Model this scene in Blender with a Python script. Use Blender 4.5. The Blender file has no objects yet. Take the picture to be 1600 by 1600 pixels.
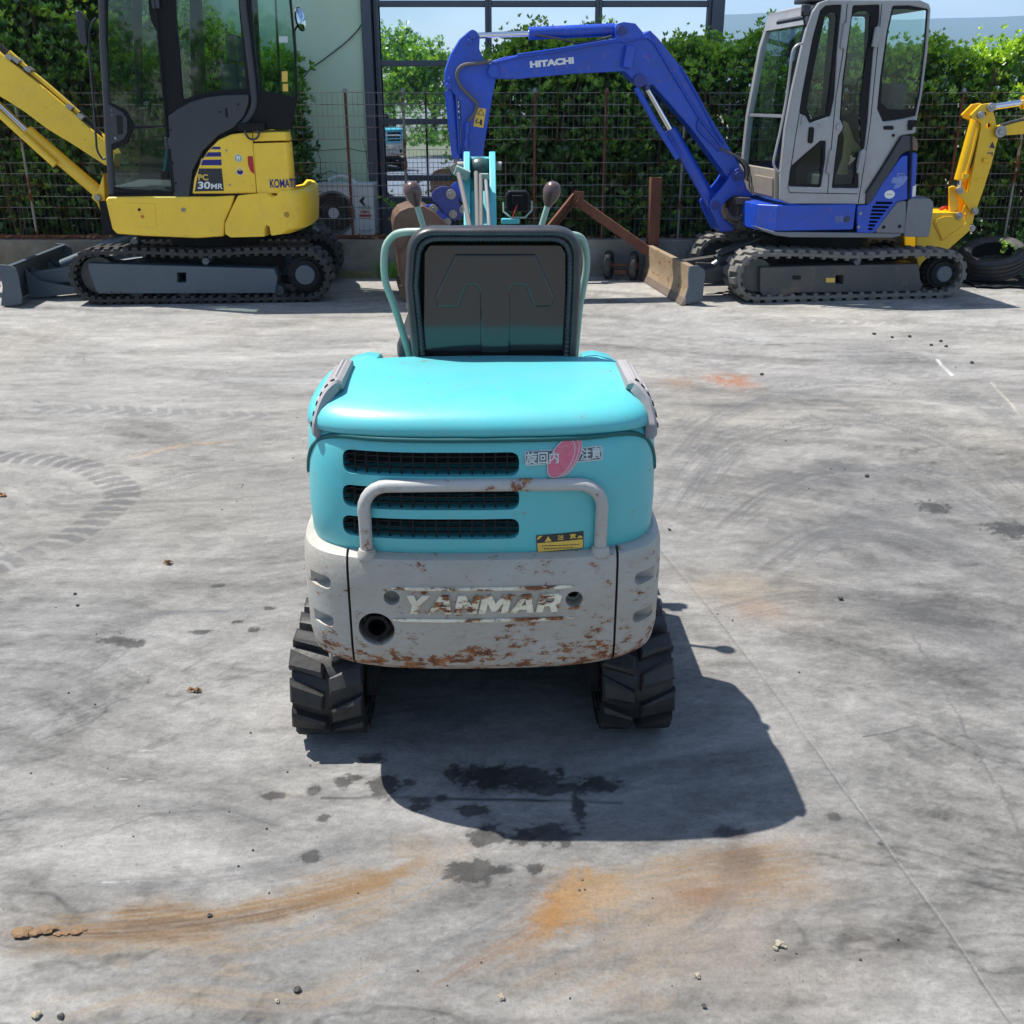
import bpy, bmesh, math, random
import numpy as np
from mathutils import Vector, Matrix
random.seed(7)
R = math.radians
scene = bpy.context.scene
C = scene.collection

# ------------------------------------------------------------ camera, sky, sun, exposure
CAM_H, PITCH, FPX = 1.52, 21.9, 1600.0
cd = bpy.data.cameras.new('camera'); cam = bpy.data.objects.new('camera', cd); C.objects.link(cam)
cam.location = (0, 0, CAM_H); cam.rotation_euler = (R(90 - PITCH), 0, 0)
cd.sensor_width = 36; cd.lens = 36 * FPX / 1600; cd.clip_end = 20000; cd.clip_start = .05
scene.camera = cam
SUN_DIR = Vector((-.41, .19, 1)).normalized()          # from the yard up to the sun
SUN_EL = math.asin(SUN_DIR.z); SUN_AZ = math.atan2(SUN_DIR.x, SUN_DIR.y)
world = bpy.data.worlds.new('World'); scene.world = world; world.use_nodes = True
wn, wl = world.node_tree.nodes, world.node_tree.links
bg = wn['Background']
sky = wn.new('ShaderNodeTexSky'); sky.sky_type = 'NISHITA'; sky.sun_disc = False
sky.sun_elevation = SUN_EL; sky.sun_rotation = SUN_AZ; sky.air_density = 1.0; sky.dust_density = .7; sky.ozone_density = 3.0
tc = wn.new('ShaderNodeTexCoord'); mp = wn.new('ShaderNodeMapping'); mp.inputs['Scale'].default_value = (1, 1, 3.2)
nz = wn.new('ShaderNodeTexNoise'); nz.inputs['Scale'].default_value = 3.2; nz.inputs['Detail'].default_value = 7; nz.inputs['Roughness'].default_value = .55
rp = wn.new('ShaderNodeValToRGB'); rp.color_ramp.elements[0].position = .47; rp.color_ramp.elements[1].position = .72
mx = wn.new('ShaderNodeMix'); mx.data_type = 'RGBA'; mx.inputs['B'].default_value = (7.2, 7.6, 8.2, 1)
ml = wn.new('ShaderNodeMath'); ml.operation = 'MULTIPLY'; ml.inputs[1].default_value = .35
wl.new(tc.outputs['Generated'], mp.inputs[0]); wl.new(mp.outputs[0], nz.inputs['Vector']); wl.new(nz.outputs['Fac'], rp.inputs[0])
wl.new(rp.outputs[0], ml.inputs[0]); wl.new(ml.outputs[0], mx.inputs['Factor']); wl.new(sky.outputs[0], mx.inputs['A'])
wl.new(mx.outputs['Result'], bg.inputs['Color']); bg.inputs['Strength'].default_value = .10
ld = bpy.data.lights.new('sun', 'SUN'); ld.energy = 4.4; ld.angle = R(.5); ld.color = (1, .955, .89)
lo = bpy.data.objects.new('sun', ld); C.objects.link(lo); lo.rotation_euler = SUN_DIR.to_track_quat('Z', 'Y').to_euler(); lo.location = (-8, 5, 20)
scene.view_settings.view_transform = 'Standard'; scene.view_settings.look = 'None'
scene.view_settings.gamma = 1; scene.view_settings.exposure = .85
scene.cycles.max_bounces = 10; scene.cycles.diffuse_bounces = 4; scene.cycles.glossy_bounces = 4
scene.cycles.transparent_max_bounces = 24; scene.cycles.transmission_bounces = 6
scene.cycles.caustics_reflective = False; scene.cycles.caustics_refractive = False
scene.cycles.use_denoising = True

# ------------------------------------------------------------ pixel <-> place
SN, CS = math.sin(R(PITCH)), math.cos(R(PITCH))
def ray(px, py):
    u, v = (px - 800) / FPX, (py - 800) / FPX
    return Vector((u, CS - v * SN, -SN - v * CS))
def P(px, py, Y):                 # the point seen at a pixel, standing on the vertical plane y = Y
    d = ray(px, py); return Vector((0, 0, CAM_H)) + d * (Y / d.y)
def G(px, py, z=0):               # ... lying on the ground
    d = ray(px, py); return Vector((0, 0, CAM_H)) + d * ((z - CAM_H) / d.z)
def Z(o, s, pts): return [(o[0] + x * s, o[1] + y * s) for x, y in pts]
class Frame:                      # a machine's own axes: u along its side, v away from the viewer, z up
    def __init__(f, x, y, yaw):
        f.o = Vector((x, y, 0)); f.a = R(yaw)
        f.eu = Vector((math.cos(f.a), math.sin(f.a), 0)); f.ev = Vector((-math.sin(f.a), math.cos(f.a), 0))
    def uz(f, px, py, v):
        d = ray(px, py); c = Vector((0, 0, CAM_H)) - f.o
        t = (v - c.dot(f.ev)) / d.dot(f.ev); p = c + d * t
        return (p.dot(f.eu), p.z)
    def poly(f, pts, v): return [f.uz(x, y, v) for x, y in pts]
    def p3(f, px, py, v): u, z = f.uz(px, py, v); return Vector((u, v, z))

# ------------------------------------------------------------ object helpers
def tag(o, label=None, cat=None, group=None, kind=None):
    if label: o['label'] = label
    if cat: o['category'] = cat
    if group: o['group'] = group
    if kind: o['kind'] = kind
    return o
def empty(name, loc=(0, 0, 0), rz=0, label=None, cat=None, group=None):
    o = bpy.data.objects.new(name, None); C.objects.link(o); o.location = loc; o.rotation_euler = (0, 0, rz)
    return tag(o, label, cat, group)
def finish(me, name, mat, parent=None, bevel=0, sharp=35, seg=2):
    for p in me.polygons: p.use_smooth = True
    me.set_sharp_from_angle(angle=R(sharp))
    if mat is not None:
        me.materials.clear()
        for m in (mat if isinstance(mat, (list, tuple)) else [mat]): me.materials.append(m)
    o = bpy.data.objects.new(name, me); C.objects.link(o)
    if parent: o.parent = parent
    if bevel:
        b = o.modifiers.new('bevel', 'BEVEL'); b.width = bevel; b.segments = seg; b.limit_method = 'ANGLE'; b.angle_limit = R(38); b.harden_normals = True
    return o
def copy_tree(o, parent=None):
    c = o.copy(); C.objects.link(c)
    if parent: c.parent = parent
    for ch in list(o.children): copy_tree(ch, c)
    return c
class MB:
    def __init__(s): s.bm = bmesh.new(); s.mi = 0
    def face(s, vs):
        try: f = s.bm.faces.new(vs); f.material_index = s.mi; return f
        except ValueError: return None
    def box(s, x0, x1, y0, y1, z0, z1, M=None):
        v = [Vector((x, y, z)) for x in (x0, x1) for y in (y0, y1) for z in (z0, z1)]
        if M is not None: v = [M @ p for p in v]
        v = [s.bm.verts.new(p) for p in v]
        for q in ((0, 1, 3, 2), (4, 6, 7, 5), (0, 4, 5, 1), (2, 3, 7, 6), (0, 2, 6, 4), (1, 5, 7, 3)): s.face([v[i] for i in q])
        return s
    def cbox(s, c, size, rot=(0, 0, 0)):
        from mathutils import Euler
        M = Matrix.Translation(c) @ Euler(rot).to_matrix().to_4x4(); a, b, d = size[0] / 2, size[1] / 2, size[2] / 2
        return s.box(-a, a, -b, b, -d, d, M)
    def prism(s, uz, v0, v1, taper=None):       # polygon in (u, z) pushed through v
        a = [s.bm.verts.new((u, v0, z)) for u, z in uz]; t = taper or uz
        b = [s.bm.verts.new((u, v1, z)) for u, z in t]
        n = len(a); s.face(a); s.face(b[::-1])
        for i in range(n): s.face([a[i], a[(i + 1) % n], b[(i + 1) % n], b[i]])
        return s
    def prismz(s, xy, z0, z1):
        a = [s.bm.verts.new((x, y, z0)) for x, y in xy]; b = [s.bm.verts.new((x, y, z1)) for x, y in xy]
        n = len(a); s.face(a); s.face(b[::-1])
        for i in range(n): s.face([a[i], a[(i + 1) % n], b[(i + 1) % n], b[i]])
        return s
    def loft(s, rings, cap0=True, cap1=True, closed=True):
        rs = [[s.bm.verts.new(p) for p in r] for r in rings]; n = len(rs[0])
        for a, b in zip(rs, rs[1:]):
            for i in range(n if closed else n - 1): s.face([a[i], a[(i + 1) % n], b[(i + 1) % n], b[i]])
        if cap0: s.face(rs[0][::-1])
        if cap1: s.face(rs[-1])
        return s
    def tube(s, pts, r, n=10, cap=True):
        pts = [Vector(p) for p in pts]; rings = []; up = None
        for i, p in enumerate(pts):
            t = (pts[min(i + 1, len(pts) - 1)] - pts[max(i - 1, 0)]).normalized()
            if up is None:
                up = Vector((0, 0, 1)) if abs(t.z) < .9 else Vector((1, 0, 0))
            x = t.cross(up).normalized(); y = x.cross(t).normalized(); up = y
            rr = r[i] if isinstance(r, (list, tuple)) else r
            rings.append([p + (x * math.cos(a) + y * math.sin(a)) * rr for a in [2 * math.pi * k / n for k in range(n)]])
        return s.loft(rings, cap, cap)
    def cyl(s, c, r, h, axis='y', n=24, r2=None):
        c = Vector(c); d = {'x': Vector((1, 0, 0)), 'y': Vector((0, 1, 0)), 'z': Vector((0, 0, 1))}[axis] if isinstance(axis, str) else Vector(axis).normalized()
        return s.tube([c - d * h / 2, c + d * h / 2], [r, r if r2 is None else r2], n)
    def ring(s, c, ro, ri, h, axis='y', n=28):
        c = Vector(c); d = {'x': Vector((1, 0, 0)), 'y': Vector((0, 1, 0)), 'z': Vector((0, 0, 1))}[axis]
        a = Vector((1, 0, 0)) if axis != 'x' else Vector((0, 1, 0)); b = d.cross(a)
        rs = []
        for k in range(n):
            e = a * math.cos(2 * math.pi * k / n) + b * math.sin(2 * math.pi * k / n)
            rs.append([c + e * ri - d * h / 2, c + e * ro - d * h / 2, c + e * ro + d * h / 2, c + e * ri + d * h / 2])
        rs.append(rs[0])
        return s.loft(rs, False, False)
    def lathe(s, prof, c=(0, 0, 0), n=24, M=None):     # profile (r, z)
        rings = []
        for r, z in prof:
            rg = [Vector((math.cos(2 * math.pi * k / n) * r, math.sin(2 * math.pi * k / n) * r, z)) for k in range(n)]
            rings.append([(M @ p if M is not None else p + Vector(c)) for p in rg])
        return s.loft(rings)
    def quad(s, *p): s.face([s.bm.verts.new(q) for q in p]); return s
    def build(s, name, mat, parent=None, bevel=0, sharp=35, seg=2, merge=False):
        if merge: bmesh.ops.remove_doubles(s.bm, verts=s.bm.verts, dist=1e-5)
        bmesh.ops.recalc_face_normals(s.bm, faces=s.bm.faces)
        me = bpy.data.meshes.new(name); s.bm.to_mesh(me); s.bm.free()
        return finish(me, name, mat, parent, bevel, sharp, seg)
def roundpoly(pts, r, n=4):
    out = []; m = len(pts)
    for i in range(m):
        p0, p1, p2 = Vector(pts[i - 1]), Vector(pts[i]), Vector(pts[(i + 1) % m])
        a, b = (p0 - p1), (p2 - p1); la, lb = a.length, b.length
        if la < 1e-6 or lb < 1e-6: continue
        a /= la; b /= lb; ang = a.angle(b)
        if ang > 2.9: out.append(tuple(p1)); continue
        rr = r[i] if isinstance(r, (list, tuple)) else r
        d = min(rr / math.tan(ang / 2), la * .45, lb * .45)
        q0, q2 = p1 + a * d, p1 + b * d
        for k in range(n + 1):
            t = k / n; out.append(tuple(q0 * (1 - t) ** 2 + p1 * 2 * t * (1 - t) + q2 * t * t))
    return out
def curve_mesh(name, outer, holes, thick, bevel, rnd=0, hr=None):
    cu = bpy.data.curves.new(name, 'CURVE'); cu.dimensions = '2D'; cu.fill_mode = 'BOTH'
    cu.extrude = max(thick / 2 - bevel, .0005); cu.bevel_depth = bevel; cu.bevel_resolution = 1; cu.offset = -bevel
    for k, pts in enumerate([outer] + list(holes)):
        rr = rnd if k == 0 else (rnd if hr is None else hr)
        if rr: pts = roundpoly(pts, rr)
        s = cu.splines.new('POLY'); s.points.add(len(pts) - 1); s.use_cyclic_u = True
        for p, q in zip(s.points, pts): p.co = (q[0], q[1], 0, 1)
    o = bpy.data.objects.new(name, cu); me = bpy.data.meshes.new_from_object(o); bpy.data.objects.remove(o); bpy.data.curves.remove(cu)
    return me
def panel(name, outer, v, thick, mat, parent, holes=(), bevel=.004, rnd=0, hr=None, fn=None):
    """flat plate in the (u, z) plane, front face at v, windows cut through it"""
    me = curve_mesh(name, outer, holes, thick, bevel, rnd, hr)
    n = len(me.vertices); co = np.empty(n * 3, 'f'); me.vertices.foreach_get('co', co); co = co.reshape(-1, 3)
    co = np.stack([co[:, 0], v + thick / 2 - co[:, 2], co[:, 1]], 1)
    if fn: co = fn(co)
    me.vertices.foreach_set('co', co.ravel()); me.update()
    return finish(me, name, mat, parent, 0, 30)
def text_mesh(name, body, size, mat, parent, place, extrude=.001, bold=0, shear=0, space=1, align='LEFT', width=None):
    """place maps (x, y, z) of the flat lettering (z = up from the surface) into the parent's space"""
    cu = bpy.data.curves.new(name, 'FONT'); cu.body = body; cu.size = size; cu.extrude = extrude; cu.offset = bold; cu.shear = shear
    cu.space_character = space; cu.align_x = align; cu.align_y = 'CENTER'; cu.resolution_u = 4
    o = bpy.data.objects.new(name, cu); me = bpy.data.meshes.new_from_object(o); bpy.data.objects.remove(o); bpy.data.curves.remove(cu)
    n = len(me.vertices); co = np.empty(n * 3, 'f'); me.vertices.foreach_get('co', co); co = co.reshape(-1, 3)
    if width:
        a, b = co[:, 0].min(), co[:, 0].max(); co[:, 0] = (co[:, 0] - a) * width / (b - a)
        if align == 'CENTER': co[:, 0] -= width / 2
    co = np.array([place(*p) for p in co], 'f')
    me.vertices.foreach_set('co', co.ravel()); me.update()
    return finish(me, name, mat, parent, 0, 30)
def side_text(name, body, frame, px, py, v, size_px, width_px, mat, parent, px_angle=0, **kw):
    """lettering on a machine's side plate: left end and middle height given where the photo shows them"""
    a = frame.uz(px, py, v); k = (frame.uz(px + 100, py, v)[0] - a[0]) / 100; kz = (frame.uz(px, py - 50, v)[1] - frame.uz(px, py + 50, v)[1]) / 100
    ca, sa = math.cos(R(px_angle)), math.sin(R(px_angle))
    return text_mesh(name, body, size_px * kz, mat, parent, lambda x, y, z: (a[0] + x * ca - y * sa, v - .001 - max(z, 0), a[1] + x * sa + y * ca), width=width_px * k, **kw)
def smooth(pts, n=6):             # Catmull-Rom through points
    pts = [Vector(p) for p in pts]; q = [pts[0] * 2 - pts[1]] + pts + [pts[-1] * 2 - pts[-2]]; out = []
    for i in range(1, len(q) - 2):
        for k in range(n):
            t = k / n; a, b, c, d = q[i - 1], q[i], q[i + 1], q[i + 2]
            out.append(.5 * ((2 * b) + (c - a) * t + (2 * a - 5 * b + 4 * c - d) * t * t + (3 * b - a - 3 * c + d) * t ** 3))
    out.append(pts[-1]); return out

# ------------------------------------------------------------ materials
def newmat(name):
    m = bpy.data.materials.new(name); m.use_nodes = True; nt = m.node_tree
    return m, nt, nt.nodes, nt.links, nt.nodes['Principled BSDF']
def lin(r, g, b):
    f = lambda c: (c / 255 / 12.92) if c / 255 <= .04045 else ((c / 255 + .055) / 1.055) ** 2.4
    return (f(r), f(g), f(b), 1)
def noise(nodes, links, scale, detail=5, rough=.6, stretch=None, coord='Object', dist=0):
    t = nodes.new('ShaderNodeTexCoord'); n = nodes.new('ShaderNodeTexNoise')
    n.inputs['Scale'].default_value = scale; n.inputs['Detail'].default_value = detail; n.inputs['Roughness'].default_value = rough; n.inputs['Distortion'].default_value = dist
    if stretch:
        m = nodes.new('ShaderNodeMapping'); m.inputs['Scale'].default_value = stretch; links.new(t.outputs[coord], m.inputs[0]); links.new(m.outputs[0], n.inputs['Vector'])
    else: links.new(t.outputs[coord], n.inputs['Vector'])
    return n
def ramp(nodes, links, src, stops):
    r = nodes.new('ShaderNodeValToRGB'); e = r.color_ramp.elements
    while len(e) > 1: e.remove(e[-1])
    e[0].position = stops[0][0]; e[0].color = stops[0][1] if len(stops[0][1]) == 4 else (*stops[0][1], 1)
    for p, c in stops[1:]:
        x = e.new(p); x.color = c if len(c) == 4 else (*c, 1)
    links.new(src, r.inputs[0]); return r
def mixc(nodes, links, fac, a, b):
    m = nodes.new('ShaderNodeMix'); m.data_type = 'RGBA'
    for s, k in ((fac, 'Factor'), (a, 'A'), (b, 'B')):
        if hasattr(s, 'is_linked') or isinstance(s, bpy.types.NodeSocket): links.new(s, m.inputs[k])
        else: m.inputs[k].default_value = s
    return m.outputs['Result']
W, K = (1, 1, 1, 1), (0, 0, 0, 1)
def surf(name, col, rough=.45, metal=0, var=.12, dirt=.0, dirtcol=(.16, .13, .10, 1), dscale=9, bump=.0, bscale=60, spec=.5, coat=0, rust=0, rustscale=7, streak=None, rustlow=None):
    """painted or raw surface: slight tone drift, dust that gathers in patches, optional rust and fine bump"""
    m, nt, N, L, b = newmat(name)
    n1 = noise(N, L, 2.3, 6, .6)
    c2 = tuple(max(0, x * (1 - var)) for x in col[:3]) + (1,); c3 = tuple(min(1, x * (1 + var)) for x in col[:3]) + (1,)
    out = mixc(N, L, ramp(N, L, n1.outputs['Fac'], [(.3, K), (.7, W)]).outputs[0], c2, c3)
    if dirt:
        n2 = noise(N, L, dscale, 9, .68, streak)
        f = ramp(N, L, n2.outputs['Fac'], [(.5 - dirt * .22, K), (.78, (dirt, dirt, dirt))])
        out = mixc(N, L, f.outputs[0], out, dirtcol)
    rsock = None
    if rust:
        n3 = noise(N, L, rustscale, 10, .72, streak); lo_ = .68 - rust * .25
        src = n3.outputs['Fac']
        if rustlow:                       # rust creeps up from the lower rim: (z of the rim, reach)
            t = N.new('ShaderNodeTexCoord'); sp = N.new('ShaderNodeSeparateXYZ'); L.new(t.outputs['Object'], sp.inputs[0])
            mr = N.new('ShaderNodeMapRange'); mr.inputs['From Min'].default_value = rustlow[0]; mr.inputs['From Max'].default_value = rustlow[0] + rustlow[1]
            mr.inputs['To Min'].default_value = .12; mr.inputs['To Max'].default_value = 0; L.new(sp.outputs['Z'], mr.inputs[0])
            ad = N.new('ShaderNodeMath'); ad.operation = 'ADD'; L.new(src, ad.inputs[0]); L.new(mr.outputs[0], ad.inputs[1]); src = ad.outputs[0]
        h_ = ramp(N, L, src, [(lo_ - .07, K), (lo_ + .01, (.75, .75, .75))]); out = mixc(N, L, h_.outputs[0], out, tuple(x * .55 + y * .3 for x, y in zip(col[:3], (.40, .24, .12))) + (1,))
        f = ramp(N, L, src, [(lo_, K), (lo_ + .035, W)])
        n4 = noise(N, L, 34, 6, .7); rc = ramp(N, L, n4.outputs['Fac'], [(.3, lin(72, 44, 30)), (.5, lin(124, 76, 46)), (.7, lin(176, 122, 78))])
        out = mixc(N, L, f.outputs[0], out, rc.outputs[0])
        rr = N.new('ShaderNodeMapRange'); rr.inputs['To Min'].default_value = rough; rr.inputs['To Max'].default_value = .92; L.new(f.outputs[0], rr.inputs[0]); rsock = rr.outputs[0]
    L.new(out, b.inputs['Base Color'])
    if rsock: L.new(rsock, b.inputs['Roughness'])
    else:
        n5 = noise(N, L, 14, 6, .65); mr = N.new('ShaderNodeMapRange'); mr.inputs['To Min'].default_value = max(.03, rough * .8); mr.inputs['To Max'].default_value = min(1, rough * 1.25)
        L.new(n5.outputs['Fac'], mr.inputs[0]); L.new(mr.outputs[0], b.inputs['Roughness'])
    b.inputs['Metallic'].default_value = metal; b.inputs['Specular IOR Level'].default_value = spec; b.inputs['Coat Weight'].default_value = coat; b.inputs['Coat Roughness'].default_value = .15
    if bump:
        n6 = noise(N, L, bscale, 6, .6); bp = N.new('ShaderNodeBump'); bp.inputs['Strength'].default_value = bump; bp.inputs['Distance'].default_value = .01
        L.new(n6.outputs['Fac'], bp.inputs['Height']); L.new(bp.outputs[0], b.inputs['Normal'])
    return m
def glassmat(name, tint, refl=.12, rough=.02):
    m, nt, N, L, b = newmat(name); N.remove(b); out = N['Material Output']
    tr = N.new('ShaderNodeBsdfTransparent'); tr.inputs[0].default_value = tint
    gl = N.new('ShaderNodeBsdfGlossy'); gl.inputs['Roughness'].default_value = rough; gl.inputs['Color'].default_value = (.93, .97, 1, 1)
    lw = N.new('ShaderNodeLayerWeight'); pw = N.new('ShaderNodeMath'); pw.operation = 'POWER'; pw.inputs[1].default_value = 4.5; L.new(lw.outputs['Facing'], pw.inputs[0])
    ad = N.new('ShaderNodeMath'); ad.operation = 'MULTIPLY_ADD'; ad.inputs[1].default_value = .55; ad.inputs[2].default_value = refl + .018; L.new(pw.outputs[0], ad.inputs[0])
    mxx = N.new('ShaderNodeMixShader'); L.new(ad.outputs[0], mxx.inputs[0]); L.new(tr.outputs[0], mxx.inputs[1]); L.new(gl.outputs[0], mxx.inputs[2]); L.new(mxx.outputs[0], out.inputs[0])
    return m
M = {}
M['teal'] = surf('turquoise_paint', (.075, .46, .50, 1), .40, var=.09, dirt=.75, dirtcol=(.14, .42, .42, 1), dscale=7, bump=.03, bscale=60, coat=.12, rust=.07, rustscale=26)
M['tealdk'] = surf('turquoise_shadow_gap', (.004, .10, .10, 1), .6, var=.05)
M['castgrey'] = surf('worn_grey_casting', (.40, .395, .365, 1), .55, var=.12, dirt=.8, dirtcol=(.33, .28, .20, 1), dscale=6, bump=.14, bscale=90, rust=.34, rustscale=21, streak=(1, 1, 1.9), rustlow=(.33, .12))
M['bargrey'] = surf('worn_grey_tube', (.42, .42, .40, 1), .45, var=.06, dirt=.3, rust=.36, rustscale=16, bump=.03, bscale=120)
M['letter'] = surf('worn_cream_letters', (.80, .74, .56, 1), .6, var=.06, dirt=.3, rust=.60, rustscale=24, streak=(.6, 1, 1.6), bump=.08)
M['padgrey'] = surf('grey_rubber_pad', (.30, .285, .29, 1), .7, var=.06, dirt=.3, bump=.03, bscale=150)
M['vinyl'] = surf('black_vinyl', (.028, .028, .032, 1), .36, var=.2, dirt=.35, dirtcol=(.10, .09, .085, 1), dscale=20, bump=.05, bscale=140)
M['gloss'] = surf('glossy_black_plastic', (.016, .014, .013, 1), .10, var=.15, dirt=.15, dirtcol=(.06, .05, .04, 1), dscale=40, spec=.8, bump=.004, bscale=50)
M['black'] = surf('black_paint', (.005, .005, .007, 1), .45, var=.2, dirt=.2, dirtcol=(.02, .018, .017, 1), spec=.22)
M['mat'] = surf('matt_black', (.008, .008, .009, 1), .8, var=.2)
M['rubber'] = surf('track_rubber', (.011, .011, .012, 1), .55, var=.25, dirt=.5, dirtcol=(.085, .08, .07, 1), dscale=13, bump=.15, bscale=70)
M['rubberpale'] = surf('dusty_track_rubber', (.13, .125, .115, 1), .8, var=.2, dirt=.6, dirtcol=(.26, .24, .20, 1), dscale=11, bump=.15, bscale=70)
M['tyre'] = surf('tyre_rubber', (.022, .022, .024, 1), .55, var=.2, dirt=.35, dirtcol=(.1, .095, .09, 1), dscale=14)
M['palegreen'] = surf('pale_green_tube_paint', (.27, .40, .33, 1), .45, var=.06, dirt=.25, dirtcol=(.2, .2, .15, 1), dscale=18)
M['knob'] = surf('brown_lever_knob', (.085, .05, .045, 1), .26, var=.2, dirt=.3, dscale=25, spec=.6)
M['hose'] = surf('dusty_hose', (.10, .10, .095, 1), .65, var=.1, dirt=.5, dscale=30)
M['hoseblk'] = surf('black_hose', (.03, .03, .033, 1), .5, var=.1, dirt=.4, dscale=25)
M['chrome'] = surf('chrome_rod', (.72, .74, .78, 1), .12, 1, var=.04)
M['steel'] = surf('bare_steel', (.33, .33, .33, 1), .42, .8, var=.15, dirt=.4, dscale=20)
M['pin'] = surf('pin_steel', (.30, .28, .26, 1), .5, .5, var=.15, dirt=.5, dscale=30)
M['yellow'] = surf('yellow_paint', (.97, .62, .045, 1), .38, var=.06, dirt=.35, dirtcol=(.62, .42, .08, 1), dscale=6, coat=.1, rust=.08, rustscale=24, bump=.02)
M['yellowb'] = surf('bright_yellow_paint', (.86, .52, .014, 1), .34, var=.04, dirt=.15, dirtcol=(.45, .25, .02, 1), coat=.15)
M['dgrey'] = surf('dark_grey_panel', (.032, .036, .045, 1), .42, var=.1, dirt=.3, dirtcol=(.06, .06, .06, 1))
M['frame'] = surf('blue_grey_frame_paint', (.075, .10, .125, 1), .42, var=.1, dirt=.35, dirtcol=(.12, .12, .11, 1), bump=.03)
M['frameworn'] = surf('worn_dark_frame_paint', (.045, .058, .06, 1), .5, var=.15, dirt=.55, dirtcol=(.15, .09, .07, 1), dscale=5, rust=.15, bump=.08)
M['blue'] = surf('blue_paint', (.007, .066, .50, 1), .38, var=.12, dirt=.5, dirtcol=(.035, .055, .20, 1), dscale=8, coat=.12, bump=.04, bscale=40, rust=.12, rustscale=20)
M['bluedk'] = surf('grimy_blue_paint', (.018, .04, .24, 1), .5, var=.15, dirt=.6, dirtcol=(.07, .055, .06, 1), dscale=9)
M['silver'] = surf('silver_grey_cab_paint', (.33, .335, .345, 1), .38, .15, var=.06, dirt=.35, dirtcol=(.16, .14, .12, 1), dscale=5, coat=.1)
M['cwgrey'] = surf('grey_counterweight_paint', (.17, .18, .20, 1), .45, var=.08, dirt=.4, dirtcol=(.13, .11, .09, 1))
M['bucket'] = surf('brown_bucket_steel', (.10, .058, .040, 1), .6, .2, var=.2, dirt=.5, dirtcol=(.22, .15, .1, 1), bump=.1)
M['blade'] = surf('worn_blade_steel', (.37, .28, .185, 1), .5, .25, var=.2, dirt=.6, dirtcol=(.24, .17, .10, 1), dscale=4, rust=.38, rustscale=7, streak=(1, 1, 3), bump=.06)
M['rust'] = surf('rusty_steel', (.125, .046, .026, 1), .85, var=.3, dirt=.5, dirtcol=(.26, .11, .05, 1), dscale=14, bump=.2, bscale=60)
M['galv'] = surf('galvanised_wire', (.28, .28, .27, 1), .5, .5, var=.15, rust=.62, rustscale=3.2)
M['whiteac'] = surf('white_enamel', (.80, .82, .83, 1), .4, var=.04, dirt=.25, dirtcol=(.4, .38, .33, 1))
M['dkfan'] = surf('dark_fan', (.02, .022, .024, 1), .5)
M['wallgreen'] = surf('pale_green_render', (.62, .78, .56, 1), .9, var=.05, dirt=.3, dirtcol=(.50, .63, .45, 1), dscale=2, bump=.05, bscale=220)
M['winframe'] = surf('slate_window_frame', (.075, .09, .12, 1), .42, var=.06, dirt=.2)
M['lowwall'] = surf('weathered_concrete_wall', (.27, .265, .24, 1), .92, var=.18, dirt=.9, dirtcol=(.10, .10, .075, 1), dscale=4, bump=.4, bscale=30)
M['wood'] = surf('shrub_wood', (.085, .06, .04, 1), .9, var=.3)
M['litter'] = surf('dry_leaf', (.28, .16, .075, 1), .8, var=.4, dscale=20, dirt=.6, dirtcol=(.12, .06, .03, 1))
M['stone'] = surf('dark_pebble', (.05, .048, .045, 1), .85, var=.4)
M['stonepale'] = surf('pale_pebble', (.30, .26, .19, 1), .85, var=.3)
M['clay'] = surf('ochre_clay', (.21, .125, .062, 1), .95, var=.35, dirt=.5, dirtcol=(.10, .065, .04, 1), dscale=60, bump=.5, bscale=70)
M['soil'] = surf('dark_soil', (.06, .045, .03, 1), .95, var=.4, bump=.6, bscale=30)
M['white'] = surf('white_sticker', (.75, .76, .74, 1), .45, var=.03, dirt=.1)
M['navy'] = surf('navy_print', (.012, .012, .17, 1), .4, var=.05)
M['blackprint'] = surf('black_print', (.022, .024, .03, 1), .45, var=.1)
M['yelprint'] = surf('yellow_print', (.72, .48, .08, 1), .5, var=.1, dirt=.3, dirtcol=(.4, .3, .1, 1))
M['pink'] = surf('pink_print', (.60, .12, .19, 1), .5, var=.06, dirt=.35, dirtcol=(.55, .4, .4, 1), dscale=60)
M['palewhite'] = surf('faded_white_print', (.55, .62, .62, 1), .5, var=.05, dirt=.3, dscale=60)
M['signdark'] = surf('faded_dark_print', (.085, .11, .125, 1), .5, var=.1, dirt=.55, dirtcol=(.35, .42, .42, 1), dscale=70)
M['greenprint'] = surf('green_print', (.03, .28, .17, 1), .5, var=.05)
M['redprint'] = surf('red_print', (.45, .015, .02, 1), .45, var=.05)
M['faded'] = surf('faded_blue_white', (.16, .24, .55, 1), .5, var=.1)
M['red'] = surf('red_paint', (.5, .03, .025, 1), .4)
M['seat'] = surf('grey_seat_fabric', (.05, .055, .06, 1), .85)
M['tan'] = surf('tan_seat_cover', (.36, .29, .15, 1), .6, var=.15, dirt=.3)
M['glass'] = glassmat('cab_glass', (.90, .965, .94, 1), .0)
M['glassdk'] = glassmat('tinted_cab_glass', (.84, .94, .92, 1), .015)
M['mirror'] = surf('mirror_glass', (.75, .8, .8, 1), .04, 1, var=.02)
def winglass():
    m, nt, N, L, b = newmat('office_window_glass'); b.inputs['Base Color'].default_value = (.66, .76, .92, 1); b.inputs['Metallic'].default_value = 1; b.inputs['Roughness'].default_value = .012
    n = noise(N, L, .9, 2, .5); bp = N.new('ShaderNodeBump'); bp.inputs['Strength'].default_value = .02; bp.inputs['Distance'].default_value = .02; L.new(n.outputs['Fac'], bp.inputs['Height']); L.new(bp.outputs[0], b.inputs['Normal'])
    return m
M['office'] = winglass()
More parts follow.
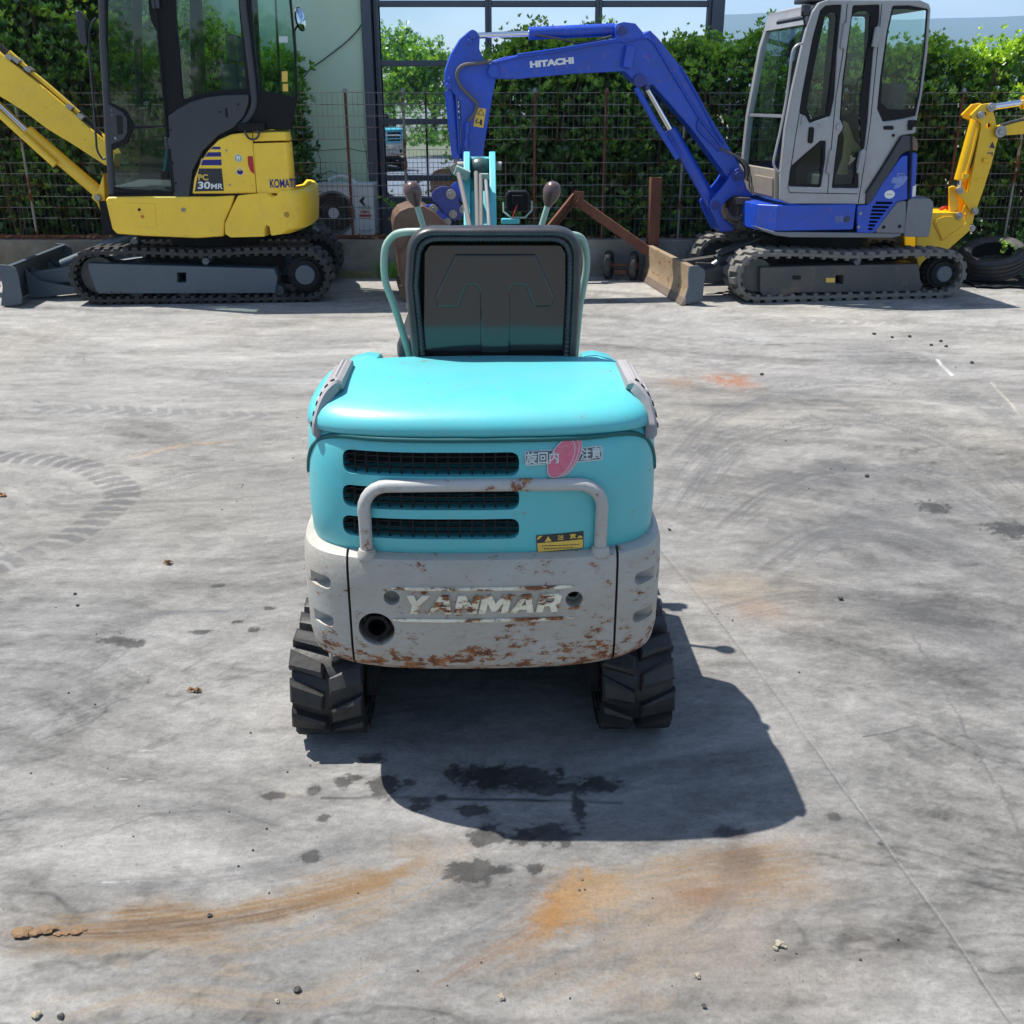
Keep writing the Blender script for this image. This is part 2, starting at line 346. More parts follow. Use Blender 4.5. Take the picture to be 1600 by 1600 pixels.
def leafmat(name, a, b_, tr=.45):
    m, nt, N, L, b = newmat(name); N.remove(b); out = N['Material Output']
    g = N.new('ShaderNodeNewGeometry'); r = ramp(N, L, g.outputs['Random Per Island'], [(0, a), (1, b_)])
    d = N.new('ShaderNodeBsdfDiffuse'); L.new(r.outputs[0], d.inputs[0])
    t = N.new('ShaderNodeBsdfTranslucent'); hs = N.new('ShaderNodeHueSaturation'); hs.inputs['Value'].default_value = 1.35; hs.inputs['Saturation'].default_value = 1.12; hs.inputs['Hue'].default_value = .485; L.new(r.outputs[0], hs.inputs['Color']); L.new(hs.outputs[0], t.inputs[0])
    m1 = N.new('ShaderNodeMixShader'); m1.inputs[0].default_value = tr; L.new(d.outputs[0], m1.inputs[1]); L.new(t.outputs[0], m1.inputs[2])
    gl = N.new('ShaderNodeBsdfGlossy'); gl.inputs['Roughness'].default_value = .38; gl.inputs['Color'].default_value = (.8, .9, .8, 1)
    m2 = N.new('ShaderNodeMixShader'); m2.inputs[0].default_value = .07; L.new(m1.outputs[0], m2.inputs[1]); L.new(gl.outputs[0], m2.inputs[2]); L.new(m2.outputs[0], out.inputs[0])
    return m
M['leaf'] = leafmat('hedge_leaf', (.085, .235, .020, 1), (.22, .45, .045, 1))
M['leafdark'] = leafmat('dark_hedge_leaf', (.032, .10, .015, 1), (.09, .21, .03, 1), .35)  # darkest of the three greens, mostly low and deep in the hedges
M['leafyoungsun'] = leafmat('young_sunlit_hedge_leaf', (.30, .52, .05, 1), (.50, .70, .09, 1), .5)  # young shoots, brightened to stand in for direct sun on the hedge tops
M['weed'] = leafmat('weed_leaf', (.18, .2, .06, 1), (.40, .36, .16, 1), .4)

# ------------------------------------------------------------ the yard floor (painted per vertex: stains, drags, tread prints, cracks)
_rng = np.random.default_rng(11)
_tab = _rng.random((256, 256))
def vn(x, y):
    xi = np.floor(x).astype(int); yi = np.floor(y).astype(int); fx = x - xi; fy = y - yi
    fx = fx * fx * fx * (fx * (6 * fx - 15) + 10); fy = fy * fy * fy * (fy * (6 * fy - 15) + 10)
    g = lambda a, b: _tab[a & 255, b & 255]
    return (g(xi, yi) * (1 - fx) + g(xi + 1, yi) * fx) * (1 - fy) + (g(xi, yi + 1) * (1 - fx) + g(xi + 1, yi + 1) * fx) * fy
def fbm(x, y, o=5, g=.5):
    s = 0; a = 1; t = 0
    for k in range(o): s = s + a * vn(x * 2 ** k + 37.3 * k, y * 2 ** k + 91.7 * k); t += a; a *= g
    return s / t
def ss(a, b, x): t = np.clip((x - a) / (b - a), 0, 1); return t * t * (3 - 2 * t)
NC, NR = 760, 660
pys = np.linspace(1640, 428, NR)
Yr = np.array([G(800, p).y for p in pys]); Yr[-1] = 9.66
uu = np.linspace(-1, 1, NC)
YY, UU = np.meshgrid(Yr, uu, indexing='ij'); XX = UU * (.5 * YY + .42)
X, Y = XX.ravel(), YY.ravel(); NV = len(X)
w1 = fbm(X * .45 + 3, Y * .45, 3) - .5; w2 = fbm(X * .45 + 50, Y * .45 + 9, 3) - .5
near = 1 - ss(2.6, 5.0, Y)
# drag marks run along arcs round the standing machine, further off they run across the yard
rr = np.hypot(X + .3, (Y - 2.6)); th = np.arctan2(Y - 2.6, X + .3)
a1 = fbm(X * 1.3 + w1 * 3.2, Y * 4.2 + w2 * 4 + X * .5, 6, .56)
a2 = fbm(rr * 5 + w1 * 3, th * 1.5 + 7 + w2 * 2, 6, .56)
a = a1 * (1 - .55 * near) + a2 * .55 * near
f2 = fbm(X * 4.5 + w2 * 14, Y * 15 + w1 * 16, 5, .6); f3 = fbm(X * 1.2 + 80, Y * 1.2, 4)
f4 = fbm(X * 16 + w1 * 30, Y * 34 + w2 * 30, 4, .6)
r5 = np.hypot(X - 1.9, Y - 3.7); t5 = np.arctan2(Y - 3.7, X - 1.9); a5 = fbm(r5 * 7 + w1 * 3, t5 * 2.2 + w2 * 2, 6, .58); m5 = ss(1.9, .9, r5); a = a * (1 - .6 * m5) + a5 * .6 * m5
lum = .205 + .055 * ss(3.5, 8, Y) + (a - .5) * .24 + (f2 - .5) * .13 + (f3 - .5) * .08 + (f4 - .5) * .06 + (fbm(X * 60, Y * 90, 3, .6) - .5) * .07 * ss(6, 2, Y)
dk = ss(.52, .70, a1) * ss(.40, .62, fbm(X * .6 + 13, Y * .8 + 5, 3))
lum -= .05 * dk
lum -= .075 * ss(.2, 1.6, X) * ss(2.0, 2.9, Y) * (1 - ss(4.3, 5.6, Y)) * ss(.38, .6, f3 * .5 + a1 * .5)      # dirtier patch at the right
ridge = 1 - np.abs(fbm(X * 1.7 + w1 * 5 + 20, Y * 4.5 + w2 * 6, 5, .55) - .5) * 2
lum -= .05 * ss(.95, .995, ridge) * ss(.45, .6, fbm(X * 1.1 + 9, Y * 1.1 + 70, 3))
k1 = fbm(X * 2.2 + w1 * 9 + 31, Y * 6.5 + w2 * 8, 6, .62); k2 = fbm(X * 6 + w2 * 12 + 11, Y * 14 + w1 * 14 + 3, 5, .62); k3 = fbm(X * 22 + 7, Y * 40 + 2, 4, .65)
lum += .024 * (ss(.46, .53, k1) - .5) + .020 * (ss(.49, .55, k2) - .5) + .018 * (ss(.52, .60, k3) - .4) - .02 * ss(.60, .64, k2)
lum = np.clip(lum, .06, .40)
warm = (fbm(X * .8 + 5, Y * .8 + 40, 4) - .5) * .10
col = np.stack([lum * (1.04 + warm), lum * (1.0 + warm * .35), lum * (.92 - warm * .9)], 1)
wet = np.zeros(NV)
def pathdist(pts):
    pts = [np.array(p) for p in pts]; best = np.full(NV, 1e9); sa = np.zeros(NV); sd = np.zeros(NV); L0 = 0
    for p, q in zip(pts, pts[1:]):
        d = q - p; l = np.hypot(*d) + 1e-9; d = d / l
        t = np.clip((X - p[0]) * d[0] + (Y - p[1]) * d[1], 0, l); ex = X - p[0] - t * d[0]; ey = Y - p[1] - t * d[1]; e = np.hypot(ex, ey)
        m = e < best; best[m] = e[m]; sa[m] = (L0 + t)[m]; sd[m] = (ex * -d[1] + ey * d[0])[m]; L0 += l
    return best, sa, sd, L0
def gp(pts): return [tuple(G(x, y))[:2] for x, y in pts]
def gs(pts, n=5): return [tuple(p)[:2] for p in smooth([(x, y, 0) for x, y in gp(pts)], n)]
def put(m, c, wetness=0):
    global wet
    m = np.clip(m, 0, 1); col[:] = col * (1 - m[:, None]) + np.array(c)[None] * m[:, None]
    if wetness: wet = np.maximum(wet, m * wetness)
def dragmark(pts, w, c, al, brk=.5, freq=(6, 40)):
    d, s, sd, L0 = pathdist(gs(pts)); n = fbm(s * freq[0], sd * freq[1] * 1.6 + 5 + w1 * 6, 6, .66); n2 = fbm(X * 7 + 3, Y * 12, 6, .62)
    m = ss(w * 1.15, w * .35, d + (n2 - .5) * w * 1.9) * ss(brk - .16, brk + .16, n + .04) * al * (.45 + .75 * ss(.36, .60, fbm(s * 3 + 9, sd * 170 + w2 * 9, 4, .62))) * (.65 + .5 * fbm(X * 30, Y * 60, 3)) * ss(-.05, .12, s) * ss(-.05, .15, L0 - s + .0)
    put(m, c)
def blot(px, py, rx, ry, c, al, fq=14, edge=.35, wetness=0, seed=0, ang=0):
    x, y = G(px, py)[:2]; ca, sa = math.cos(ang), math.sin(ang); dx = (X - x) * ca + (Y - y) * sa; dy = -(X - x) * sa + (Y - y) * ca
    r = np.hypot(dx / rx, dy / ry) + (fbm(X * fq + seed, Y * fq * 1.4 + seed, 6, .66) - .5) * 2.0
    put(ss(1.5 + edge, .9, r) * al * .28, c); put(ss(1 + edge / 2, 1 - edge, r) * al * (.8 + .4 * (fbm(X * 30, Y * 30, 3) - .5)), c, wetness)
def crack(pts, w, c, al, jit=.012):
    P_ = gp(pts); d, s, sd, _ = pathdist(P_); sd2 = np.abs(sd + (fbm(s * 9 + 3, s * 0 + len(pts), 4) - .5) * jit * 2)
    m = ss(w * 1.3, w * .4, sd2) * (d < w * 4 + jit * 2) * al * (.55 + .45 * ss(.35, .6, fbm(s * 5, s * 0 + 2.2, 3))); put(m, c)
def treadprint(pts, w, pitch, c, al, chev=.5):
    d, s, sd, L0 = pathdist(gs(pts)); fr = (s / pitch + np.abs(sd) / w * chev + (fbm(X * 6, Y * 6, 3) - .5) * .5) % 1
    m = ss(.5, .42, np.abs(fr - .5) * 1.35) * ss(w * .55, w * .42, d) * al * ss(.3, .62, fbm(X * 3 + 8, Y * 3 + 3, 4) + .08); put(m, c)
OC, BR, RU, OR = (.185, .118, .060), (.090, .060, .040), (.150, .082, .045), (.23, .118, .04)
TA = (.235, .180, .122)
dragmark([(30, 1458), (200, 1452), (380, 1428), (560, 1385), (700, 1325)], .085, TA, .55, .26, (2, 50))
dragmark([(30, 1458), (200, 1450), (380, 1425), (560, 1385), (690, 1335)], .058, OC, .95, .34, (2, 90))
dragmark([(60, 1460), (220, 1456), (400, 1432), (540, 1398)], .026, BR, .75, .42, (3, 90))
dragmark([(120, 1440), (300, 1440), (420, 1430)], .05, BR, .55, .5, (4, 60))
dragmark([(200, 1480), (420, 1470), (600, 1415), (760, 1335)], .05, TA, .5, .5, (3, 50))
dragmark([(60, 1600), (260, 1550), (480, 1560), (620, 1500)], .05, TA, .5, .5, (3, 40))
dragmark([(640, 1560), (760, 1490), (860, 1430), (900, 1360)], .045, RU, .5, .5, (4, 60))
dragmark([(820, 1480), (870, 1430), (905, 1360)], .035, OR, .95, .35, (6, 50))
blot(925, 1395, .075, .06, (.27, .16, .06), .7, 30, .35, seed=3)
blot(880, 1425, .06, .05, (.24, .125, .04), .7, 30, .35, seed=8)
dragmark([(950, 1410), (1060, 1385), (1200, 1362), (1290, 1345)], .13, TA, .6, .3, (2, 40))
dragmark([(1000, 1390), (1100, 1370), (1200, 1355), (1290, 1345)], .085, OC, .6, .4, (3, 60))
dragmark([(760, 1560), (900, 1500), (1010, 1440), (1090, 1380)], .14, TA, .35, .4, (2, 34))
dragmark([(1040, 1400), (1160, 1385), (1260, 1365)], .045, OC, .75, .45, (3, 50))
blot(1140, 1345, .06, .05, BR, .75, 12, .7, seed=5); blot(1095, 1400, .06, .035, RU, .7, 12, .7, seed=15)
dragmark([(900, 1580), (1010, 1500), (1060, 1420)], .09, TA, .35, .5, (3, 30))
blot(1130, 1475, .16, .12, (.25, .21, .175), .45, 7, .9, seed=2)
dragmark([(1040, 590), (1075, 607)], .12, (.26, .15, .09), .6, .4); dragmark([(1110, 583), (1150, 608)], .10, (.26, .125, .07), .85, .3); dragmark([(1140, 583), (1180, 608)], .08, (.26, .125, .07), .8, .3)
blot(1165, 920, .14, .14, (.26, .215, .155), .55, 7, .6, seed=4); blot(1200, 955, .09, .07, (.25, .17, .12), .5, 10, .6, seed=6)
dragmark([(200, 717), (270, 698), (370, 690)], .03, (.37, .25, .15), .6, .5); dragmark([(420, 1243), (470, 1241)], .02, (.35, .2, .12), .5)
# tread prints
treadprint([(-20, 890), (90, 850), (165, 800), (190, 765), (120, 725), (-20, 712)], .15, .075, (.075, .075, .08), .62)
treadprint([(60, 640), (180, 640), (300, 648), (420, 650)], .16, .09, (.11, .11, .115), .5, 1.2)
treadprint([(150, 880), (230, 860), (320, 850), (430, 842)], .13, .16, (.12, .12, .12), .40)
treadprint([(1350, 560), (1450, 590), (1560, 640)], .2, .1, (.13, .13, .13), .4, 1.2)
treadprint([(1250, 500), (1400, 505), (1600, 520)], .25, .1, (.13, .13, .13), .35, 1.2)
for pts, w, al in (([(1130, 640), (1250, 615), (1340, 640), (1380, 655), (1330, 662)], .05, .5), ([(1100, 740), (1180, 700), (1300, 690), (1450, 690)], .04, .4), ([(1300, 735), (1350, 728), (1500, 735)], .05, .5),
                   ([(190, 975), (260, 958), (340, 957), (420, 955)], .02, .7), ([(1230, 860), (1380, 800), (1560, 790)], .10, .35), ([(600, 1100), (620, 1500)], .005, .2)):
    dragmark(pts, w, (.10, .10, .105), al, .45, (4, 30))
for k, (pts, w, al) in enumerate((([(1060, 800), (1150, 690), (1320, 655), (1480, 690), (1620, 790)], .16, .55), ([(1120, 830), (1220, 760), (1350, 735), (1480, 760), (1620, 850)], .14, .6), ([(1180, 900), (1300, 830), (1450, 840), (1620, 930)], .13, .55),
    ([(1050, 720), (1140, 640), (1300, 600), (1500, 620), (1640, 690)], .14, .45), ([(1100, 960), (1260, 930), (1440, 960), (1620, 1060)], .12, .4), ([(1250, 560), (1420, 560), (1600, 610)], .14, .3),
    ([(-20, 1280), (160, 1255), (340, 1265), (480, 1310)], .05, .35), ([(80, 1380), (300, 1370), (480, 1340), (600, 1290)], .06, .4), ([(600, 1520), (760, 1440), (860, 1370)], .03, .45), ([(1020, 1480), (1110, 1440), (1150, 1370)], .03, .45), ([(180, 780), (330, 740), (470, 735)], .14, .4), ([(250, 700), (380, 670), (490, 690)], .12, .35))):
    dragmark(pts, w, (.085, .086, .09), al, .46, (2.2, 26))
blot(1500, 850, .42, .30, (.10, .10, .104), .38, 3.0, .9, seed=71); blot(1330, 760, .30, .16, (.10, .10, .104), .30, 4.0, .9, seed=72); blot(1560, 1000, .30, .2, (.10, .10, .104), .28, 4.0, .9, seed=73)
for x, y, rx, ry, s in ((178, 1000, .05, .014, 1), (205, 1005, .035, .02, 2), (340, 915, .02, .01, 3), (419, 950, .018, .012, 4), (400, 985, .02, .014, 5), (370, 972, .016, .01, 6), (318, 988, .03, .014, 7),
                        (428, 1243, .03, .010, 8), (490, 1236, .012, .014, 9), (484, 1340, .018, .014, 10), (508, 1277, .013, .010, 11), (600, 1228, .03, .03, 12), (555, 1215, .02, .012, 13), (535, 1223, .016, .016, 14),
                        (740, 1362, .05, .024, 15), (838, 1357, .018, .012, 16), (787, 1358, .016, .01, 17), (760, 1310, .035, .02, 18), (800, 1215, .11, .035, 19), (760, 1212, .06, .03, 20), (870, 1230, .09, .018, 21),
                        (935, 1225, .04, .02, 22), (740, 1265, .03, .014, 23), (765, 1293, .018, .014, 24), (860, 1305, .05, .026, 25), (815, 1307, .025, .018, 26), (905, 1265, .012, .04, 27), (660, 1250, .022, .010, 28),
                        (690, 1245, .012, .010, 29), (650, 1262, .022, .012, 30), (708, 1208, .016, .022, 31), (640, 1222, .014, .010, 32), (580, 1186, .03, .014, 33), (1460, 793, .05, .05, 34), (1580, 828, .08, .06, 35)):
    blot(x, y, rx * 1.15, ry * 1.3, (.030, .029, .028), .95, 42, .12, wetness=.5, seed=s * 3)
crack([(525, 1246), (700, 1248), (950, 1253)], .006, (.05, .05, .05), .95, .006)
blot(1135, 1300, .035, .02, (.04, .03, .03), .9, 40, .4, .3, seed=41)
blot(1305, 1277, .016, .02, (.04, .04, .04), .95, 40, .3, seed=42); blot(1376, 1319, .007, .006, (.03, .03, .03), .95, 40, .3, seed=43)
# slab joints and cracks
crack([(1000, 815), (1040, 872), (1135, 985), (1230, 1110), (1340, 1265), (1440, 1400), (1580, 1600)], .0030, (.075, .075, .075), .62, .004)
crack([(1005, 815), (1045, 872), (1139, 985), (1234, 1110), (1344, 1265), (1444, 1400), (1584, 1600)], .0018, (.34, .34, .33), .35, .006)
crack([(-40, 665), (160, 504), (230, 448)], .006, (.19, .19, .19), .7, .003)
crack([(-40, 781), (200, 774), (500, 767)], .003, (.15, .15, .15), .65, .01); crack([(-40, 884), (250, 896), (470, 903)], .003, (.15, .15, .15), .5, .01); crack([(1030, 745), (1200, 742), (1600, 738)], .003, (.14, .14, .14), .6, .01)
crack([(1400, 940), (1440, 1010), (1480, 1090), (1530, 1170), (1560, 1240), (1590, 1305)], .0045, (.10, .10, .10), .85, .03)
crack([(1300, 980), (1340, 1028), (1420, 1060)], .003, (.12, .12, .12), .6, .03); crack([(1365, 1147), (1400, 1142), (1420, 1138)], .004, (.05, .05, .05), .9, .01)
crack([(1110, 690), (1140, 740), (1150, 790), (1110, 830)], .003, (.15, .15, .15), .5, .04)
crack([(500, 462), (420, 480)], .006, (.5, .5, .5), .5); crack([(1466, 565), (1484, 583)], .012, (.62, .62, .6), .8); crack([(1550, 600), (1592, 645)], .006, (.5, .45, .38), .7, .01)
for pts in ([(192, 1218), (232, 1220)], [(178, 1173), (232, 1172)], [(200, 1044), (218, 1052)], [(170, 1380), (190, 1379)]): crack(pts, .0013, (.5, .5, .48), .55, .006)
def outer_ring(vs, fs, lo, hi):
    """coarse sheet round the painted fan, out to the yard's edges"""
    n0 = len(vs); xl = lambda y: .5 * y + .42
    y0, y1 = float(Yr[0]), float(Yr[-1])
    add = [(-14, -9), (14, -9), (14, y0), (-14, y0), (-xl(y0), y0), (xl(y0), y0), (xl(y1), y1), (-xl(y1), y1), (14, y1), (-14, y1)]
    vs += [(x, y, 0) for x, y in add]
    for f in ((0, 1, 2, 5, 4, 3), (5, 2, 8, 6), (3, 4, 7, 9)): fs.append(tuple(n0 + i for i in f))
idx = np.arange(NR * NC).reshape(NR, NC)
quads = np.stack([idx[:-1, :-1], idx[:-1, 1:], idx[1:, 1:], idx[1:, :-1]], -1).reshape(-1, 4)
vs2, fs2 = [], []; outer_ring(vs2, fs2, 0, 0)
me = bpy.data.meshes.new('yard_floor'); nq = len(quads); extra = [[i + NV for i in f] for f in fs2]; nl = nq * 4 + sum(map(len, extra))
me.vertices.add(NV + len(vs2)); me.loops.add(nl); me.polygons.add(nq + len(extra))
co = np.zeros((NV + len(vs2), 3), 'f'); co[:NV, 0] = X; co[:NV, 1] = Y; co[NV:] = vs2; me.vertices.foreach_set('co', co.ravel())
me.loops.foreach_set('vertex_index', np.concatenate([quads.ravel()] + [np.array(f) for f in extra]).astype('i'))
st = list(range(0, nq * 4, 4)); k = nq * 4
for f in extra: st.append(k); k += len(f)
me.polygons.foreach_set('loop_start', np.array(st, 'i')); me.update(calc_edges=True)
at = me.color_attributes.new('tint', 'FLOAT_COLOR', 'POINT')
cc = np.ones((NV + len(vs2), 4), 'f'); cc[:NV, :3] = col; cc[:NV, 3] = wet; cc[NV:, :3] = .21; cc[NV:, 3] = 0; at.data.foreach_set('color', cc.ravel())
m, nt, N, L, b = newmat('stained_concrete')
av = N.new('ShaderNodeAttribute'); av.attribute_name = 'tint'
g1 = noise(N, L, 120, 8, .8); g2 = noise(N, L, 26, 6, .7, (1, 2.2, 1)); vr = N.new('ShaderNodeTexVoronoi'); vr.inputs['Scale'].default_value = 34; tcn = N.new('ShaderNodeTexCoord'); L.new(tcn.outputs['Object'], vr.inputs['Vector'])
r1 = ramp(N, L, g1.outputs['Fac'], [(.25, (.62, .62, .62)), (.5, W), (.78, (1.25, 1.25, 1.25))]); r2 = ramp(N, L, g2.outputs['Fac'], [(.3, (.86, .86, .87)), (.5, W), (.72, (1.10, 1.10, 1.09))])
r3 = ramp(N, L, vr.outputs['Distance'], [(.05, (.8, .8, .8)), (.10, W)])
vr2 = N.new('ShaderNodeTexVoronoi'); vr2.inputs['Scale'].default_value = 9; L.new(tcn.outputs['Object'], vr2.inputs['Vector']); r4 = ramp(N, L, vr2.outputs['Distance'], [(.010, (.6, .6, .6)), (.02, W)])
def mul(a_, b_):
    x = N.new('ShaderNodeMix'); x.data_type = 'RGBA'; x.blend_type = 'MULTIPLY'; x.inputs['Factor'].default_value = 1; L.new(a_, x.inputs['A']); L.new(b_, x.inputs['B']); return x.outputs['Result']
o_ = mul(mul(mul(mul(av.outputs['Color'], r1.outputs[0]), r2.outputs[0]), r3.outputs[0]), r4.outputs[0]); L.new(o_, b.inputs['Base Color'])
mr = N.new('ShaderNodeMapRange'); mr.inputs['To Min'].default_value = .82; mr.inputs['To Max'].default_value = .3; L.new(av.outputs['Alpha'], mr.inputs[0]); L.new(mr.outputs[0], b.inputs['Roughness'])
b.inputs['Specular IOR Level'].default_value = .35
bp = N.new('ShaderNodeBump'); bp.inputs['Strength'].default_value = .6; bp.inputs['Distance'].default_value = .005; L.new(g1.outputs['Fac'], bp.inputs['Height'])
bp2 = N.new('ShaderNodeBump'); bp2.inputs['Strength'].default_value = .22; bp2.inputs['Distance'].default_value = .02; L.new(g2.outputs['Fac'], bp2.inputs['Height']); L.new(bp.outputs[0], bp2.inputs['Normal']); L.new(bp2.outputs[0], b.inputs['Normal'])
me.materials.append(m); tag(bpy.data.objects.new('yard_floor', me), kind='structure'); C.objects.link(bpy.data.objects['yard_floor'])
del X, Y, XX, YY, UU, col, wet, cc, co

# ------------------------------------------------------------ country behind
mb = MB(); mb.box(-1550, 3050, -55, 2750, -.9, -.45); gmat = surf('dry_grass_land', (.16, .16, .08, 1), .95, var=.3)
tag(mb.build('ground', gmat), kind='structure')
mb = MB(); mb.box(-14, 14, -9, 9.66, -.44, -.006); tag(mb.build('yard_slab', M['lowwall']), kind='structure')
mb = MB(); mb.box(-14, 14, 9.84, 10.9, -.44, .24); tag(mb.build('planting_bed', M['soil']), kind='structure')
def hills():
    mb = MB(); nx = 150; rows = []
    prof = [(-900, 60), (200, 150), (420, 160), (620, 168), (760, 152), (900, 160), (1050, 162), (1300, 140), (2400, 60)]
    for j, (t, yy) in enumerate(((0, 1500), (.35, 1750), (.75, 2050), (1, 2300), (.7, 2600))):
        row = []
        for i in range(nx + 1):
            x = -1500 + 4500 * i / nx; h = np.interp(x, *zip(*prof)) * t
            h += (fbm(np.array([x / 160.]), np.array([j * 3.1]), 4)[0] - .5) * 22 * (t > 0)
            row.append((x, yy, h - .5))
        rows.append(row)
    mb.loft(rows, False, False, closed=False); hm = surf('wooded_hillside', (.055, .085, .035, 1), .95, var=.4); return mb.build('hills', hm, sharp=180)
tag(hills(), kind='structure')

# ------------------------------------------------------------ office building
GY = 11.05
def wx(px, py=150): return P(px, py, GY).x
def wz(py, px=800): return P(px, py, GY).z
of = empty('office_building', (wx(850), GY, 0), label='pale green rendered office with a big grid of reflecting slate framed windows', cat='building')
bx, by = of.location.x, of.location.y
xl, xr = wx(590, 150), wx(1108, 50)
mb = MB(); mb.box(-12 - bx, wx(573) - bx, -.12, 8, -.44, 6.4); mb.build('wall', M['wallgreen'], of)
mb = MB(); mb.box(wx(573.5) - bx, wx(588) - bx, -.16, .3, -.44, 6.4); mb.build('corner_post', M['winframe'], of)
mb = MB(); mb.box(xr + .002 - bx, xr + .12 - bx, -.10, 8, -.44, 6.4); mb.build('end_wall', M['winframe'], of)
mb = MB(); mb.box(wx(588.5) - bx, xr - bx, -.05, .3, -.44, wz(312)); mb.build('plinth', M['winframe'], of)
mb = MB(); mb.box(-12.3 - bx, xr + .3 - bx, -.4, 8.3, 6.41, 6.7); mb.build('roof', M['winframe'], of)
mb = MB(); mb.box(wx(589) - bx, xr - bx, 7.6, 7.9, -.44, 6.4); mb.build('rear_wall', M['wallgreen'], of)
cols = [wx(590), wx(763, 30), wx(935, 30), xr]
rows = [wz(312), wz(278), wz(190), wz(99), wz(6)]
while rows[-1] < 6: rows.append(rows[-1] + (rows[4] - rows[3]))
rows[-1] = 6.39
hw = .03
for a, b_ in zip(cols, cols[1:]):
    mb = MB(); x0, x1 = a - bx + .001, b_ - bx - .001
    for x in (x0, x1 - hw): mb.box(x, x + hw, -.06, .06, rows[0], rows[-1])
    for z in rows: mb.box(x0 + hw + .001, x1 - hw - .001, -.05, .05, max(z - .026, rows[0] + .001), min(z + .026, rows[-1]))
    f = mb.build('window', M['winframe'], of, bevel=.004)
    for z0, z1 in zip(rows, rows[1:]):
        mb = MB(); t = (random.random() - .5) * .004
        mb.box(x0 + hw + .002, x1 - hw - .002, .0, .01, z0 + .028, z1 - .028); mb.build('pane', M['office'], f)
for px0, w in ((597, 6),):
    mb = MB(); mb.box(wx(594) - bx, wx(598) - bx, -.075, -.061, rows[0], rows[-1]); mb.build('trim', M['winframe'], of)
# a loose cable and two settlement cracks on the green wall
def wallpt(px, py, dy=-.135): p = P(px, py, GY + dy); return p
cb = MB().tube(smooth([wallpt(575, 8), wallpt(565, 38), wallpt(545, 62), wallpt(510, 90), wallpt(485, 108), wallpt(472, 124), wallpt(463, 131)], 5), .006, 6).build('wall_cable', M['hoseblk'])
tag(cb, 'thin dark cable looping loosely down the pale green office wall', 'cable')
mb = MB()
for pts in ([(496, 218), (497, 240), (501, 250), (500, 275)], [(566, 215), (572, 235), (575, 265)], [(463, 232), (505, 235), (545, 232), (575, 238)]):
    mb.tube([wallpt(x, y, -.1215) for x, y in pts], .0025, 4)
mb.build('wall_crack', M['blackprint'], of); bpy.data.objects['wall_crack'].matrix_parent_inverse = Matrix.Translation(-of.location)

# ------------------------------------------------------------ low wall and mesh fence
mb = MB(); mb.box(-13, 3.6, 9.66, 9.84, -.44, .33); tag(mb.build('low_wall', M['lowwall'], bevel=.012), 'low weathered concrete wall under the wire fence', 'wall')
mb = MB(); mb.box(3.61, 13, 9.75, 9.84, -.44, .26); tag(mb.build('kerb_edge', M['lowwall'], bevel=.01), 'short concrete edging behind the leaning tyre, under the ivy', 'kerb')
FYY = 9.74
fen = empty('mesh_fence', (0, FYY, .33), label='rusting welded wire mesh fence on slim rusty posts along the low wall', cat='fence')
def fz(py): return P(800, py, FYY).z - .33
hz_ = [fz(y) for y in (144.5, 163, 181, 199, 217.5)]; hz2 = [fz(y) for y in (254, 271.5, 289, 306.5, 324, 341.5)]
postx = [P(x, 260, FYY).x for x in (545, 633, 835, 944, 1066, 1310, 1490, 1590)]
postx = [-11, -8.8, -6.6, -4.4, -3.05] + postx + [6.2, 7.9]
for i, x in enumerate(postx):
    mb = MB(); mb.cyl((x, .022, (hz_[0] + .0) / 2), .0125, hz_[0] + .01, 'z', 10); p = mb.build('post', M['rust'] if i % 3 else M['galv'], fen)
    mb = MB(); mb.lathe([(.0, .035), (.013, .025), (.024, .004), (.024, 0), (0, 0)], (x, .022, hz_[0] + .006), 10); mb.build('cap', M['galv'], p)
for k, (x0, x1) in enumerate(zip(postx, postx[1:])):
    mb = MB(); x = x0 + .02
    wz_ = lambda: random.gauss(0, .002)
    for z in hz_ + hz2:
        a = wz_(); mb.tube([(x0 - .01, 0, z + a), ((x0 + x1) / 2, wz_() * 1.5, z + wz_() - .003), (x1 + .01, 0, z + a)], .0026, 5, False)
    while x < x1:
        mb.tube([(x, .004, hz_[-1] - .004), (x + wz_(), .004, hz_[0])], .0013, 4, False); mb.tube([(x, .004, .03), (x + wz_(), .004, hz2[0])], .0013, 4, False); x += .0465
    mb.build('mesh_panel', M['galv'], fen)
mb = MB(); mb.box(-11, .5, -.015, .02, .003, .035); mb.build('bottom_rail', M['rust'], fen)

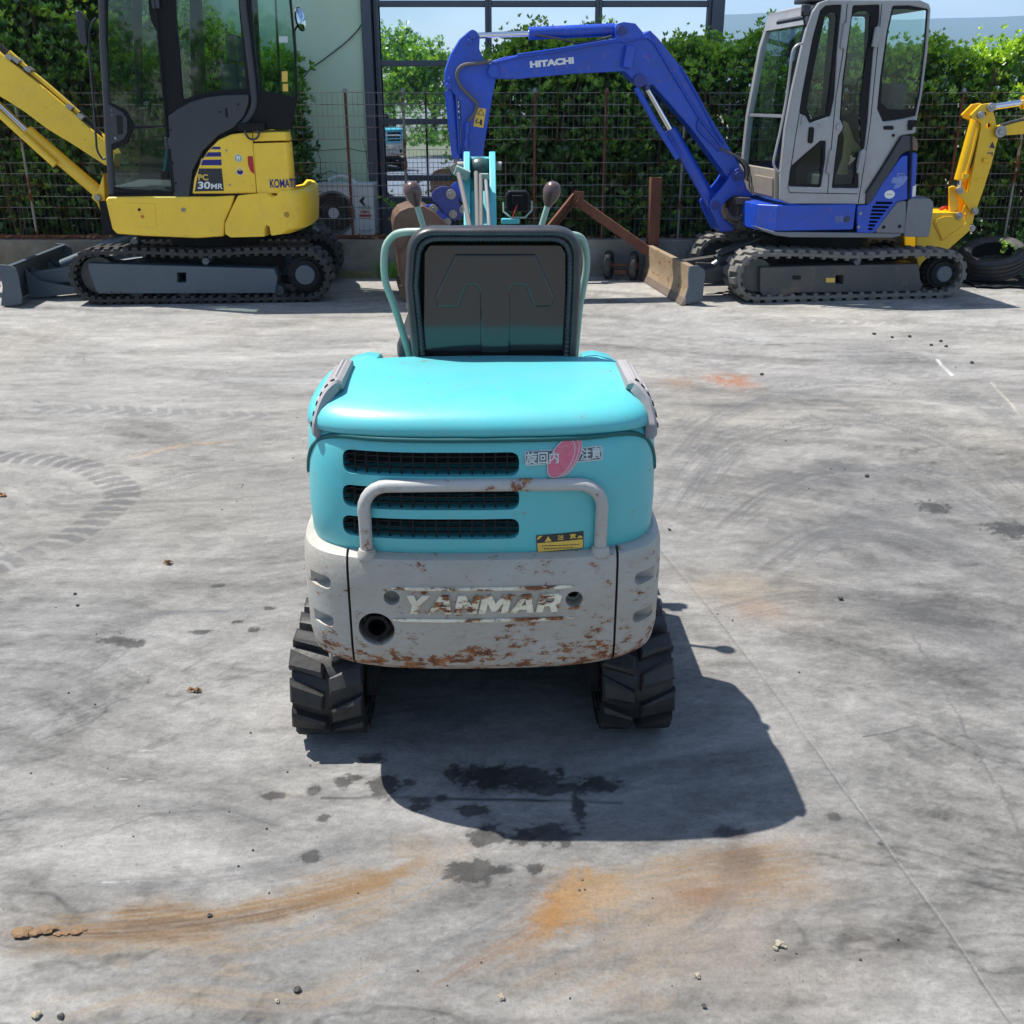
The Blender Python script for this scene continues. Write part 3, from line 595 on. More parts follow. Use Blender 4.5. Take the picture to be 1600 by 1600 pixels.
# ------------------------------------------------------------ leaves
def leaf_mesh(name, cen, dirs, sizes, mats, nper, mlist, parent, spread=.9):
    """rosettes of folded leaves: cen (n,3), dirs (n,3), one rosette of nper leaves each"""
    n = len(cen); rng = np.random.default_rng(abs(hash(name)) % 1000 if False else len(cen))
    d = dirs / np.linalg.norm(dirs, axis=1)[:, None]
    h = np.tile([[0, 0, 1.]], (n, 1)); h[np.abs(d[:, 2]) > .95] = [1, 0, 0]
    e1 = np.cross(d, h); e1 /= np.linalg.norm(e1, axis=1)[:, None]; e2 = np.cross(d, e1)
    V = []; MI = []
    for k in range(nper):
        ph = 2 * np.pi * (k / nper) + rng.random(n) * 1.2; op = spread * (.45 + .75 * rng.random(n))
        ax = d * np.cos(op)[:, None] + (e1 * np.cos(ph)[:, None] + e2 * np.sin(ph)[:, None]) * np.sin(op)[:, None]
        sd = np.cross(ax, d) + (rng.random((n, 3)) - .5) * .5; sd /= np.linalg.norm(sd, axis=1)[:, None] + 1e-9; nn = np.cross(ax, sd)
        l = sizes * (.7 + .5 * rng.random(n)); w = l * .23
        c = cen + (rng.random((n, 3)) - .5) * .012
        mid = c + ax * (l * .55)[:, None] - nn * (l * .05)[:, None]; tip = c + ax * l[:, None] - nn * (l * .0)[:, None]
        L_ = mid + sd * w[:, None] + nn * (w * .35)[:, None]; R_ = mid - sd * w[:, None] + nn * (w * .35)[:, None]
        V.append(np.stack([c, L_, tip, R_], 1)); MI.append(mats)
    V = np.concatenate(V).reshape(-1, 3); MI = np.concatenate(MI); nf = len(MI); q = np.arange(nf * 4).reshape(-1, 4)
    tri = np.concatenate([q[:, [0, 1, 2]], q[:, [0, 2, 3]]]); MI2 = np.concatenate([MI, MI])
    me = bpy.data.meshes.new(name); me.vertices.add(len(V)); me.loops.add(len(tri) * 3); me.polygons.add(len(tri))
    me.vertices.foreach_set('co', V.ravel().astype('f')); me.loops.foreach_set('vertex_index', tri.ravel().astype('i'))
    me.polygons.foreach_set('loop_start', np.arange(0, len(tri) * 3, 3, dtype='i')); me.polygons.foreach_set('material_index', MI2.astype('i')); me.update(calc_edges=True)
    for m_ in mlist: me.materials.append(m_)
    o = bpy.data.objects.new(name, me); C.objects.link(o)
    if parent: o.parent = parent
    return o
LM = [M['leafdark'], M['leaf'], M['leafyoungsun']]
def hedge(x0, x1, y0, y1, top, label, seed, zb=.26, dens=1.0, thin=None):
    rng = np.random.default_rng(seed); root = empty('hedge', ((x0 + x1) / 2, y0, zb), label=label, cat='hedge'); ox, oy, oz = root.location
    Lx = x1 - x0; cen = []; dr = []; mt = []; sz = []
    def addp(c, d, m, s): cen.append(c); dr.append(d); mt.append(m); sz.append(s)
    nf = int(Lx * 2.0 * 400 * dens)
    for _ in range(nf):                                # the face towards the yard
        x = x0 + rng.random() * Lx; H = top(x); z = zb + (H - zb) * rng.random() ** .82; t = (z - zb) / (H - zb)
        cl = vn(np.array([x * 2.6 + seed]), np.array([z * 3.3]))[0] * .65 + vn(np.array([x * 7 + seed]), np.array([z * 8]))[0] * .35
        if cl < .52 - .40 * t ** 1.6: 
            if rng.random() < .8: continue
        dep = (rng.exponential(.07) if cl > .5 else .08 + rng.exponential(.16)) + (.10 * (1 - t) if t < .75 else 0) + .10 * max(0, .6 - cl)
        if thin and rng.random() < thin(x): continue
        y = y0 + min(dep, .6) + .34 * max(0, (t - .72) / .28) ** 1.7
        d = np.array([rng.normal(0, .45), -1 + .3 * rng.random(), .35 + 1.0 * t + rng.normal(0, .3)])
        m = 2 if (t > .74 and rng.random() < .62) else (1 if (rng.random() < .30 + .62 * t - dep * 1.2) else 0)  # sunlit upper edge put into the leaf colour: brightest green gathers there
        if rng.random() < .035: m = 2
        addp((x, y, z), d, m, .042 + .020 * rng.random())
    nt_ = int(Lx * (y1 - y0) * 700 * dens)
    for _ in range(nt_):                               # the top, with shoots standing up
        x = x0 + rng.random() * Lx; y = y0 + .16 + rng.random() ** 1.4 * (y1 - y0 - .16); H = top(x) + (vn(np.array([x * 5 + seed]), np.array([y * 5]))[0] - .5) * .16
        z = H - rng.exponential(.07); 
        if rng.random() < .02: z = H + rng.random() * .12
        if rng.random() < .05: z = H + rng.random() * .10
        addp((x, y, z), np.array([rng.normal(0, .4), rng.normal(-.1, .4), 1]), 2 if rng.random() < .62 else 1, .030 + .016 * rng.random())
    ni = int(Lx * (y1 - y0) * 2 * 620)
    for _ in range(ni):                                # inner leaves
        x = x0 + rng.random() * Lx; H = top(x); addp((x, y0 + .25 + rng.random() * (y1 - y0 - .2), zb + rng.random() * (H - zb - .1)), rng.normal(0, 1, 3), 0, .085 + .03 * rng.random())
    for xe in (x0, x1):
        for _ in range(int((y1 - y0) * 300)):
            H = top(xe); z = zb + rng.random() * (H - zb); addp((xe + rng.normal(0, .04), y0 + rng.random() * (y1 - y0), z), np.array([np.sign(xe - (x0 + x1) / 2), rng.normal(0, .4), .4]), 1 if z > H - .5 else 0, .06)
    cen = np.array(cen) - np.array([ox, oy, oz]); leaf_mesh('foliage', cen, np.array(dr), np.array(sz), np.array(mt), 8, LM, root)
    mb = MB(); x = x0 + .1
    while x < x1 - .05:
        H = top(x); yy = y0 + .25 + rng.random() * .25
        for k in range(4):
            p = Vector((x - ox, yy - oy, zb - oz - .05)); pts = [p]; n_ = 6; dx = rng.normal(0, .28); dy = rng.normal(-.12, .16)
            for i in range(1, n_ + 1): pts.append(p + Vector((dx * i / n_ + rng.normal(0, .03), dy * i / n_ + rng.normal(0, .02), (H - zb - .12) * i / n_)))
            mb.tube(pts, [.014 - .0019 * i for i in range(n_ + 1)], 5)
        x += .22 + rng.random() * .16
    mb.build('stems', M['wood'], root)
    return root
def topA(x): return 2.75 + .1 * math.sin(x * 3) if x < -3.1 else max(1.93, 2.75 - (x + 3.1) * 1.5 + .06 * math.sin(x * 9))
def topB(x):
    a = 2.04 + .05 * math.sin(x * 3.1) + .035 * math.sin(x * 8.3 + 1)
    if x < .1: a -= (.1 - x) * .25
    if x > 3.7: a -= min(.10, (x - 3.7) * .4)
    return a
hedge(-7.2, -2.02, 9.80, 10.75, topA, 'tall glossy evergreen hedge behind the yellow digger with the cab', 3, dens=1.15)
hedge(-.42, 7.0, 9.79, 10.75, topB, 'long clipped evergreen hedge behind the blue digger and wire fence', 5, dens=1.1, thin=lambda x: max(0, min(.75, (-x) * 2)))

# ------------------------------------------------------------ shared machine pieces
def track_path(u0, u1, r0, r1, zc0=None, zc1=None, sag=.012, n_seg=.012):
    """outer line of a rubber track as (u, z) points at even spacing, starting along the ground"""
    a0, a1 = Vector((u0 + r0, r0 if zc0 is None else zc0)), Vector((u1 - r1, r1 if zc1 is None else zc1)); pts = []
    b = [(a0.x, a0.y - r0), (a1.x, a1.y - r1)]
    for k in range(41): t = k / 40; pts.append((b[0][0] + (b[1][0] - b[0][0]) * t, b[0][1] + (b[1][1] - b[0][1]) * t))
    for k in range(1, 30): an = -math.pi / 2 + math.pi * k / 30; pts.append((a1.x + r1 * math.cos(an), a1.y + r1 * math.sin(an)))
    for k in range(41): t = k / 40; pts.append((a1.x + (a0.x - a1.x) * t, a1.y + r1 + (a0.y + r0 - a1.y - r1) * t - sag * math.sin(math.pi * t) ** 2 + sag * .5 * math.sin(math.pi * 2 * t) ** 2))
    for k in range(1, 30): an = math.pi / 2 + math.pi * k / 30; pts.append((a0.x + r0 * math.cos(an), a0.y + r0 * math.sin(an)))
    return pts
def resample(pts, n):
    P_ = np.array(pts + [pts[0]]); d = np.r_[0, np.cumsum(np.hypot(*np.diff(P_, axis=0).T))]; s = np.linspace(0, d[-1], n + 1)[:-1]
    return np.stack([np.interp(s, d, P_[:, 0]), np.interp(s, d, P_[:, 1])], 1), d[-1]
def make_track(name, path, v0, v1, mat, parent, pitch=.075, th=.022, lug=.022, style='bar', teeth=True, wear=0, T=lambda u, v, z: (u, v, z)):
    n = int(resample(path, 10)[1] / pitch); pts, per = resample(path, n * 4); m = len(pts)
    tg = np.roll(pts, -1, 0) - np.roll(pts, 1, 0); tg /= np.linalg.norm(tg, axis=1)[:, None]; nr = np.stack([tg[:, 1], -tg[:, 0]], 1)
    o = pts - nr * lug; i_ = o - nr * th; mb = MB(); rings = []
    for k in range(m): rings.append([T(o[k][0], v0, o[k][1]), T(o[k][0], v1, o[k][1]), T(i_[k][0], v1, i_[k][1]), T(i_[k][0], v0, i_[k][1])])
    rings.append(rings[0]); mb.loft(rings, False, False)
    w = v1 - v0
    def block(s0, offs, quad, h, shrink=.22):      # quad in (along, v); raised by h from the belt
        vs = []
        jr = [random.uniform(-1, 1) * wear for _ in range(10)]; h = h * (1 - .16 * abs(jr[8]))
        for hh, sk in ((-.003, 0), (h * .82, shrink * .45), (h, shrink + .16 if wear else shrink)):
            ca = sum(q[0] for q in quad) / 4; cv = sum(q[1] for q in quad) / 4
            for qi, (a, v) in enumerate(quad):
                a2 = a + (ca - a) * sk + jr[qi] * .003; v2 = v + (cv - v) * sk * .35 + jr[qi + 4] * .003
                f = (s0 * 4 + (a2 + offs) / per * m) % m; k = int(f); t = f - k; k2 = (k + 1) % m
                p = o[k] * (1 - t) + o[k2] * t; nn = nr[k] * (1 - t) + nr[k2] * t; p = p + nn * hh
                vs.append(mb.bm.verts.new(T(p[0], v2, p[1])))
        for q in ((0, 1, 2, 3), (11, 10, 9, 8), (0, 4, 5, 1), (1, 5, 6, 2), (2, 6, 7, 3), (3, 7, 4, 0), (4, 8, 9, 5), (5, 9, 10, 6), (6, 10, 11, 7), (7, 11, 8, 4)): mb.face([vs[j] for j in q])
    q = .5 * pitch
    for k in range(n):
        if style == 'bar':
            block(k, 0, [(-q * .75, v0 + .006), (q * .55, v0 + .006), (q * 1.0, v0 + w * .56), (-q * .1, v0 + w * .56)], lug)
            block(k, q, [(-q * .1, v0 + w * .44), (q * 1.0, v0 + w * .44), (q * .55, v1 - .006), (-q * .75, v1 - .006)], lug)
        else:
            block(k, 0, [(-q * 1.0, v0 - .004), (q * .5, v0 - .004), (q * 1.25, v0 + w * .46), (q * .15, v0 + w * .46)], lug, .28)
            block(k, q * 1.0, [(q * .15, v0 + w * .54), (q * 1.25, v0 + w * .54), (q * .5, v1 + .004), (-q * 1.0, v1 + .004)], lug, .28)
        if teeth:
            kk = k * 4; p = i_[kk]; t_ = tg[kk]; nn = nr[kk]
            for (va, vb) in ((v0 + w * .02, v0 + w * .10), (v0 + w * .36, v0 + w * .64), (v0 + w * .90, v0 + w * .98)):
                vs = [mb.bm.verts.new(T(*(lambda r: (r[0], v, r[1]))(p + t_ * a * .016 - nn * h))) for h in (-.002, .018) for a in (-1, 1) for v in (va, vb)]
                for f in ((0, 1, 3, 2), (4, 6, 7, 5), (0, 4, 5, 1), (2, 3, 7, 6), (0, 2, 6, 4), (1, 5, 7, 3)): mb.face([vs[j] for j in f])
    return mb.build(name, mat, parent, sharp=28)

# ------------------------------------------------------------ the turquoise mini digger in the middle
FT = Frame(-.062, 2.0, 1.6)
TL = empty('mini_excavator', FT.o, FT.a, 'small turquoise open seat mini digger seen from behind, grey rear weight with worn lettering', 'excavator')
def se(a, yr, yf, z, n=4.2, N_=72, bul=0):       # plan outline of the tail: rounded box, rear edge bowed
    out = []; yc, b_ = (yr + yf) / 2, (yf - yr) / 2
    for k in range(N_):
        t = 2 * math.pi * k / N_; c, s = math.cos(t), math.sin(t)
        x = a * math.copysign(abs(c) ** (2 / n), c); y = yc + b_ * math.copysign(abs(s) ** (2 / n), s)
        if y < yc: y -= bul * (1 - (x / a) ** 2) * min(1, (yc - y) / b_ * 1.2)
        out.append(Vector((x, y, z)))
    return out
def boolean(o, cutters):
    for c in cutters:
        md = o.modifiers.new('b', 'BOOLEAN'); md.operation = 'DIFFERENCE'; md.object = c; md.solver = 'EXACT'
    dg = bpy.context.evaluated_depsgraph_get(); me = bpy.data.meshes.new_from_object(o.evaluated_get(dg)); o.modifiers.clear(); old = o.data; o.data = me
    for p in me.polygons: p.use_smooth = True
    me.set_sharp_from_angle(angle=R(30))
    for c in cutters: bpy.data.objects.remove(c)
# grey cast tail weight
cw_sec = [(.335, .384, .045, 4.2), (.340, .394, .026, 4.4), (.358, .404, .010, 4.8), (.40, .409, .002, 5.0), (.54, .411, .0, 5.0), (.595, .409, .002, 5.0), (.614, .404, .008, 5.0), (.622, .395, .022, 4.8)]
mb = MB(); mb.loft([se(a, yr, .62, z, n, 96, .030) for z, a, yr, n in cw_sec]); weight = mb.build('counterweight', M['castgrey'], TL, sharp=30)
cut = []
def cutter(mb): o = mb.build('cutter', None); o.parent = TL; cut.append(o); return o
xs1, xs2 = FT.uz(549, 950, .02)[0], FT.uz(960, 950, .02)[0]
for x in (xs1, xs2): mb = MB(); mb.box(x - .0028, x + .0028, -.1, .075, .2, .8); cutter(mb)
def hole(px, py, r, d): u, z = FT.uz(px, py, -.02); mb = MB(); mb.cyl((u, -.02, z), r, d * 2, 'y', 32); cutter(mb); return u, z
eu, ez = hole(588, 985, .040, .075); h1 = hole(612, 934, .0175, .03); h2 = hole(897, 936, .019, .035)
for s in (-1, 1):                               # finger pockets in the side pieces, open towards the flank
    for z in (.547, .452):
        pts = roundpoly([(.326, -.020), (.47, -.024), (.47, .016), (.326, .018)], .0175, 6); mb = MB()
        a = [mb.bm.verts.new((s * u, -.08, z + w)) for u, w in pts]; b_ = [mb.bm.verts.new((s * (.40 + (u - .40) * .9), .062, z + w * .72)) for u, w in pts]; nn_ = len(a)
        mb.face(a); mb.face(b_[::-1])
        for i in range(nn_): mb.face([a[i], a[(i + 1) % nn_], b_[(i + 1) % nn_], b_[i]])
        cutter(mb)
bpy.context.view_layer.update(); boolean(weight, cut); cut.clear()
mb = MB(); mb.ring((eu, .03, ez), .026, .020, .07, 'y', 24); mb.cyl((eu, .05, ez), .0205, .004, 'y', 20); mb.ring((eu, .0, ez), .031, .024, .012, 'y', 6); mb.build('exhaust_pipe', M['black'], TL)
for (x, z), r in ((h1, .013), (h2, .014)):
    mb = MB(); mb.cyl((x, .022, z), r, .014, 'y', 6); mb.build('bolt', M['pin'] if r < .0135 else M['mat'], TL)
def rear_y(x, z):                               # y of the weight's back surface
    zz = [s[0] for s in cw_sec]; a = np.interp(z, zz, [s[1] for s in cw_sec]); yr = np.interp(z, zz, [s[2] for s in cw_sec]); n = np.interp(z, zz, [s[3] for s in cw_sec])
    q = min(.999, abs(x) / a); yc, b_ = (yr + .62) / 2, (.62 - yr) / 2; y = yc - b_ * (1 - q ** n) ** (1 / n); return y - .030 * (1 - q * q) * min(1, (yc - y) / b_ * 1.2)
u0, z0 = FT.uz(629, 942, -.02); u1, _ = FT.uz(879, 942, -.02)
GL = {'Y': (1.02, [(0, 1), (.33, 1), (.5, .70), (.70, 1), (1.04, 1), (.67, .44), (.67, 0), (.33, 0), (.33, .44)], []),
      'A': (1.06, [(0, 0), (.36, 1), (.74, 1), (1.06, 0), (.75, 0), (.70, .18), (.36, .18), (.30, 0)], [[(.44, .42), (.63, .42), (.54, .74)]]),
      'N': (1.0, [(0, 0), (0, 1), (.34, 1), (.69, .48), (.69, 1), (1, 1), (1, 0), (.67, 0), (.31, .53), (.31, 0)], []),
      'M': (1.30, [(0, 0), (0, 1), (.40, 1), (.65, .55), (.90, 1), (1.3, 1), (1.3, 0), (.99, 0), (.99, .56), (.75, .12), (.55, .12), (.31, .56), (.31, 0)], []),
      'R': (1.0, [(0, 0), (0, 1), (.76, 1), (.98, .86), (.98, .52), (.80, .40), (1.0, 0), (.68, 0), (.53, .34), (.31, .34), (.31, 0)], [[(.31, .56), (.31, .79), (.67, .79), (.67, .56)]])}
x_ = 0; hL = .043; tot = sum(GL[c][0] for c in 'YANMAR') + .09 * 5 + .2; kx = (u1 - u0) / tot
for ch in 'YANMAR':
    w_, o_, hs_ = GL[ch]; tf_ = lambda q: ((x_ + q[0] + .2 * q[1]) * kx, (q[1] - .5) * hL)
    me = curve_mesh('letter', [tf_(q) for q in o_], [[tf_(q) for q in h] for h in hs_], .012, .0012); 
    for v in me.vertices: x, y, z = v.co; v.co = (u0 + x, rear_y(u0 + x, z0 + y) - z, z0 + y)
    finish(me, 'raised_letter', M['letter'], weight); x_ += w_ + .09
for py, xa, xb in ((917, 612, 897), (966, 614, 896)):
    pts = []
    for k in range(17): x = FT.uz(xa + (xb - xa) * k / 16, py, -.02)[0]; z = FT.uz(755, py, -.02)[1]; pts.append((x, rear_y(x, z) - .001, z + .0))
    mb = MB().tube(pts, [.002] + [.0042] * 15 + [.002], 8); mb.build('raised_rib', M['letter'], weight)
# engine cover: lower door with three louvred slots, hood above with an overhanging lip
dz = [(.600, .384, .040, 4.6), (.63, .389, .030, 4.8), (.70, .391, .026, 4.9), (.80, .388, .028, 4.9), (.845, .385, .032, 4.8), (.868, .382, .037, 4.6), (.878, .377, .042, 4.6)]
mb = MB(); mb.loft([se(a, yr, .60, z, n, 96, .034) for z, a, yr, n in dz]); door = mb.build('engine_door', M['teal'], TL, sharp=50)
def door_y(x, z):
    zz = [s[0] for s in dz]; a = np.interp(z, zz, [s[1] for s in dz]); yr = np.interp(z, zz, [s[2] for s in dz]); n = np.interp(z, zz, [s[3] for s in dz])
    q = min(.999, abs(x) / a); yc, b_ = (yr + .60) / 2, (.60 - yr) / 2; y = yc - b_ * (1 - q ** n) ** (1 / n); return y - .034 * (1 - q * q) * min(1, (yc - y) / b_ * 1.2)
slots = []
for py in (726, 779, 826):
    xa, za = FT.uz(536, py, .03); xb, zb = FT.uz(811, py, .01); zc = FT.uz(740, py, -.002)[1]; hh = .0255 if py == 726 else (.0245 if py == 779 else .0235)
    pts = roundpoly([(xa, zc - hh), (xb, zc - hh), (xb, zc + hh), (xa, zc + hh)], .021, 7); slots.append((xa, xb, zc, hh))
    mb = MB(); mb.prism(pts, -.1, .115); cutter(mb)
bpy.context.view_layer.update(); boolean(door, cut); cut.clear()
for xa, xb, zc, hh in slots:
    mb = MB(); n = 15; y0 = lambda x: door_y(x, zc) + .012
    for k in range(1, n): x = xa + (xb - xa) * k / n; mb.box(x - .0016, x + .0016, y0(x), y0(x) + .006, zc - hh, zc + hh)
    for k in range(1, 4):
        z = zc - hh + 2 * hh * k / 4
        for j in range(n): x0_, x1_ = xa + (xb - xa) * j / n + .0018, xa + (xb - xa) * (j + 1) / n - .0018; y = y0((x0_ + x1_) / 2); mb.box(x0_, x1_, y + .0005, y + .0055, z - .0013, z + .0013)
    g = mb.build('louvre_grille', M['black'], TL)
    mb = MB(); mb.box(xa + .004, xb - .004, .085, .10, zc - hh + .002, zc + hh - .002); mb.build('grille_backing', M['mat'], g)
sp_ = [(-.380, .765), (-.374, .80), (-.360, .835), (-.330, .862), (-.29, .874)] + [(-.29 + .058 * k, .874) for k in range(1, 10)] + [(.29, .874), (.330, .862), (.360, .835), (.374, .80), (.380, .765)]
mb = MB(); mb.tube(smooth([(x, door_y(x, min(z, .868)) + .0035 if z < .87 else door_y(x, .868) - .002, z) for x, z in sp_], 3), [.002] * 3 + [.0062] * 51 + [.002] * 9 if False else .0060, 8); mb.build('seam_gap', M['tealdk'], TL, sharp=50)
hs = [(.878, .370, .052, 4.6), (.877, .3765, .042, 4.6), (.881, .379, .037, 4.6), (.892, .3785, .036, 4.6), (.905, .3765, .041, 4.6), (.917, .372, .053, 4.5), (.927, .364, .069, 4.4), (.935, .355, .096, 4.2), (.941, .344, .130, 4.0), (.945, .330, .175, 3.7), (.948, .312, .23, 3.4), (.949, .275, .30, 3)]
mb = MB(); mb.loft([se(a, yr, .43, z, n, 96, .036) for i, (z, a, yr, n) in enumerate(hs)]); mb.build('engine_hood', M['teal'], TL, sharp=70)
# side consoles standing just ahead of the hood
for s in (-1, 1):
    mb = MB(); secs = []
    for x, y0_, y1_, zt in ((.385, .43, .60, .82), (.38, .42, .62, .87), (.355, .41, .64, .908), (.32, .405, .66, .930), (.285, .405, .66, .938), (.255, .408, .66, .934), (.246, .415, .65, .915)):
        secs.append([Vector((s * x, y0_ + .02, .70)), Vector((s * x, y0_, zt - .05)), Vector((s * x, y0_ + .018, zt - .014)), Vector((s * x, y0_ + .06, zt)), Vector((s * x, y1_ - .08, zt - .012)), Vector((s * x, y1_, zt - .08)), Vector((s * x, y1_, .70))])
    mb.loft(secs); mb.build('side_console', M['teal'], TL, bevel=.008, sharp=50)
mb = MB(); mb.box(-.24, .24, .434, .46, .88, .938); mb.build('seat_plinth', M['teal'], TL, bevel=.008)
# grey rubber corner pads, ribbed across, lying on the hood's rear shoulders
for s in (-1, 1):
    px_ = [(537, 588), (525, 592), (513, 603), (503, 620), (496, 640), (491, 662), (490, 682)] if s < 0 else [(978, 588), (990, 592), (1001, 603), (1012, 620), (1019, 642), (1023, 664), (1024, 684)]
    pp = smooth([(lambda q: (q[0], 0, q[1]))(FT.uz(x, y, .17 - .09 * k / 6)) for k, (x, y) in enumerate(px_)], 8); mb = MB(); rings = []; n_ = len(pp); slot = []
    for i, p in enumerate(pp):
        f = i / (n_ - 1); t = (pp[min(i + 1, n_ - 1)] - pp[max(i - 1, 0)]).normalized(); nn_ = t.cross(Vector((0, 1, 0)))
        if nn_.dot(p - Vector((0, 0, .75))) < 0: nn_ = -nn_
        v0_, v1_ = .135 - .065 * min(1, f * 1.3), .34 - .16 * f; en = min(1, f / .10, (1 - f) / .06); th = (.004 - .001 * f) - (1 - en) * .006
        rib = .0045 if (int(f * 15) % 2 == 0) and .08 < f < .85 else 0
        q = [(v0_ + .012, -.022), (v0_ + .004, -.014), (v0_ - .002, th - .006), (v0_ + .004, th - .001), (v0_ + .020, th + .001), (v0_ + .028, th + rib), (v1_ - .015, th + rib), (v1_, th - .006), (v1_, -.018)]
        rings.append([p + nn_ * b_ + Vector((0, a, 0)) for a, b_ in q])
        if i % 6 == 3 and .1 < f < .9: slot.append((p + nn_ * (th + .0005) + Vector((0, v0_ + .012, 0)), t))
    mb.loft(rings); cp_ = mb.build('corner_pad', M['padgrey'], TL, sharp=24)
    mb = MB()
    for p, t in slot: mb.cbox(p, (.009, .006, .004), (0, -math.atan2(t.z, t.x), 0))
    mb.build('pad_slot', M['mat'], cp_)
# rear guard bar
vb = .0
A = lambda px, py, v=vb: FT.p3(px, py, v)
gz0 = .61; x0b, x1b = A(573, 868).x, A(938, 868).x; zt = A(755, 755).z
pts = [(x0b, .028, gz0), (x0b, .024, zt - .075)] + [(x0b + .05 * (1 - math.cos(t)), .016, zt - .055 + .052 * math.sin(t)) for t in [math.pi / 2 * k / 6 for k in range(7)]]
pts += [(0, .012, zt - .001)] + [(x1b - .05 * (1 - math.cos(t)), .016, zt - .055 + .052 * math.sin(t)) for t in [math.pi / 2 * (1 - k / 6) for k in range(7)]] + [(x1b, .024, zt - .075), (x1b, .028, gz0)]
pts2 = [pts[0]]
for p in pts[1:]:
    a, b_ = Vector(pts2[-1]), Vector(p); n_ = max(1, int((b_ - a).length / .05))
    for k in range(1, n_ + 1): pts2.append(tuple(a.lerp(b_, k / n_)))
pts2 = [(x, y - .02, z) for x, y, z in pts2]
mb = MB().tube(pts2, .0138, 14); bar = mb.build('guard_bar', M['bargrey'], TL)
mb = MB()
for x in (x0b, x1b): mb.lathe([(.0, .012), (.017, .010), (.021, .0), (.021, -.01)], (x, .008, .622), 16)
mb.build('weld_collar', M['castgrey'], bar)
# decals on the door
def on_door(px, py):
    u, z = FT.uz(px, py, .02); return u, z
def decal(name, pts_px, mat, parent=TL, off=.0012, th=.0008):
    pts = [on_door(x, y) for x, y in pts_px]; us = [p[0] for p in pts]
    me = curve_mesh(name, pts, [], th, 0.0001); bm = bmesh.new(); bm.from_mesh(me)
    bmesh.ops.triangulate(bm, faces=bm.faces); bmesh.ops.subdivide_edges(bm, edges=[e for e in bm.edges if e.calc_length() > .015], cuts=2, use_grid_fill=False)
    for v in bm.verts: x, z, d = v.co; v.co = Vector((x, door_y(x, z) - off - d, z))
    bm.to_mesh(me); bm.free(); return finish(me, name, mat, parent)
ell = lambda cx, cy, a, b_, rot, n=36: [(cx + a * math.cos(t) * math.cos(rot) - b_ * math.sin(t) * math.sin(rot), cy + a * math.cos(t) * math.sin(rot) + b_ * math.sin(t) * math.cos(rot)) for t in [2 * math.pi * k / n for k in range(n)]]
lbl = decal('swing_warning_label', roundpoly([(819, 700), (941, 696), (942, 718), (820, 722)], 4), M['palewhite'], off=.0008)
decal('label_bar', roundpoly([(821, 701), (939, 698), (940, 716), (822, 720)], 3), M['signdark'], lbl, .0016)
for k, (cx, a_, b_) in enumerate(((889, 31, 12.5), (884, 31, 13.5), (876, 31, 16))):
    decal('ellipse_edge', ell(cx, 711.5, a_ + 1.2, b_ + 1.2, -1.02), M['palewhite'], lbl, .0022 + k * .0012, .0006); decal('pink_ellipse', ell(cx, 711.5, a_, b_, -1.02), M['pink'], lbl, .0028 + k * .0012, .0006)
def dtext(body, px, py, size, wpx, mat, par, bold=.0003, off=.0062, **kw):
    u, z = on_door(px, py); w = on_door(px + wpx, py)[0] - u
    return text_mesh('lettering', body, size, mat, par, lambda x, y, zz: (u + x, door_y(u + x, z + y) - off - max(zz, 0), z + y), extrude=.0003, bold=bold, width=w, **kw)
dtext('旋回内', 821, 711, .0262, 51, M['palewhite'], lbl, .0006); dtext('注意', 906, 708.5, .0262, 33, M['palewhite'], lbl, .0006, .0028)
l2 = decal('caution_label', [(837, 830), (911, 826), (911, 854), (838, 858)], M['blackprint'], off=.0008)
decal('label_field', [(838.5, 842), (910, 838.5), (910, 852.5), (839.5, 856.5)], M['yelprint'], l2, .0016)
decal('warning_triangle', [(850, 840), (855.5, 831), (861, 839.5)], M['yelprint'], l2, .0016); decal('torn_patch', [(838.5, 834), (841, 830.5), (847, 830.5), (843, 834), (839, 837)], M['yelprint'], l2, .0017)
decal('torn_patch', [(900, 836.5), (905, 832), (909, 834), (909, 836.5)], M['yelprint'], l2, .0017)
dtext('注', 870, 834.5, .013, 10, M['yelprint'], l2, .0003, .0022); dtext('意', 889, 833.5, .013, 10, M['yelprint'], l2, .0003, .0022)
for y_, xa, xb in ((846.5, 846, 902), (851, 849, 892)):
    x = xa
    while x < xb: w = random.uniform(1.5, 4.5); decal('print_line', [(x, y_ - .55), (x + w, y_ - .7), (x + w, y_ + .35), (x, y_ + .5)], M['blackprint'], l2, .0022, .0004); x += w + random.uniform(.8, 1.8)
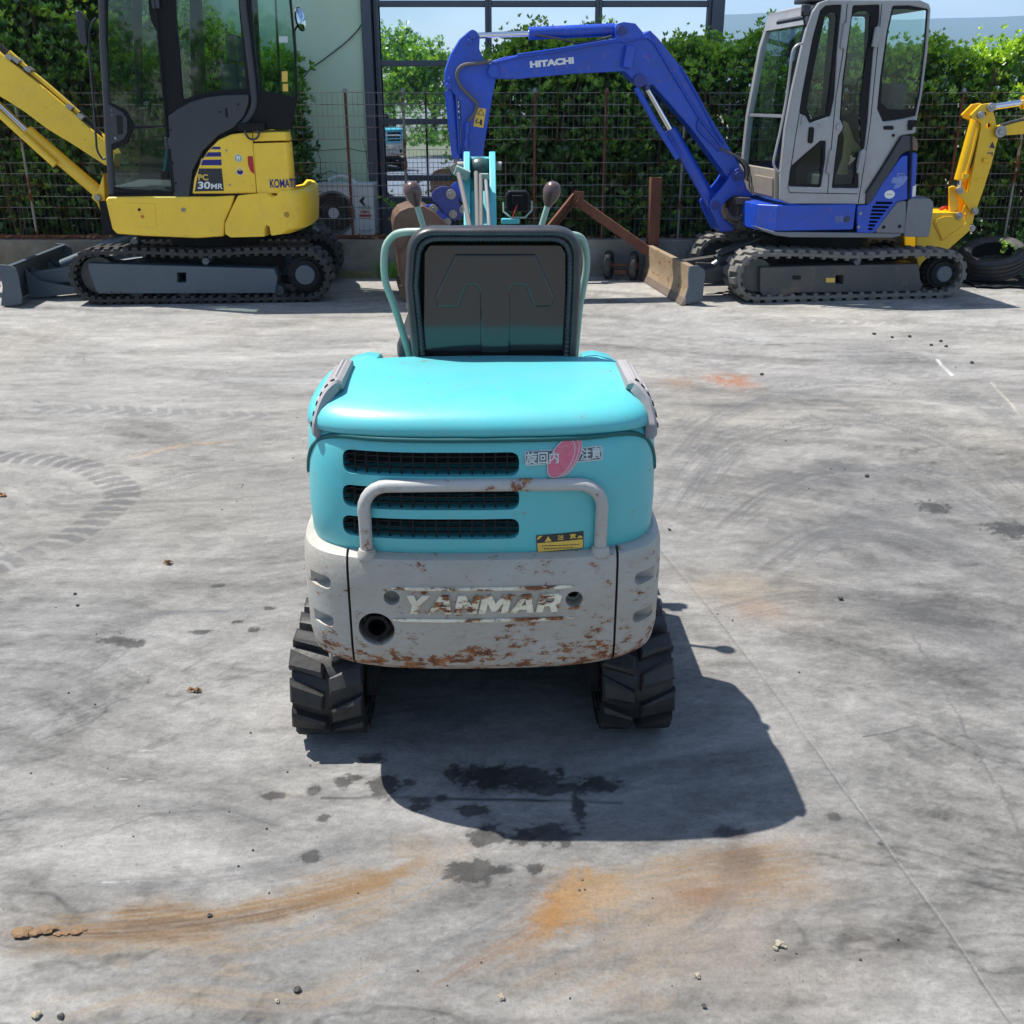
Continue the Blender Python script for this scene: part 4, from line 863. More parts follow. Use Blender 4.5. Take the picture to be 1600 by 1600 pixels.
# seat: vinyl rim, shell, ribbed seam, raised moulding
vs = .445
S = lambda px, py, v=vs: FT.p3(px, py, v)
tl, tr_, br_, bl = S(646, 362), S(900, 362), S(891, 566), S(656, 566)
ml_, mr2 = S(641, 445), S(899, 445)
loop = lambda d: [(bl.x + d, .86), (ml_.x + d, ml_.z), (tl.x + d, tl.z - d), (tr_.x - d, tr_.z - d), (mr2.x - d, mr2.z), (br_.x - d, .86)]
def rim(nm, d, rx, ry, yo, rib, nseg, par, sharp):
    rp_ = resample(roundpoly(loop(d), [.02, .3, .055 - d * .5, .055 - d * .5, .3, .02], 8), nseg)[0]; mb = MB(); rings = []
    for i, q in enumerate(rp_):
        p = Vector((q[0], vs + yo, q[1])); a, c = rp_[i - 1], rp_[(i + 1) % len(rp_)]; t = Vector((c[0] - a[0], 0, c[1] - a[1])).normalized(); nn_ = t.cross(Vector((0, 1, 0))); h = 1 - rib * (i % 2)
        lump = 1 + .10 * (float(vn(np.array([q[0] * 14.]), np.array([q[1] * 14.]))[0]) - .5)
        rings.append([p + nn_ * math.cos(2 * math.pi * k / 14) * rx * h * lump + Vector((0, 1, 0)) * math.sin(2 * math.pi * k / 14) * ry * h * lump for k in range(14)])
    rings.append(rings[0]); mb.loft(rings, False, False); return mb.build(nm, M['vinyl'], par, sharp=sharp)
seat = rim('seat_back', 0, .0135, .034, .010, 0, 160, TL, 80)
rim('ribbed_seam', .0135, .0075, .010, -.012, .16, 260, seat, 15)
sh = roundpoly(loop(.004), [.02, .3, .05, .05, .3, .02], 8)
panel('seat_shell', sh, vs + .035, .01, M['mat'], TL)
O5, s5 = (560, 220), .25; vp = vs + .012
pl = roundpoly([FT.uz(x, y, vp) for x, y in Z(O5, s5, [(440, 645), (1270, 645), (1303, 700), (1303, 1480), (398, 1480), (405, 700)])], .012)
panel('back_panel', pl, vp, .022, M['gloss'], TL, bevel=.004)
mo = [FT.uz(x, y, vp) for x, y in Z(O5, s5, [(605, 708), (1105, 708), (1225, 975), (1205, 1035), (1100, 1035), (1045, 898), (965, 898), (945, 940), (945, 1440), (765, 1440), (760, 940), (740, 898), (680, 898), (625, 1035), (497, 1035), (480, 975)])]
panel('moulded_rib', mo, vp - .0085, .012, M['gloss'], TL, bevel=.0040, rnd=.006)
mb = MB(); mb.box(-.21, .21, .50, .92, .90, .985); mb.build('seat_cushion', M['vinyl'], TL, bevel=.03)
# pale green grab rails either side
la = [S(672, 362, .47), S(630, 363, .49), S(612, 371, .50), S(601, 392, .50), S(602, 438, .50), S(616, 478, .50), S(634, 535, .50), S(645, 575, .50)]
mb = MB().tube(smooth(la, 5), .0088, 12); mb.build('grab_rail', M['palegreen'], TL)
ra = [S(880, 366, .47), S(905, 370, .49), S(914, 385, .50), S(916.5, 415, .50), S(911, 450, .50), S(905, 485, .50), S(898, 560, .50)]
mb = MB().tube(smooth(ra, 5), .0088, 12); mb.build('grab_rail', M['palegreen'], TL)
# control levers
for (kx, ky, bx_, by_, rot) in ((645, 300, 668, 375, .18), (862, 300, 838, 380, -.22)):
    v = .92; k = FT.p3(kx, ky, v); b_ = FT.p3(bx_, by_, v); d = (k - b_).normalized()
    mb = MB().tube([b_ - d * .25, k - d * .02], .0085, 10); lv = mb.build('control_lever', M['palegreen'], TL)
    Mx = Matrix.Translation(k) @ d.to_track_quat('Z', 'Y').to_matrix().to_4x4()
    mb = MB(); mb.lathe([(0, .029), (.010, .0275), (.018, .022), (.0232, .012), (.0245, .002), (.0228, -.010), (.018, -.023), (.012, -.034), (.008, -.040), (0, -.040)], n=20, M=Mx); mb.build('knob', M['knob'], lv, sharp=60)
# boom seen end on, with hoses, fork and pin
vE = 1.62; c = FT.p3(749, 262, vE); mb = MB()
for px in (729.5, 769): 
    u, zt_ = FT.uz(px, 236, vE); u2, zb_ = FT.uz(px + (1 if px < 750 else 1), 300, vE - .15)
    s = .0105
    mb.loft([[Vector((u - s, y, z)) for y, z in q] for q in [((vE + .06, zt_ - .02), (vE - .02, zt_), (vE - .06, zt_ - .02), (vE - .30, zt_ - .29), (vE - .82, .50), (vE - .74, .42), (vE + .02, zt_ - .14))]] +
            [[Vector((u + s, y, z)) for y, z in q] for q in [((vE + .06, zt_ - .02), (vE - .02, zt_), (vE - .06, zt_ - .02), (vE - .30, zt_ - .29), (vE - .82, .50), (vE - .74, .42), (vE + .02, zt_ - .14))]])
boom = mb.build('boom', M['teal'], TL, bevel=.003)
ub = (FT.uz(729.5, 262, vE)[0] + FT.uz(769, 262, vE)[0]) / 2; hwid = (FT.uz(769, 262, vE)[0] - FT.uz(729.5, 262, vE)[0]) / 2 - .012
zt_ = FT.uz(750, 236, vE)[1]
mb = MB(); mb.loft([[Vector((ub + k * hwid, y, z)) for y, z in ((vE - .08, zt_ - .12), (vE - .29, zt_ - .325), (vE - .80, .46), (vE - .76, .42), (vE - .06, zt_ - .18))] for k in (-1, 1)]); mb.build('boom_plate', M['teal'], boom, bevel=.003)
mb = MB(); mb.lathe([(0, -hwid), (.026, -hwid), (.036, -hwid * .5), (.038, 0), (.036, hwid * .5), (.026, hwid), (0, hwid)], n=20, M=Matrix.Translation((ub, vE - .03, zt_ - .055)) @ Matrix.Rotation(R(90), 4, 'Y')); mb.build('pivot_boss', surf('greasy_boss', (.02, .03, .03, 1), .35, var=.3, dirt=.8, dirtcol=(.10, .22, .20, 1), dscale=26), boom, sharp=60)
for s in (-1, 1):
    mb = MB().cyl((ub + s * (hwid + .032), vE - .03, zt_ - .045), .014, .022, 'x', 14); mb.build('pivot_pin', M['pin'], boom)
for i, (xt, yt, xb, yb, r_) in enumerate(((717, 274, 733, 350, .0078), (744, 272, 746, 350, .0072), (751, 275, 752, 350, .0066), (759, 282, 764, 350, .0060))):
    p0 = FT.p3(xt, yt, vE - .16); p1 = FT.p3((xt * .45 + xb * .55), (yt * .5 + yb * .5), vE - .30); p2 = FT.p3(xb, yb, vE - .44); p3 = p2 + (p2 - p1) * 1.0
    mb = MB().tube(smooth([p0 + Vector((0, .05, -.01)), p0, p1, p2, p3], 6), r_, 10); mb.build('hydraulic_hose', M['hose'] if i < 3 else M['steel'], TL)
mb = MB(); p = FT.p3(722, 270, vE - .12); mb.cbox(p, (.05, .05, .03), (0, .4, 0)); p = FT.p3(757, 276, vE - .15); mb.cbox(p, (.028, .02, .02)); mb.build('hose_bracket', M['palegreen'], TL, bevel=.003)
# arm, bucket, dozer blade beyond the seat
mb = MB(); mb.prism([(vE - .03, zt_ - .02), (vE + .05, zt_ - .02), (vE + .12, zt_ - .12), (vE + .34, .42), (vE + .27, .38), (vE - .02, zt_ - .15)], -.045, .045); o = mb.build('dipper_arm', M['teal'], TL, bevel=.004); o.matrix_parent_inverse = Matrix.Translation((ub, 0, 0)) @ Matrix.Rotation(R(90), 4, 'Z')
mb = MB(); mb.prism([(vE + .20, .42), (vE + .34, .42), (vE + .36, .20), (vE + .22, .03), (vE + .02, .03), (vE + .08, .10), (vE + .18, .20)], -.15, .15); o = mb.build('bucket', M['bucket'], TL, bevel=.004); o.matrix_parent_inverse = Matrix.Translation((ub, 0, 0)) @ Matrix.Rotation(R(90), 4, 'Z')
mb = MB(); mb.box(-.10, .10, .80, 1.02, .36, .74); mb.cyl((0, .95, .55), .06, .46, 'z', 18); mb.build('swing_bracket', M['teal'], TL, bevel=.01)
mb = MB(); mb.box(-.38, .38, .44, 1.0, .50, .60); mb.build('floor_plate', M['black'], TL, bevel=.01)
# work light
lp = FT.p3(809, 315, 1.18); mb = MB()
pts = roundpoly([(-.033, -.030), (.034, -.030), (.036, .018), (.026, .031), (-.026, .031), (-.036, .018)], .008, 4)
mb.prism([(x + lp.x, z + lp.z) for x, z in pts], lp.y, lp.y + .035); wlight = mb.build('work_light', M['black'], TL, bevel=.006)
mb = MB(); mb.cbox(lp + Vector((-.001, -.008, .006)), (.032, .018, .026)); mb.build('connector', M['black'], wlight, bevel=.002)
mb = MB().tube([lp + Vector((-.042, .02, -.004)), lp + Vector((-.042, .01, -.030)), lp + Vector((-.020, 0, -.046)), lp + Vector((.022, 0, -.046)), lp + Vector((.042, .01, -.026)), lp + Vector((.042, .02, .000))], .003, 8); mb.build('light_bracket', M['palegreen'], wlight)
mb = MB(); mb.cbox(lp + Vector((-.022, .0, -.056)), (.055, .02, .016)); mb.build('light_mount', M['teal'], TL, bevel=.004)
mb = MB().tube([lp + Vector((-.002, -.014, -.008)), lp + Vector((-.010, -.022, -.026)), lp + Vector((-.018, -.012, -.050))], .0016, 6); mb.build('red_wire', M['red'], wlight)
# undercarriage
path = track_path(.15, 1.42, .142, .142, sag=.008)
TT = lambda u, v, z: (v, u, z)
for s, (va, vb_) in ((-1, (-.474, -.300)), (1, (.292, .466))):
    make_track('rubber_track', path, va, vb_, M['rubber'], TL, pitch=.086, th=.022, lug=.026, style='chev', T=TT, wear=1)
    mb = MB(); mb.box(va + .03, vb_ - .03, .36, 1.20,   .09, .20); tf = mb.build('track_frame', M['frameworn'], TL, bevel=.01)
    mb = MB()
    for u_, r_ in ((.30, .095), (1.27, .095)): mb.cyl(((va + vb_) / 2, u_, r_ + .055), r_, .10, 'x', 28)
    mb.build('sprocket', M['rust'], tf)
    mb = MB(); xi = -s * 0; xx = (vb_ + .012) if s < 0 else (va - .012); mb.cyl((xx, .32, .15), .065, .03, 'x', 20); mb.box(xx - .012, xx + .012, .34, 1.0, .11, .20); mb.build('drive_motor', M['mat'], tf, bevel=.006)
mb = MB(); mb.box(-.29, .29, .13, 1.1, .275, .325); mb.box(-.29, .29, .40, 1.08, .14, .27); mb.cyl((0, .72, .30), .24, .09, 'z', 36); mb.build('car_body', M['mat'], TL, bevel=.01)  # belly plate added at the back to darken the space underneath
mb = MB(); mb.box(-.48, .48, 1.62, 1.66, .03, .27); mb.box(-.30, -.24, 1.3, 1.62, .12, .18); mb.box(.24, .30, 1.3, 1.62, .12, .18); mb.build('dozer_blade', M['teal'], TL, bevel=.006)

# ------------------------------------------------------------ the yellow cab digger at the left
g0 = G(150, 477); FK = Frame(g0.x, g0.y, 4.0)
KM = empty('mini_excavator', FK.o, FK.a, 'yellow mini digger with black cab frame and blue grey tracks at the left', 'excavator')
Z1 = lambda pts: Z((0, 0), .35, pts); Z2 = lambda pts: Z((250, 0), .1875, pts); Z3 = lambda pts: Z((0, 280), .1875, pts); Z4 = lambda pts: Z((280, 200), .2, pts)
def tracks(FR, root, uL, uR, hF, hR, w, gauge, mat, plate_mat, pitch, style, capmat, plate, holes=(), lug=.022, cap_r=.36):
    path = track_path(uL, uR, hF / 2, hR / 2, sag=.018); path2 = path
    for va in (0, gauge - w):
        make_track('rubber_track', path, va, va + w, mat, root, pitch=pitch, th=.024, lug=lug, style=style)
        vf = va + .035
        fr = panel('track_frame', plate, vf if va == 0 else va + .02, w - .07, plate_mat, root, holes=holes, bevel=.006, rnd=.008, hr=.004)
        for u, r, nm in ((uL + hF / 2, hF / 2 - .075, 'idler'), (uR - hR / 2, hR / 2 - .075, 'sprocket')):
            mb = MB(); mb.cyl((u, va + w / 2, r + .075), r, w * .45, 'y', 36)
            if nm == 'sprocket':
                mb.cyl((u, va + w / 2 - .01, r + .075), r * .80, w * .62, 'y', 32)
                for k in range(16):
                    a = 2 * math.pi * k / 16; mb.cbox((u + math.cos(a) * r, va + w / 2, r + .075 + math.sin(a) * r), (.03, .06, .03), (0, -a, 0))
                for k in range(10):
                    a = 2 * math.pi * (k + .5) / 10; mb.cyl((u + math.cos(a) * r * .70, va + w * .18, r + .075 + math.sin(a) * r * .70), .008, .02, 'y', 6)
            o = mb.build(nm, M['frameworn'] if nm == 'idler' else M['mat'], fr, bevel=.004)
            if nm == 'sprocket':
                mb = MB(); mb.cyl((u, va + w * .2 - .005, r + .075), (hR / 2) * cap_r, w * .28, 'y', 36); mb.build('hub_cap', capmat, fr, bevel=.006)
        mb = MB(); uc = uL + (uR - uL) * .52; zt = hF - .075
        mb.cyl((uc, va + w / 2, zt - .035), .028, w * .8, 'y', 18); mb.build('carrier_roller', capmat, fr, bevel=.003)
        for k in range(4): mb = MB(); mb.cyl((uL + (uR - uL) * (.24 + .18 * k), va + w / 2, .085), .05, w * .5, 'y', 20); mb.build('bottom_roller', M['frameworn'], fr)
    mb = MB(); mb.box(uL + (uR - uL) * .26, uL + (uR - uL) * .76, w - .02, gauge - w + .02, .14, hF - .10); mb.cyl(((uL + uR) / 2 + .02, gauge / 2, hF + .0), .36, .16, 'z', 40)
    mb.build('car_body', M['mat'], root, bevel=.01)
uL, uR = FK.uz(105, 430, 0)[0], FK.uz(519, 430, 0)[0]; hF = FK.uz(170, 388, 0)[1]; hR = FK.uz(470, 387, 0)[1]
pl = FK.poly(Z1([(392, 1175), (1222, 1200), (1238, 1240), (1228, 1310), (432, 1312), (392, 1200)]), .03)
ho = FK.poly(Z1([(790, 1218), (830, 1218), (830, 1262), (790, 1262)]), .03)
GK = 1.24; tracks(FK, KM, uL, uR, hF, hR, .30, GK, M['rubber'], M['frame'], .072, 'bar', M['frame'], pl, [ho])
mb = MB(); 
for x, y in Z1([(435, 1305), (497, 1305), (537, 1305)]): u, z = FK.uz(x, y, .034); mb.cyl((u, .0345, z), .006, .006, 'y', 8)
mb.build('frame_hole', M['mat'], KM)
# deck and tail
deck = FK.poly(Z1([(470, 893), (480, 880), (560, 878), (858, 878), (950, 878), (1048, 873), (1032, 925), (1004, 985), (998, 1056), (880, 1064), (640, 1054), (520, 1045), (500, 1022)]), .04)
mb = MB(); mb.prism(deck, .04, 1.2, [(u + (.03 if u < deck[6][0] else 0), z) for u, z in deck]); mb.build('deck_body', M['yellow'], KM, bevel=.022, seg=3)
tail = FK.poly(Z1([(1062, 874), (1110, 868), (1225, 861), (1262, 880), (1310, 872), (1335, 849), (1368, 850), (1384, 868), (1390, 930), (1388, 1022), (1330, 1045), (1255, 1052), (1245, 1010), (1222, 1003), (1207, 1020), (1203, 1056), (1030, 1060), (1006, 1045), (1004, 1000), (1035, 928)]), .02)
uT = max(u for u, z in tail)
def bowed(co):                                   # the tail's far corners swing round in plan
    u, v, z = co[:, 0].copy(), co[:, 1], co[:, 2]
    ub = 0; f = .95 - .20 * np.clip(np.abs(v - .61) / .62, 0, 1) ** 3.2 - .20 * np.exp(-(v - .02) / .045); ub = tail[0][0] + .12
    return np.stack([np.where(u > ub, ub + (u - ub) * f, u), v, z], 1)
def thick_panel(name, pts, v0, v1, mat, par, nv=14, bev=.02, fn=bowed):
    mb = MB(); rings = []
    for k in [0, .12, .28, .5, .8, 1.2] + list(range(2, nv + 1)):
        v = v0 + (v1 - v0) * (k / nv); sh = 0
        if k == 0: sh = bev
        rings.append([Vector((u, v, z)) for u, z in pts])
    mb.loft(rings); co = np.array([tuple(v.co) for v in mb.bm.verts]); co = fn(co)
    for v, c in zip(mb.bm.verts, co): v.co = c
    return mb.build(name, mat, par, bevel=bev, seg=3, sharp=40)
thick_panel('counterweight', roundpoly(tail, .012, 2),   .02, 1.2, M['yellow'], KM, bev=.045)
mb = MB(); u, z = FK.uz(*Z1([(1280, 958)])[0], .018); mb.ring((u, .020, z), .034, .022, .006, 'y', 24); mb.build('lifting_ring', M['yellow'], KM, bevel=.002)
mb = MB(); mb.cyl((u, .0185, z), .021, .004, 'y', 20); mb.build('ring_recess', surf('yellow_recess_shade', (.40, .24, .03, 1), .5), KM)  # flat disc in darker yellow, the recess's shade put into its colour
# upper rear cover and side cover
cov = FK.poly(Z1([(1130, 640), (1308, 636), (1316, 730), (1325, 860), (1272, 872), (1235, 862), (1148, 864), (1138, 740)]), .05)
covr = lambda co: np.stack([co[:, 0] - np.clip((co[:, 0] - cov[0][0] - .10) / .20, 0, 1) * (.005 + .05 * np.exp(-(co[:, 1] - .05) / .04) + .17 * np.clip((co[:, 1] - .05) / 1.2, 0, 1)), co[:, 1], co[:, 2]], 1)
thick_panel('rear_cover', roundpoly(cov, .01, 2), .05, 1.12, M['yellow'], KM, bev=.028, fn=covr)
capc = FK.poly(Z1([(1128, 592), (1300, 588), (1308, 628), (1130, 632)]), .05)
thick_panel('rear_cap', capc, .05, 1.10, M['yellow'], KM, bev=.028, fn=covr)
side = FK.poly(Z1([(858, 865), (866, 800), (890, 735), (925, 675), (975, 625), (1030, 600), (1080, 593), (1125, 592), (1134, 700), (1145, 864)]), .045)
panel('side_cover', side, .045, .25, M['yellow'], KM, bevel=.012, rnd=.01)
mb = MB(); mb.prism(FK.poly(Z1([(840, 880), (900, 880), (1180, 872), (1180, 600), (1000, 600), (870, 760)]), .07), .07, 1.08); mb.build('engine_bay', M['mat'], KM)
mb = MB(); mb.prism(FK.poly(Z1([(485, 868), (850, 868), (850, 905), (490, 905)]), .06), .065, 1.12); mb.build('sill', M['black'], KM)
# hatch on the deck
hat = FK.poly(Z1([(562, 906), (690, 910), (698, 1018), (574, 1008)]), .036); panel('fuel_hatch', hat, .034, .012, M['yellow'], KM, bevel=.003, rnd=.012)
mb = MB(); u, z = FK.uz(*Z1([(622, 936)])[0], .033); mb.cyl((u, .033, z), .011, .008, 'y', 16); mb.build('hatch_lock', M['mat'], KM)
for q in ((818, 937),):
    u, z = FK.uz(*Z1([q])[0], .033); mb = MB(); mb.ring((u, .036, z), .015, .008, .012, 'y', 16); mb.cyl((u, .038, z), .008, .008, 'y', 10); mb.build('deck_bolt', M['steel'], KM)
mb = MB(); u, z = FK.uz(*Z1([(636, 967)])[0], .03)
for k in range(2): mb.cbox((u, .0275, z), (.034, .001, .0025), (0, k * math.pi / 2, 0))
mb.ring((u, .0273, z), .010, .0075, .001, 'y', 16); mb.build('lift_mark', M['redprint'], KM)
# decals
def kq(pts, mat, v=.043, nm='decal', par=None, rnd=0): return panel(nm, FK.poly(Z1(pts), v), v, .0012, mat, par or KM, bevel=.0001, rnd=rnd)
kq([(888, 752), (990, 752), (1000, 852), (869, 855)], M['blackprint'], .0436, 'model_label')
for pts in ([(896, 738), (906, 714), (988, 712), (990, 738)], [(914, 700), (928, 680), (986, 679), (988, 699)], [(940, 666), (952, 655), (984, 655), (985, 667)]): kq(pts, M['navy'], .0436, 'stripe')
side_text('lettering', 'PC', FK, *Z1([(885, 793)])[0], .0424, 12.5, 15.5, M['yelprint'], KM, bold=.0018, extrude=.0004)
side_text('lettering', '30', FK, *Z1([(882, 829)])[0], .0424, 15, 20, M['white'], KM, bold=.0022, extrude=.0004, shear=.12)
side_text('lettering', 'MR', FK, *Z1([(941, 833)])[0], .0424, 11.5, 18.5, M['white'], KM, bold=.0012, extrude=.0004, shear=.12)
u0k, z0k = FK.uz(*Z1([(1205, 822)])[0], .049); k_ = (FK.uz(500, 288, .049)[0] - FK.uz(400, 288, .049)[0]) / 100
uc = FK.uz(*Z1([(1306, 822)])[0], .049)[0]
def wrapk(x, y, z):
    u = u0k + x
    if u < uc: return (u, .0482 - max(z, 0), z0k + y + x * .02)
    d = u - uc; r = .03; a = min(d / r, math.pi / 2); e = max(0, d - r * math.pi / 2)
    return (uc + r * math.sin(a) * .6 + max(z, 0) * 2 + .002, .0482 + r * (1 - math.cos(a)) + e, z0k + y + x * .02)
text_mesh('lettering', 'KOMATSU', 17 * k_ * 1.05, M['navy'], KM, wrapk, extrude=.0005, bold=.0022, width=49 * k_)
kq([(1105, 697), (1128, 697), (1137, 778), (1118, 765), (1107, 735)], M['redprint'], .0437, 'red_flash')
def disc(cx, cy, r, mat, v, nm='sticker', par=None): u, z = FK.uz(*Z1([(cx, cy)])[0], v); mb = MB(); mb.cyl((u, v, z), r, .001, 'y', 28); return mb.build(nm, mat, par or KM)
d1 = disc(1064, 706, .0285, M['white'], .0438); disc(1064, 706, .0245, M['greenprint'], .0432, 'sticker_ring', d1); disc(1064, 706, .0185, M['white'], .0426, 'sticker_field', d1)
mb = MB()
for k in (-1, 0, 1): u, z = FK.uz(*Z1([(1064 + k * 11, 709)])[0], .042); mb.cyl((u, .042, z), .0042, .001, 'y', 10); mb.cbox((u, .042, z - .006), (.006, .001, .008))
mb.build('sticker_figure', M['greenprint'], d1)
d2 = disc(1071, 765, .0285, M['white'], .0438); disc(1071, 765, .0245, M['yelprint'], .0432, 'sticker_field', d2)
u, z = FK.uz(*Z1([(1071, 765)])[0], .0426); mb = MB(); mb.prism([(u + .0245 * math.cos(a), z + .0245 * math.sin(a)) for a in [math.pi + math.pi * k / 16 for k in range(17)]] + [(u + .012, z + .010), (u, z + .002), (u - .012, z + .010)], .0422, .0430); mb.build('sticker_sea', M['navy'], d2)
for q in ((1010, 671), (1026, 825)): u, z = FK.uz(*Z1([q])[0], .043); mb = MB(); mb.cyl((u, .043, z), .008, .006, 'y', 12); mb.build('cover_bolt', M['steel'], KM, bevel=.001)
panel('cover_lock', FK.poly(Z1([(1262, 716), (1282, 718), (1282, 762), (1263, 760)]), .047), .047, .006, M['yellow'], KM, bevel=.002, rnd=.003)
# cab
EX = 190                                        # how far the cab rises above the frame (zoom units)
outer = Z1([(437, -EX), (440, 0), (448, 200), (462, 480), (474, 700), (487, 866), (845, 881), (860, 790), (900, 695), (960, 625), (1040, 585), (1105, 575), (1300, 580), (1326, 440), (1320, 230), (1300, 0), (1290, -EX)])
g_up = [(478, -EX + 30), (650, -EX + 30), (663, 40), (672, 90), (697, 140), (735, 558), (600, 560), (585, 540), (560, 490), (480, 452), (474, 440)]
g_lo = [(566, 640), (590, 575), (735, 568), (765, 852), (505, 838), (492, 675)]
g_side = [(775, -EX + 30), (1052, -EX + 30), (1068, 60), (1100, 398), (960, 405), (880, 420), (815, 448), (800, 240), (785, 60)]
g_rear = [(1108, -EX + 30), (1280, -EX + 30), (1290, 0), (1312, 230), (1318, 432), (1160, 402), (1140, 240)]
vc = .085
cab = panel('cab_frame', FK.poly(outer, vc), vc, .05, M['black'], KM, holes=[FK.poly(Z1(g), vc) for g in (g_up, g_lo, g_side, g_rear)], bevel=.008, rnd=.02, hr=.02)
vfar = .98
outf = Z1([(437, -EX), (440, 0), (474, 700), (487, 866), (845, 881), (1300, 580), (1326, 440), (1290, -EX)])
sc_ = lambda pts, dv: [(FK.uz(x, y, vc)[0] - .24 * max(0, min(1, (x / .35 - 1000) / 300)), FK.uz(x, y, vc)[1]) for x, y in pts]
panel('cab_far_frame', sc_(outf, 0), vfar, .04, M['black'], KM, holes=[sc_(Z1(g), 0) for g in ([(480, -EX + 30), (720, -EX + 30), (740, 560), (500, 640)], [(775, -EX + 30), (1050, -EX + 30), (1095, 398), (815, 470)], [(1108, -EX + 30), (1280, -EX + 30), (1312, 420), (1160, 395)])], bevel=.006, rnd=.02, hr=.03)
for nm, g, v, mt in (('door_glass', g_up, vc + .02, 'glassdk'), ('door_lower_glass', g_lo, vc + .02, 'glassdk'), ('side_glass', g_side, vc + .02, 'glassdk'), ('rear_side_glass', g_rear, vc + .02, 'glassdk'), ('far_glass', [(470, -EX + 20), (1290, -EX + 20), (1318, 440), (800, 640), (485, 640)], vfar + .015, 'glass')):
    mb = MB(); mb.prism(FK.poly(Z1(g), vc) if v < .5 else sc_(Z1(g), 0), v, v + .005); mb.build(nm, M[mt], KM)
# pillars, roof, front and rear of the cab
uf = [FK.uz(x, y, vc) for x, y in Z1([(437, -EX), (448, 200), (487, 866)])]
mb = MB(); mb.tube([(u + .018, vc + .01, z) for u, z in uf], .026, 10); mb.build('front_pillar', M['dgrey'], cab)
mb = MB(); ro = sc_(Z1([(425, -EX - 4), (425, -EX - 26), (470, -EX - 42), (1270, -EX - 42), (1300, -EX - 20), (1296, -EX - 4)]), 0); mb.prism(ro, vc - .01, vfar + .05, [(u - (.2 if u > -9e9 and u == max(q[0] for q in ro) else 0), z) for u, z in ro]); mb.build('cab_roof', M['black'], KM, bevel=.02)
bp_ = [FK.uz(x, y, vc) for x, y in Z1([(1078, -EX), (1085, 0), (1108, 200), (1132, 400), (1133, 470), (1110, 525), (1072, 570)])]
mb = MB(); mb.tube(smooth([(u, vc - .008, z) for u, z in bp_], 4), .026, 12); mb.build('rear_pillar', M['dgrey'], cab)
fo = [FK.uz(x, y, vc) for x, y in Z1([(437, -EX), (448, 200), (487, 866)])]
mb = MB(); mb.loft([[Vector((u + .01, v, z)) for v in (vc + .05, vfar)] for u, z in fo], False, False, closed=False); mb.build('windscreen', M['glass'], KM)
rb = [FK.uz(x, y, vc) for x, y in Z1([(1290, -EX), (1320, 230), (1322, 440)])]
mb = MB(); mb.loft([[Vector((u - .012 - (.24 if v > .5 else .0), v, z)) for v in (vc + .05, vfar)] for u, z in rb], False, False, closed=False); mb.build('rear_glass', M['glass'], KM)
mb = MB(); a = FK.uz(*Z1([(1322, 445)])[0], vc); b_ = FK.uz(*Z1([(1302, 580)])[0], vc); mb.prism([(a[0] - .03, a[1]), (a[0] - .003, a[1]), (b_[0] - .003, b_[1]), (b_[0] - .05, b_[1])], vc + .051, vfar - .001, [(a[0] - .27, a[1]), (a[0] - .243, a[1]), (b_[0] - .243, b_[1]), (b_[0] - .29, b_[1])]); mb.build('rear_panel', M['black'], KM)
mb = MB(); 
for u, z in (fo[0], fo[2]): mb.box(u + .0, u + .035, vc + .051, vfar - .001, z - .02, z + .03)
mb.build('front_crossbar', M['black'], KM, bevel=.006)
quarter = FK.poly(Z1([(752, 520), (790, 488), (850, 455), (920, 434), (1000, 424), (1112, 420), (1110, 465), (1090, 520), (1045, 570), (975, 605), (905, 675), (862, 760), (845, 880), (778, 878), (758, 620)]), vc - .02)
qp = panel('side_fairing', quarter, vc - .034, .03, M['dgrey'], KM, bevel=.01, rnd=.015)
mb = MB()
for q in ((980, 500), (1064, 466), (762, 580), (772, 728), (785, 818)): u, z = FK.uz(*Z1([q])[0], vc - .034); mb.cyl((u, vc - .036, z), .008, .006, 'y', 12)
mb.build('fairing_bolt', M['black'], qp)
u, z = FK.uz(*Z1([(1012, 504)])[0], vc - .03); mb = MB(); mb.prism(roundpoly([(u - .01, z - .035), (u + .01, z - .035), (u + .01, z + .035), (u - .01, z + .035)], .009), vc - .0362, vc - .034); mb.build('handle_slot', M['mat'], qp)
dh = panel('door_handle_plate', FK.poly(Z1([(470, 462), (500, 472), (545, 500), (568, 530), (570, 590), (552, 622), (485, 650), (474, 560)]), vc - .005), vc - .012, .016, M['dgrey'], KM, bevel=.003, rnd=.012)
panel('door_handle', FK.poly(Z1([(518, 516), (545, 516), (548, 598), (525, 602)]), vc - .016), vc - .018, .012, M['mat'], dh, bevel=.002, rnd=.006)
mb = MB(); u, z = FK.uz(*Z1([(516, 617)])[0], vc - .014); mb.cyl((u, vc - .016, z), .009, .012, 'y', 14)
for q in ((498, 492), (500, 512)): uu_, zz_ = FK.uz(*Z1([q])[0], vc - .014); mb.cyl((uu_, vc - .015, zz_), .005, .01, 'y', 10)
mb.build('lock_barrel', M['steel'], dh)
hr_ = [FK.p3(*Z1([q])[0], vc - .03) for q in ((688, -30), (704, 120), (742, 560), (748, 640), (765, 720), (780, 860))]
mb = MB().tube(hr_, .0065, 8); mb.build('door_stay', M['black'], KM)
for q in ((695, 10), (752, 640)): p = FK.p3(*Z1([q])[0], vc - .02); mb = MB(); mb.cbox(p, (.055, .03, .085)); mb.build('hinge', M['dgrey'], KM, bevel=.006)
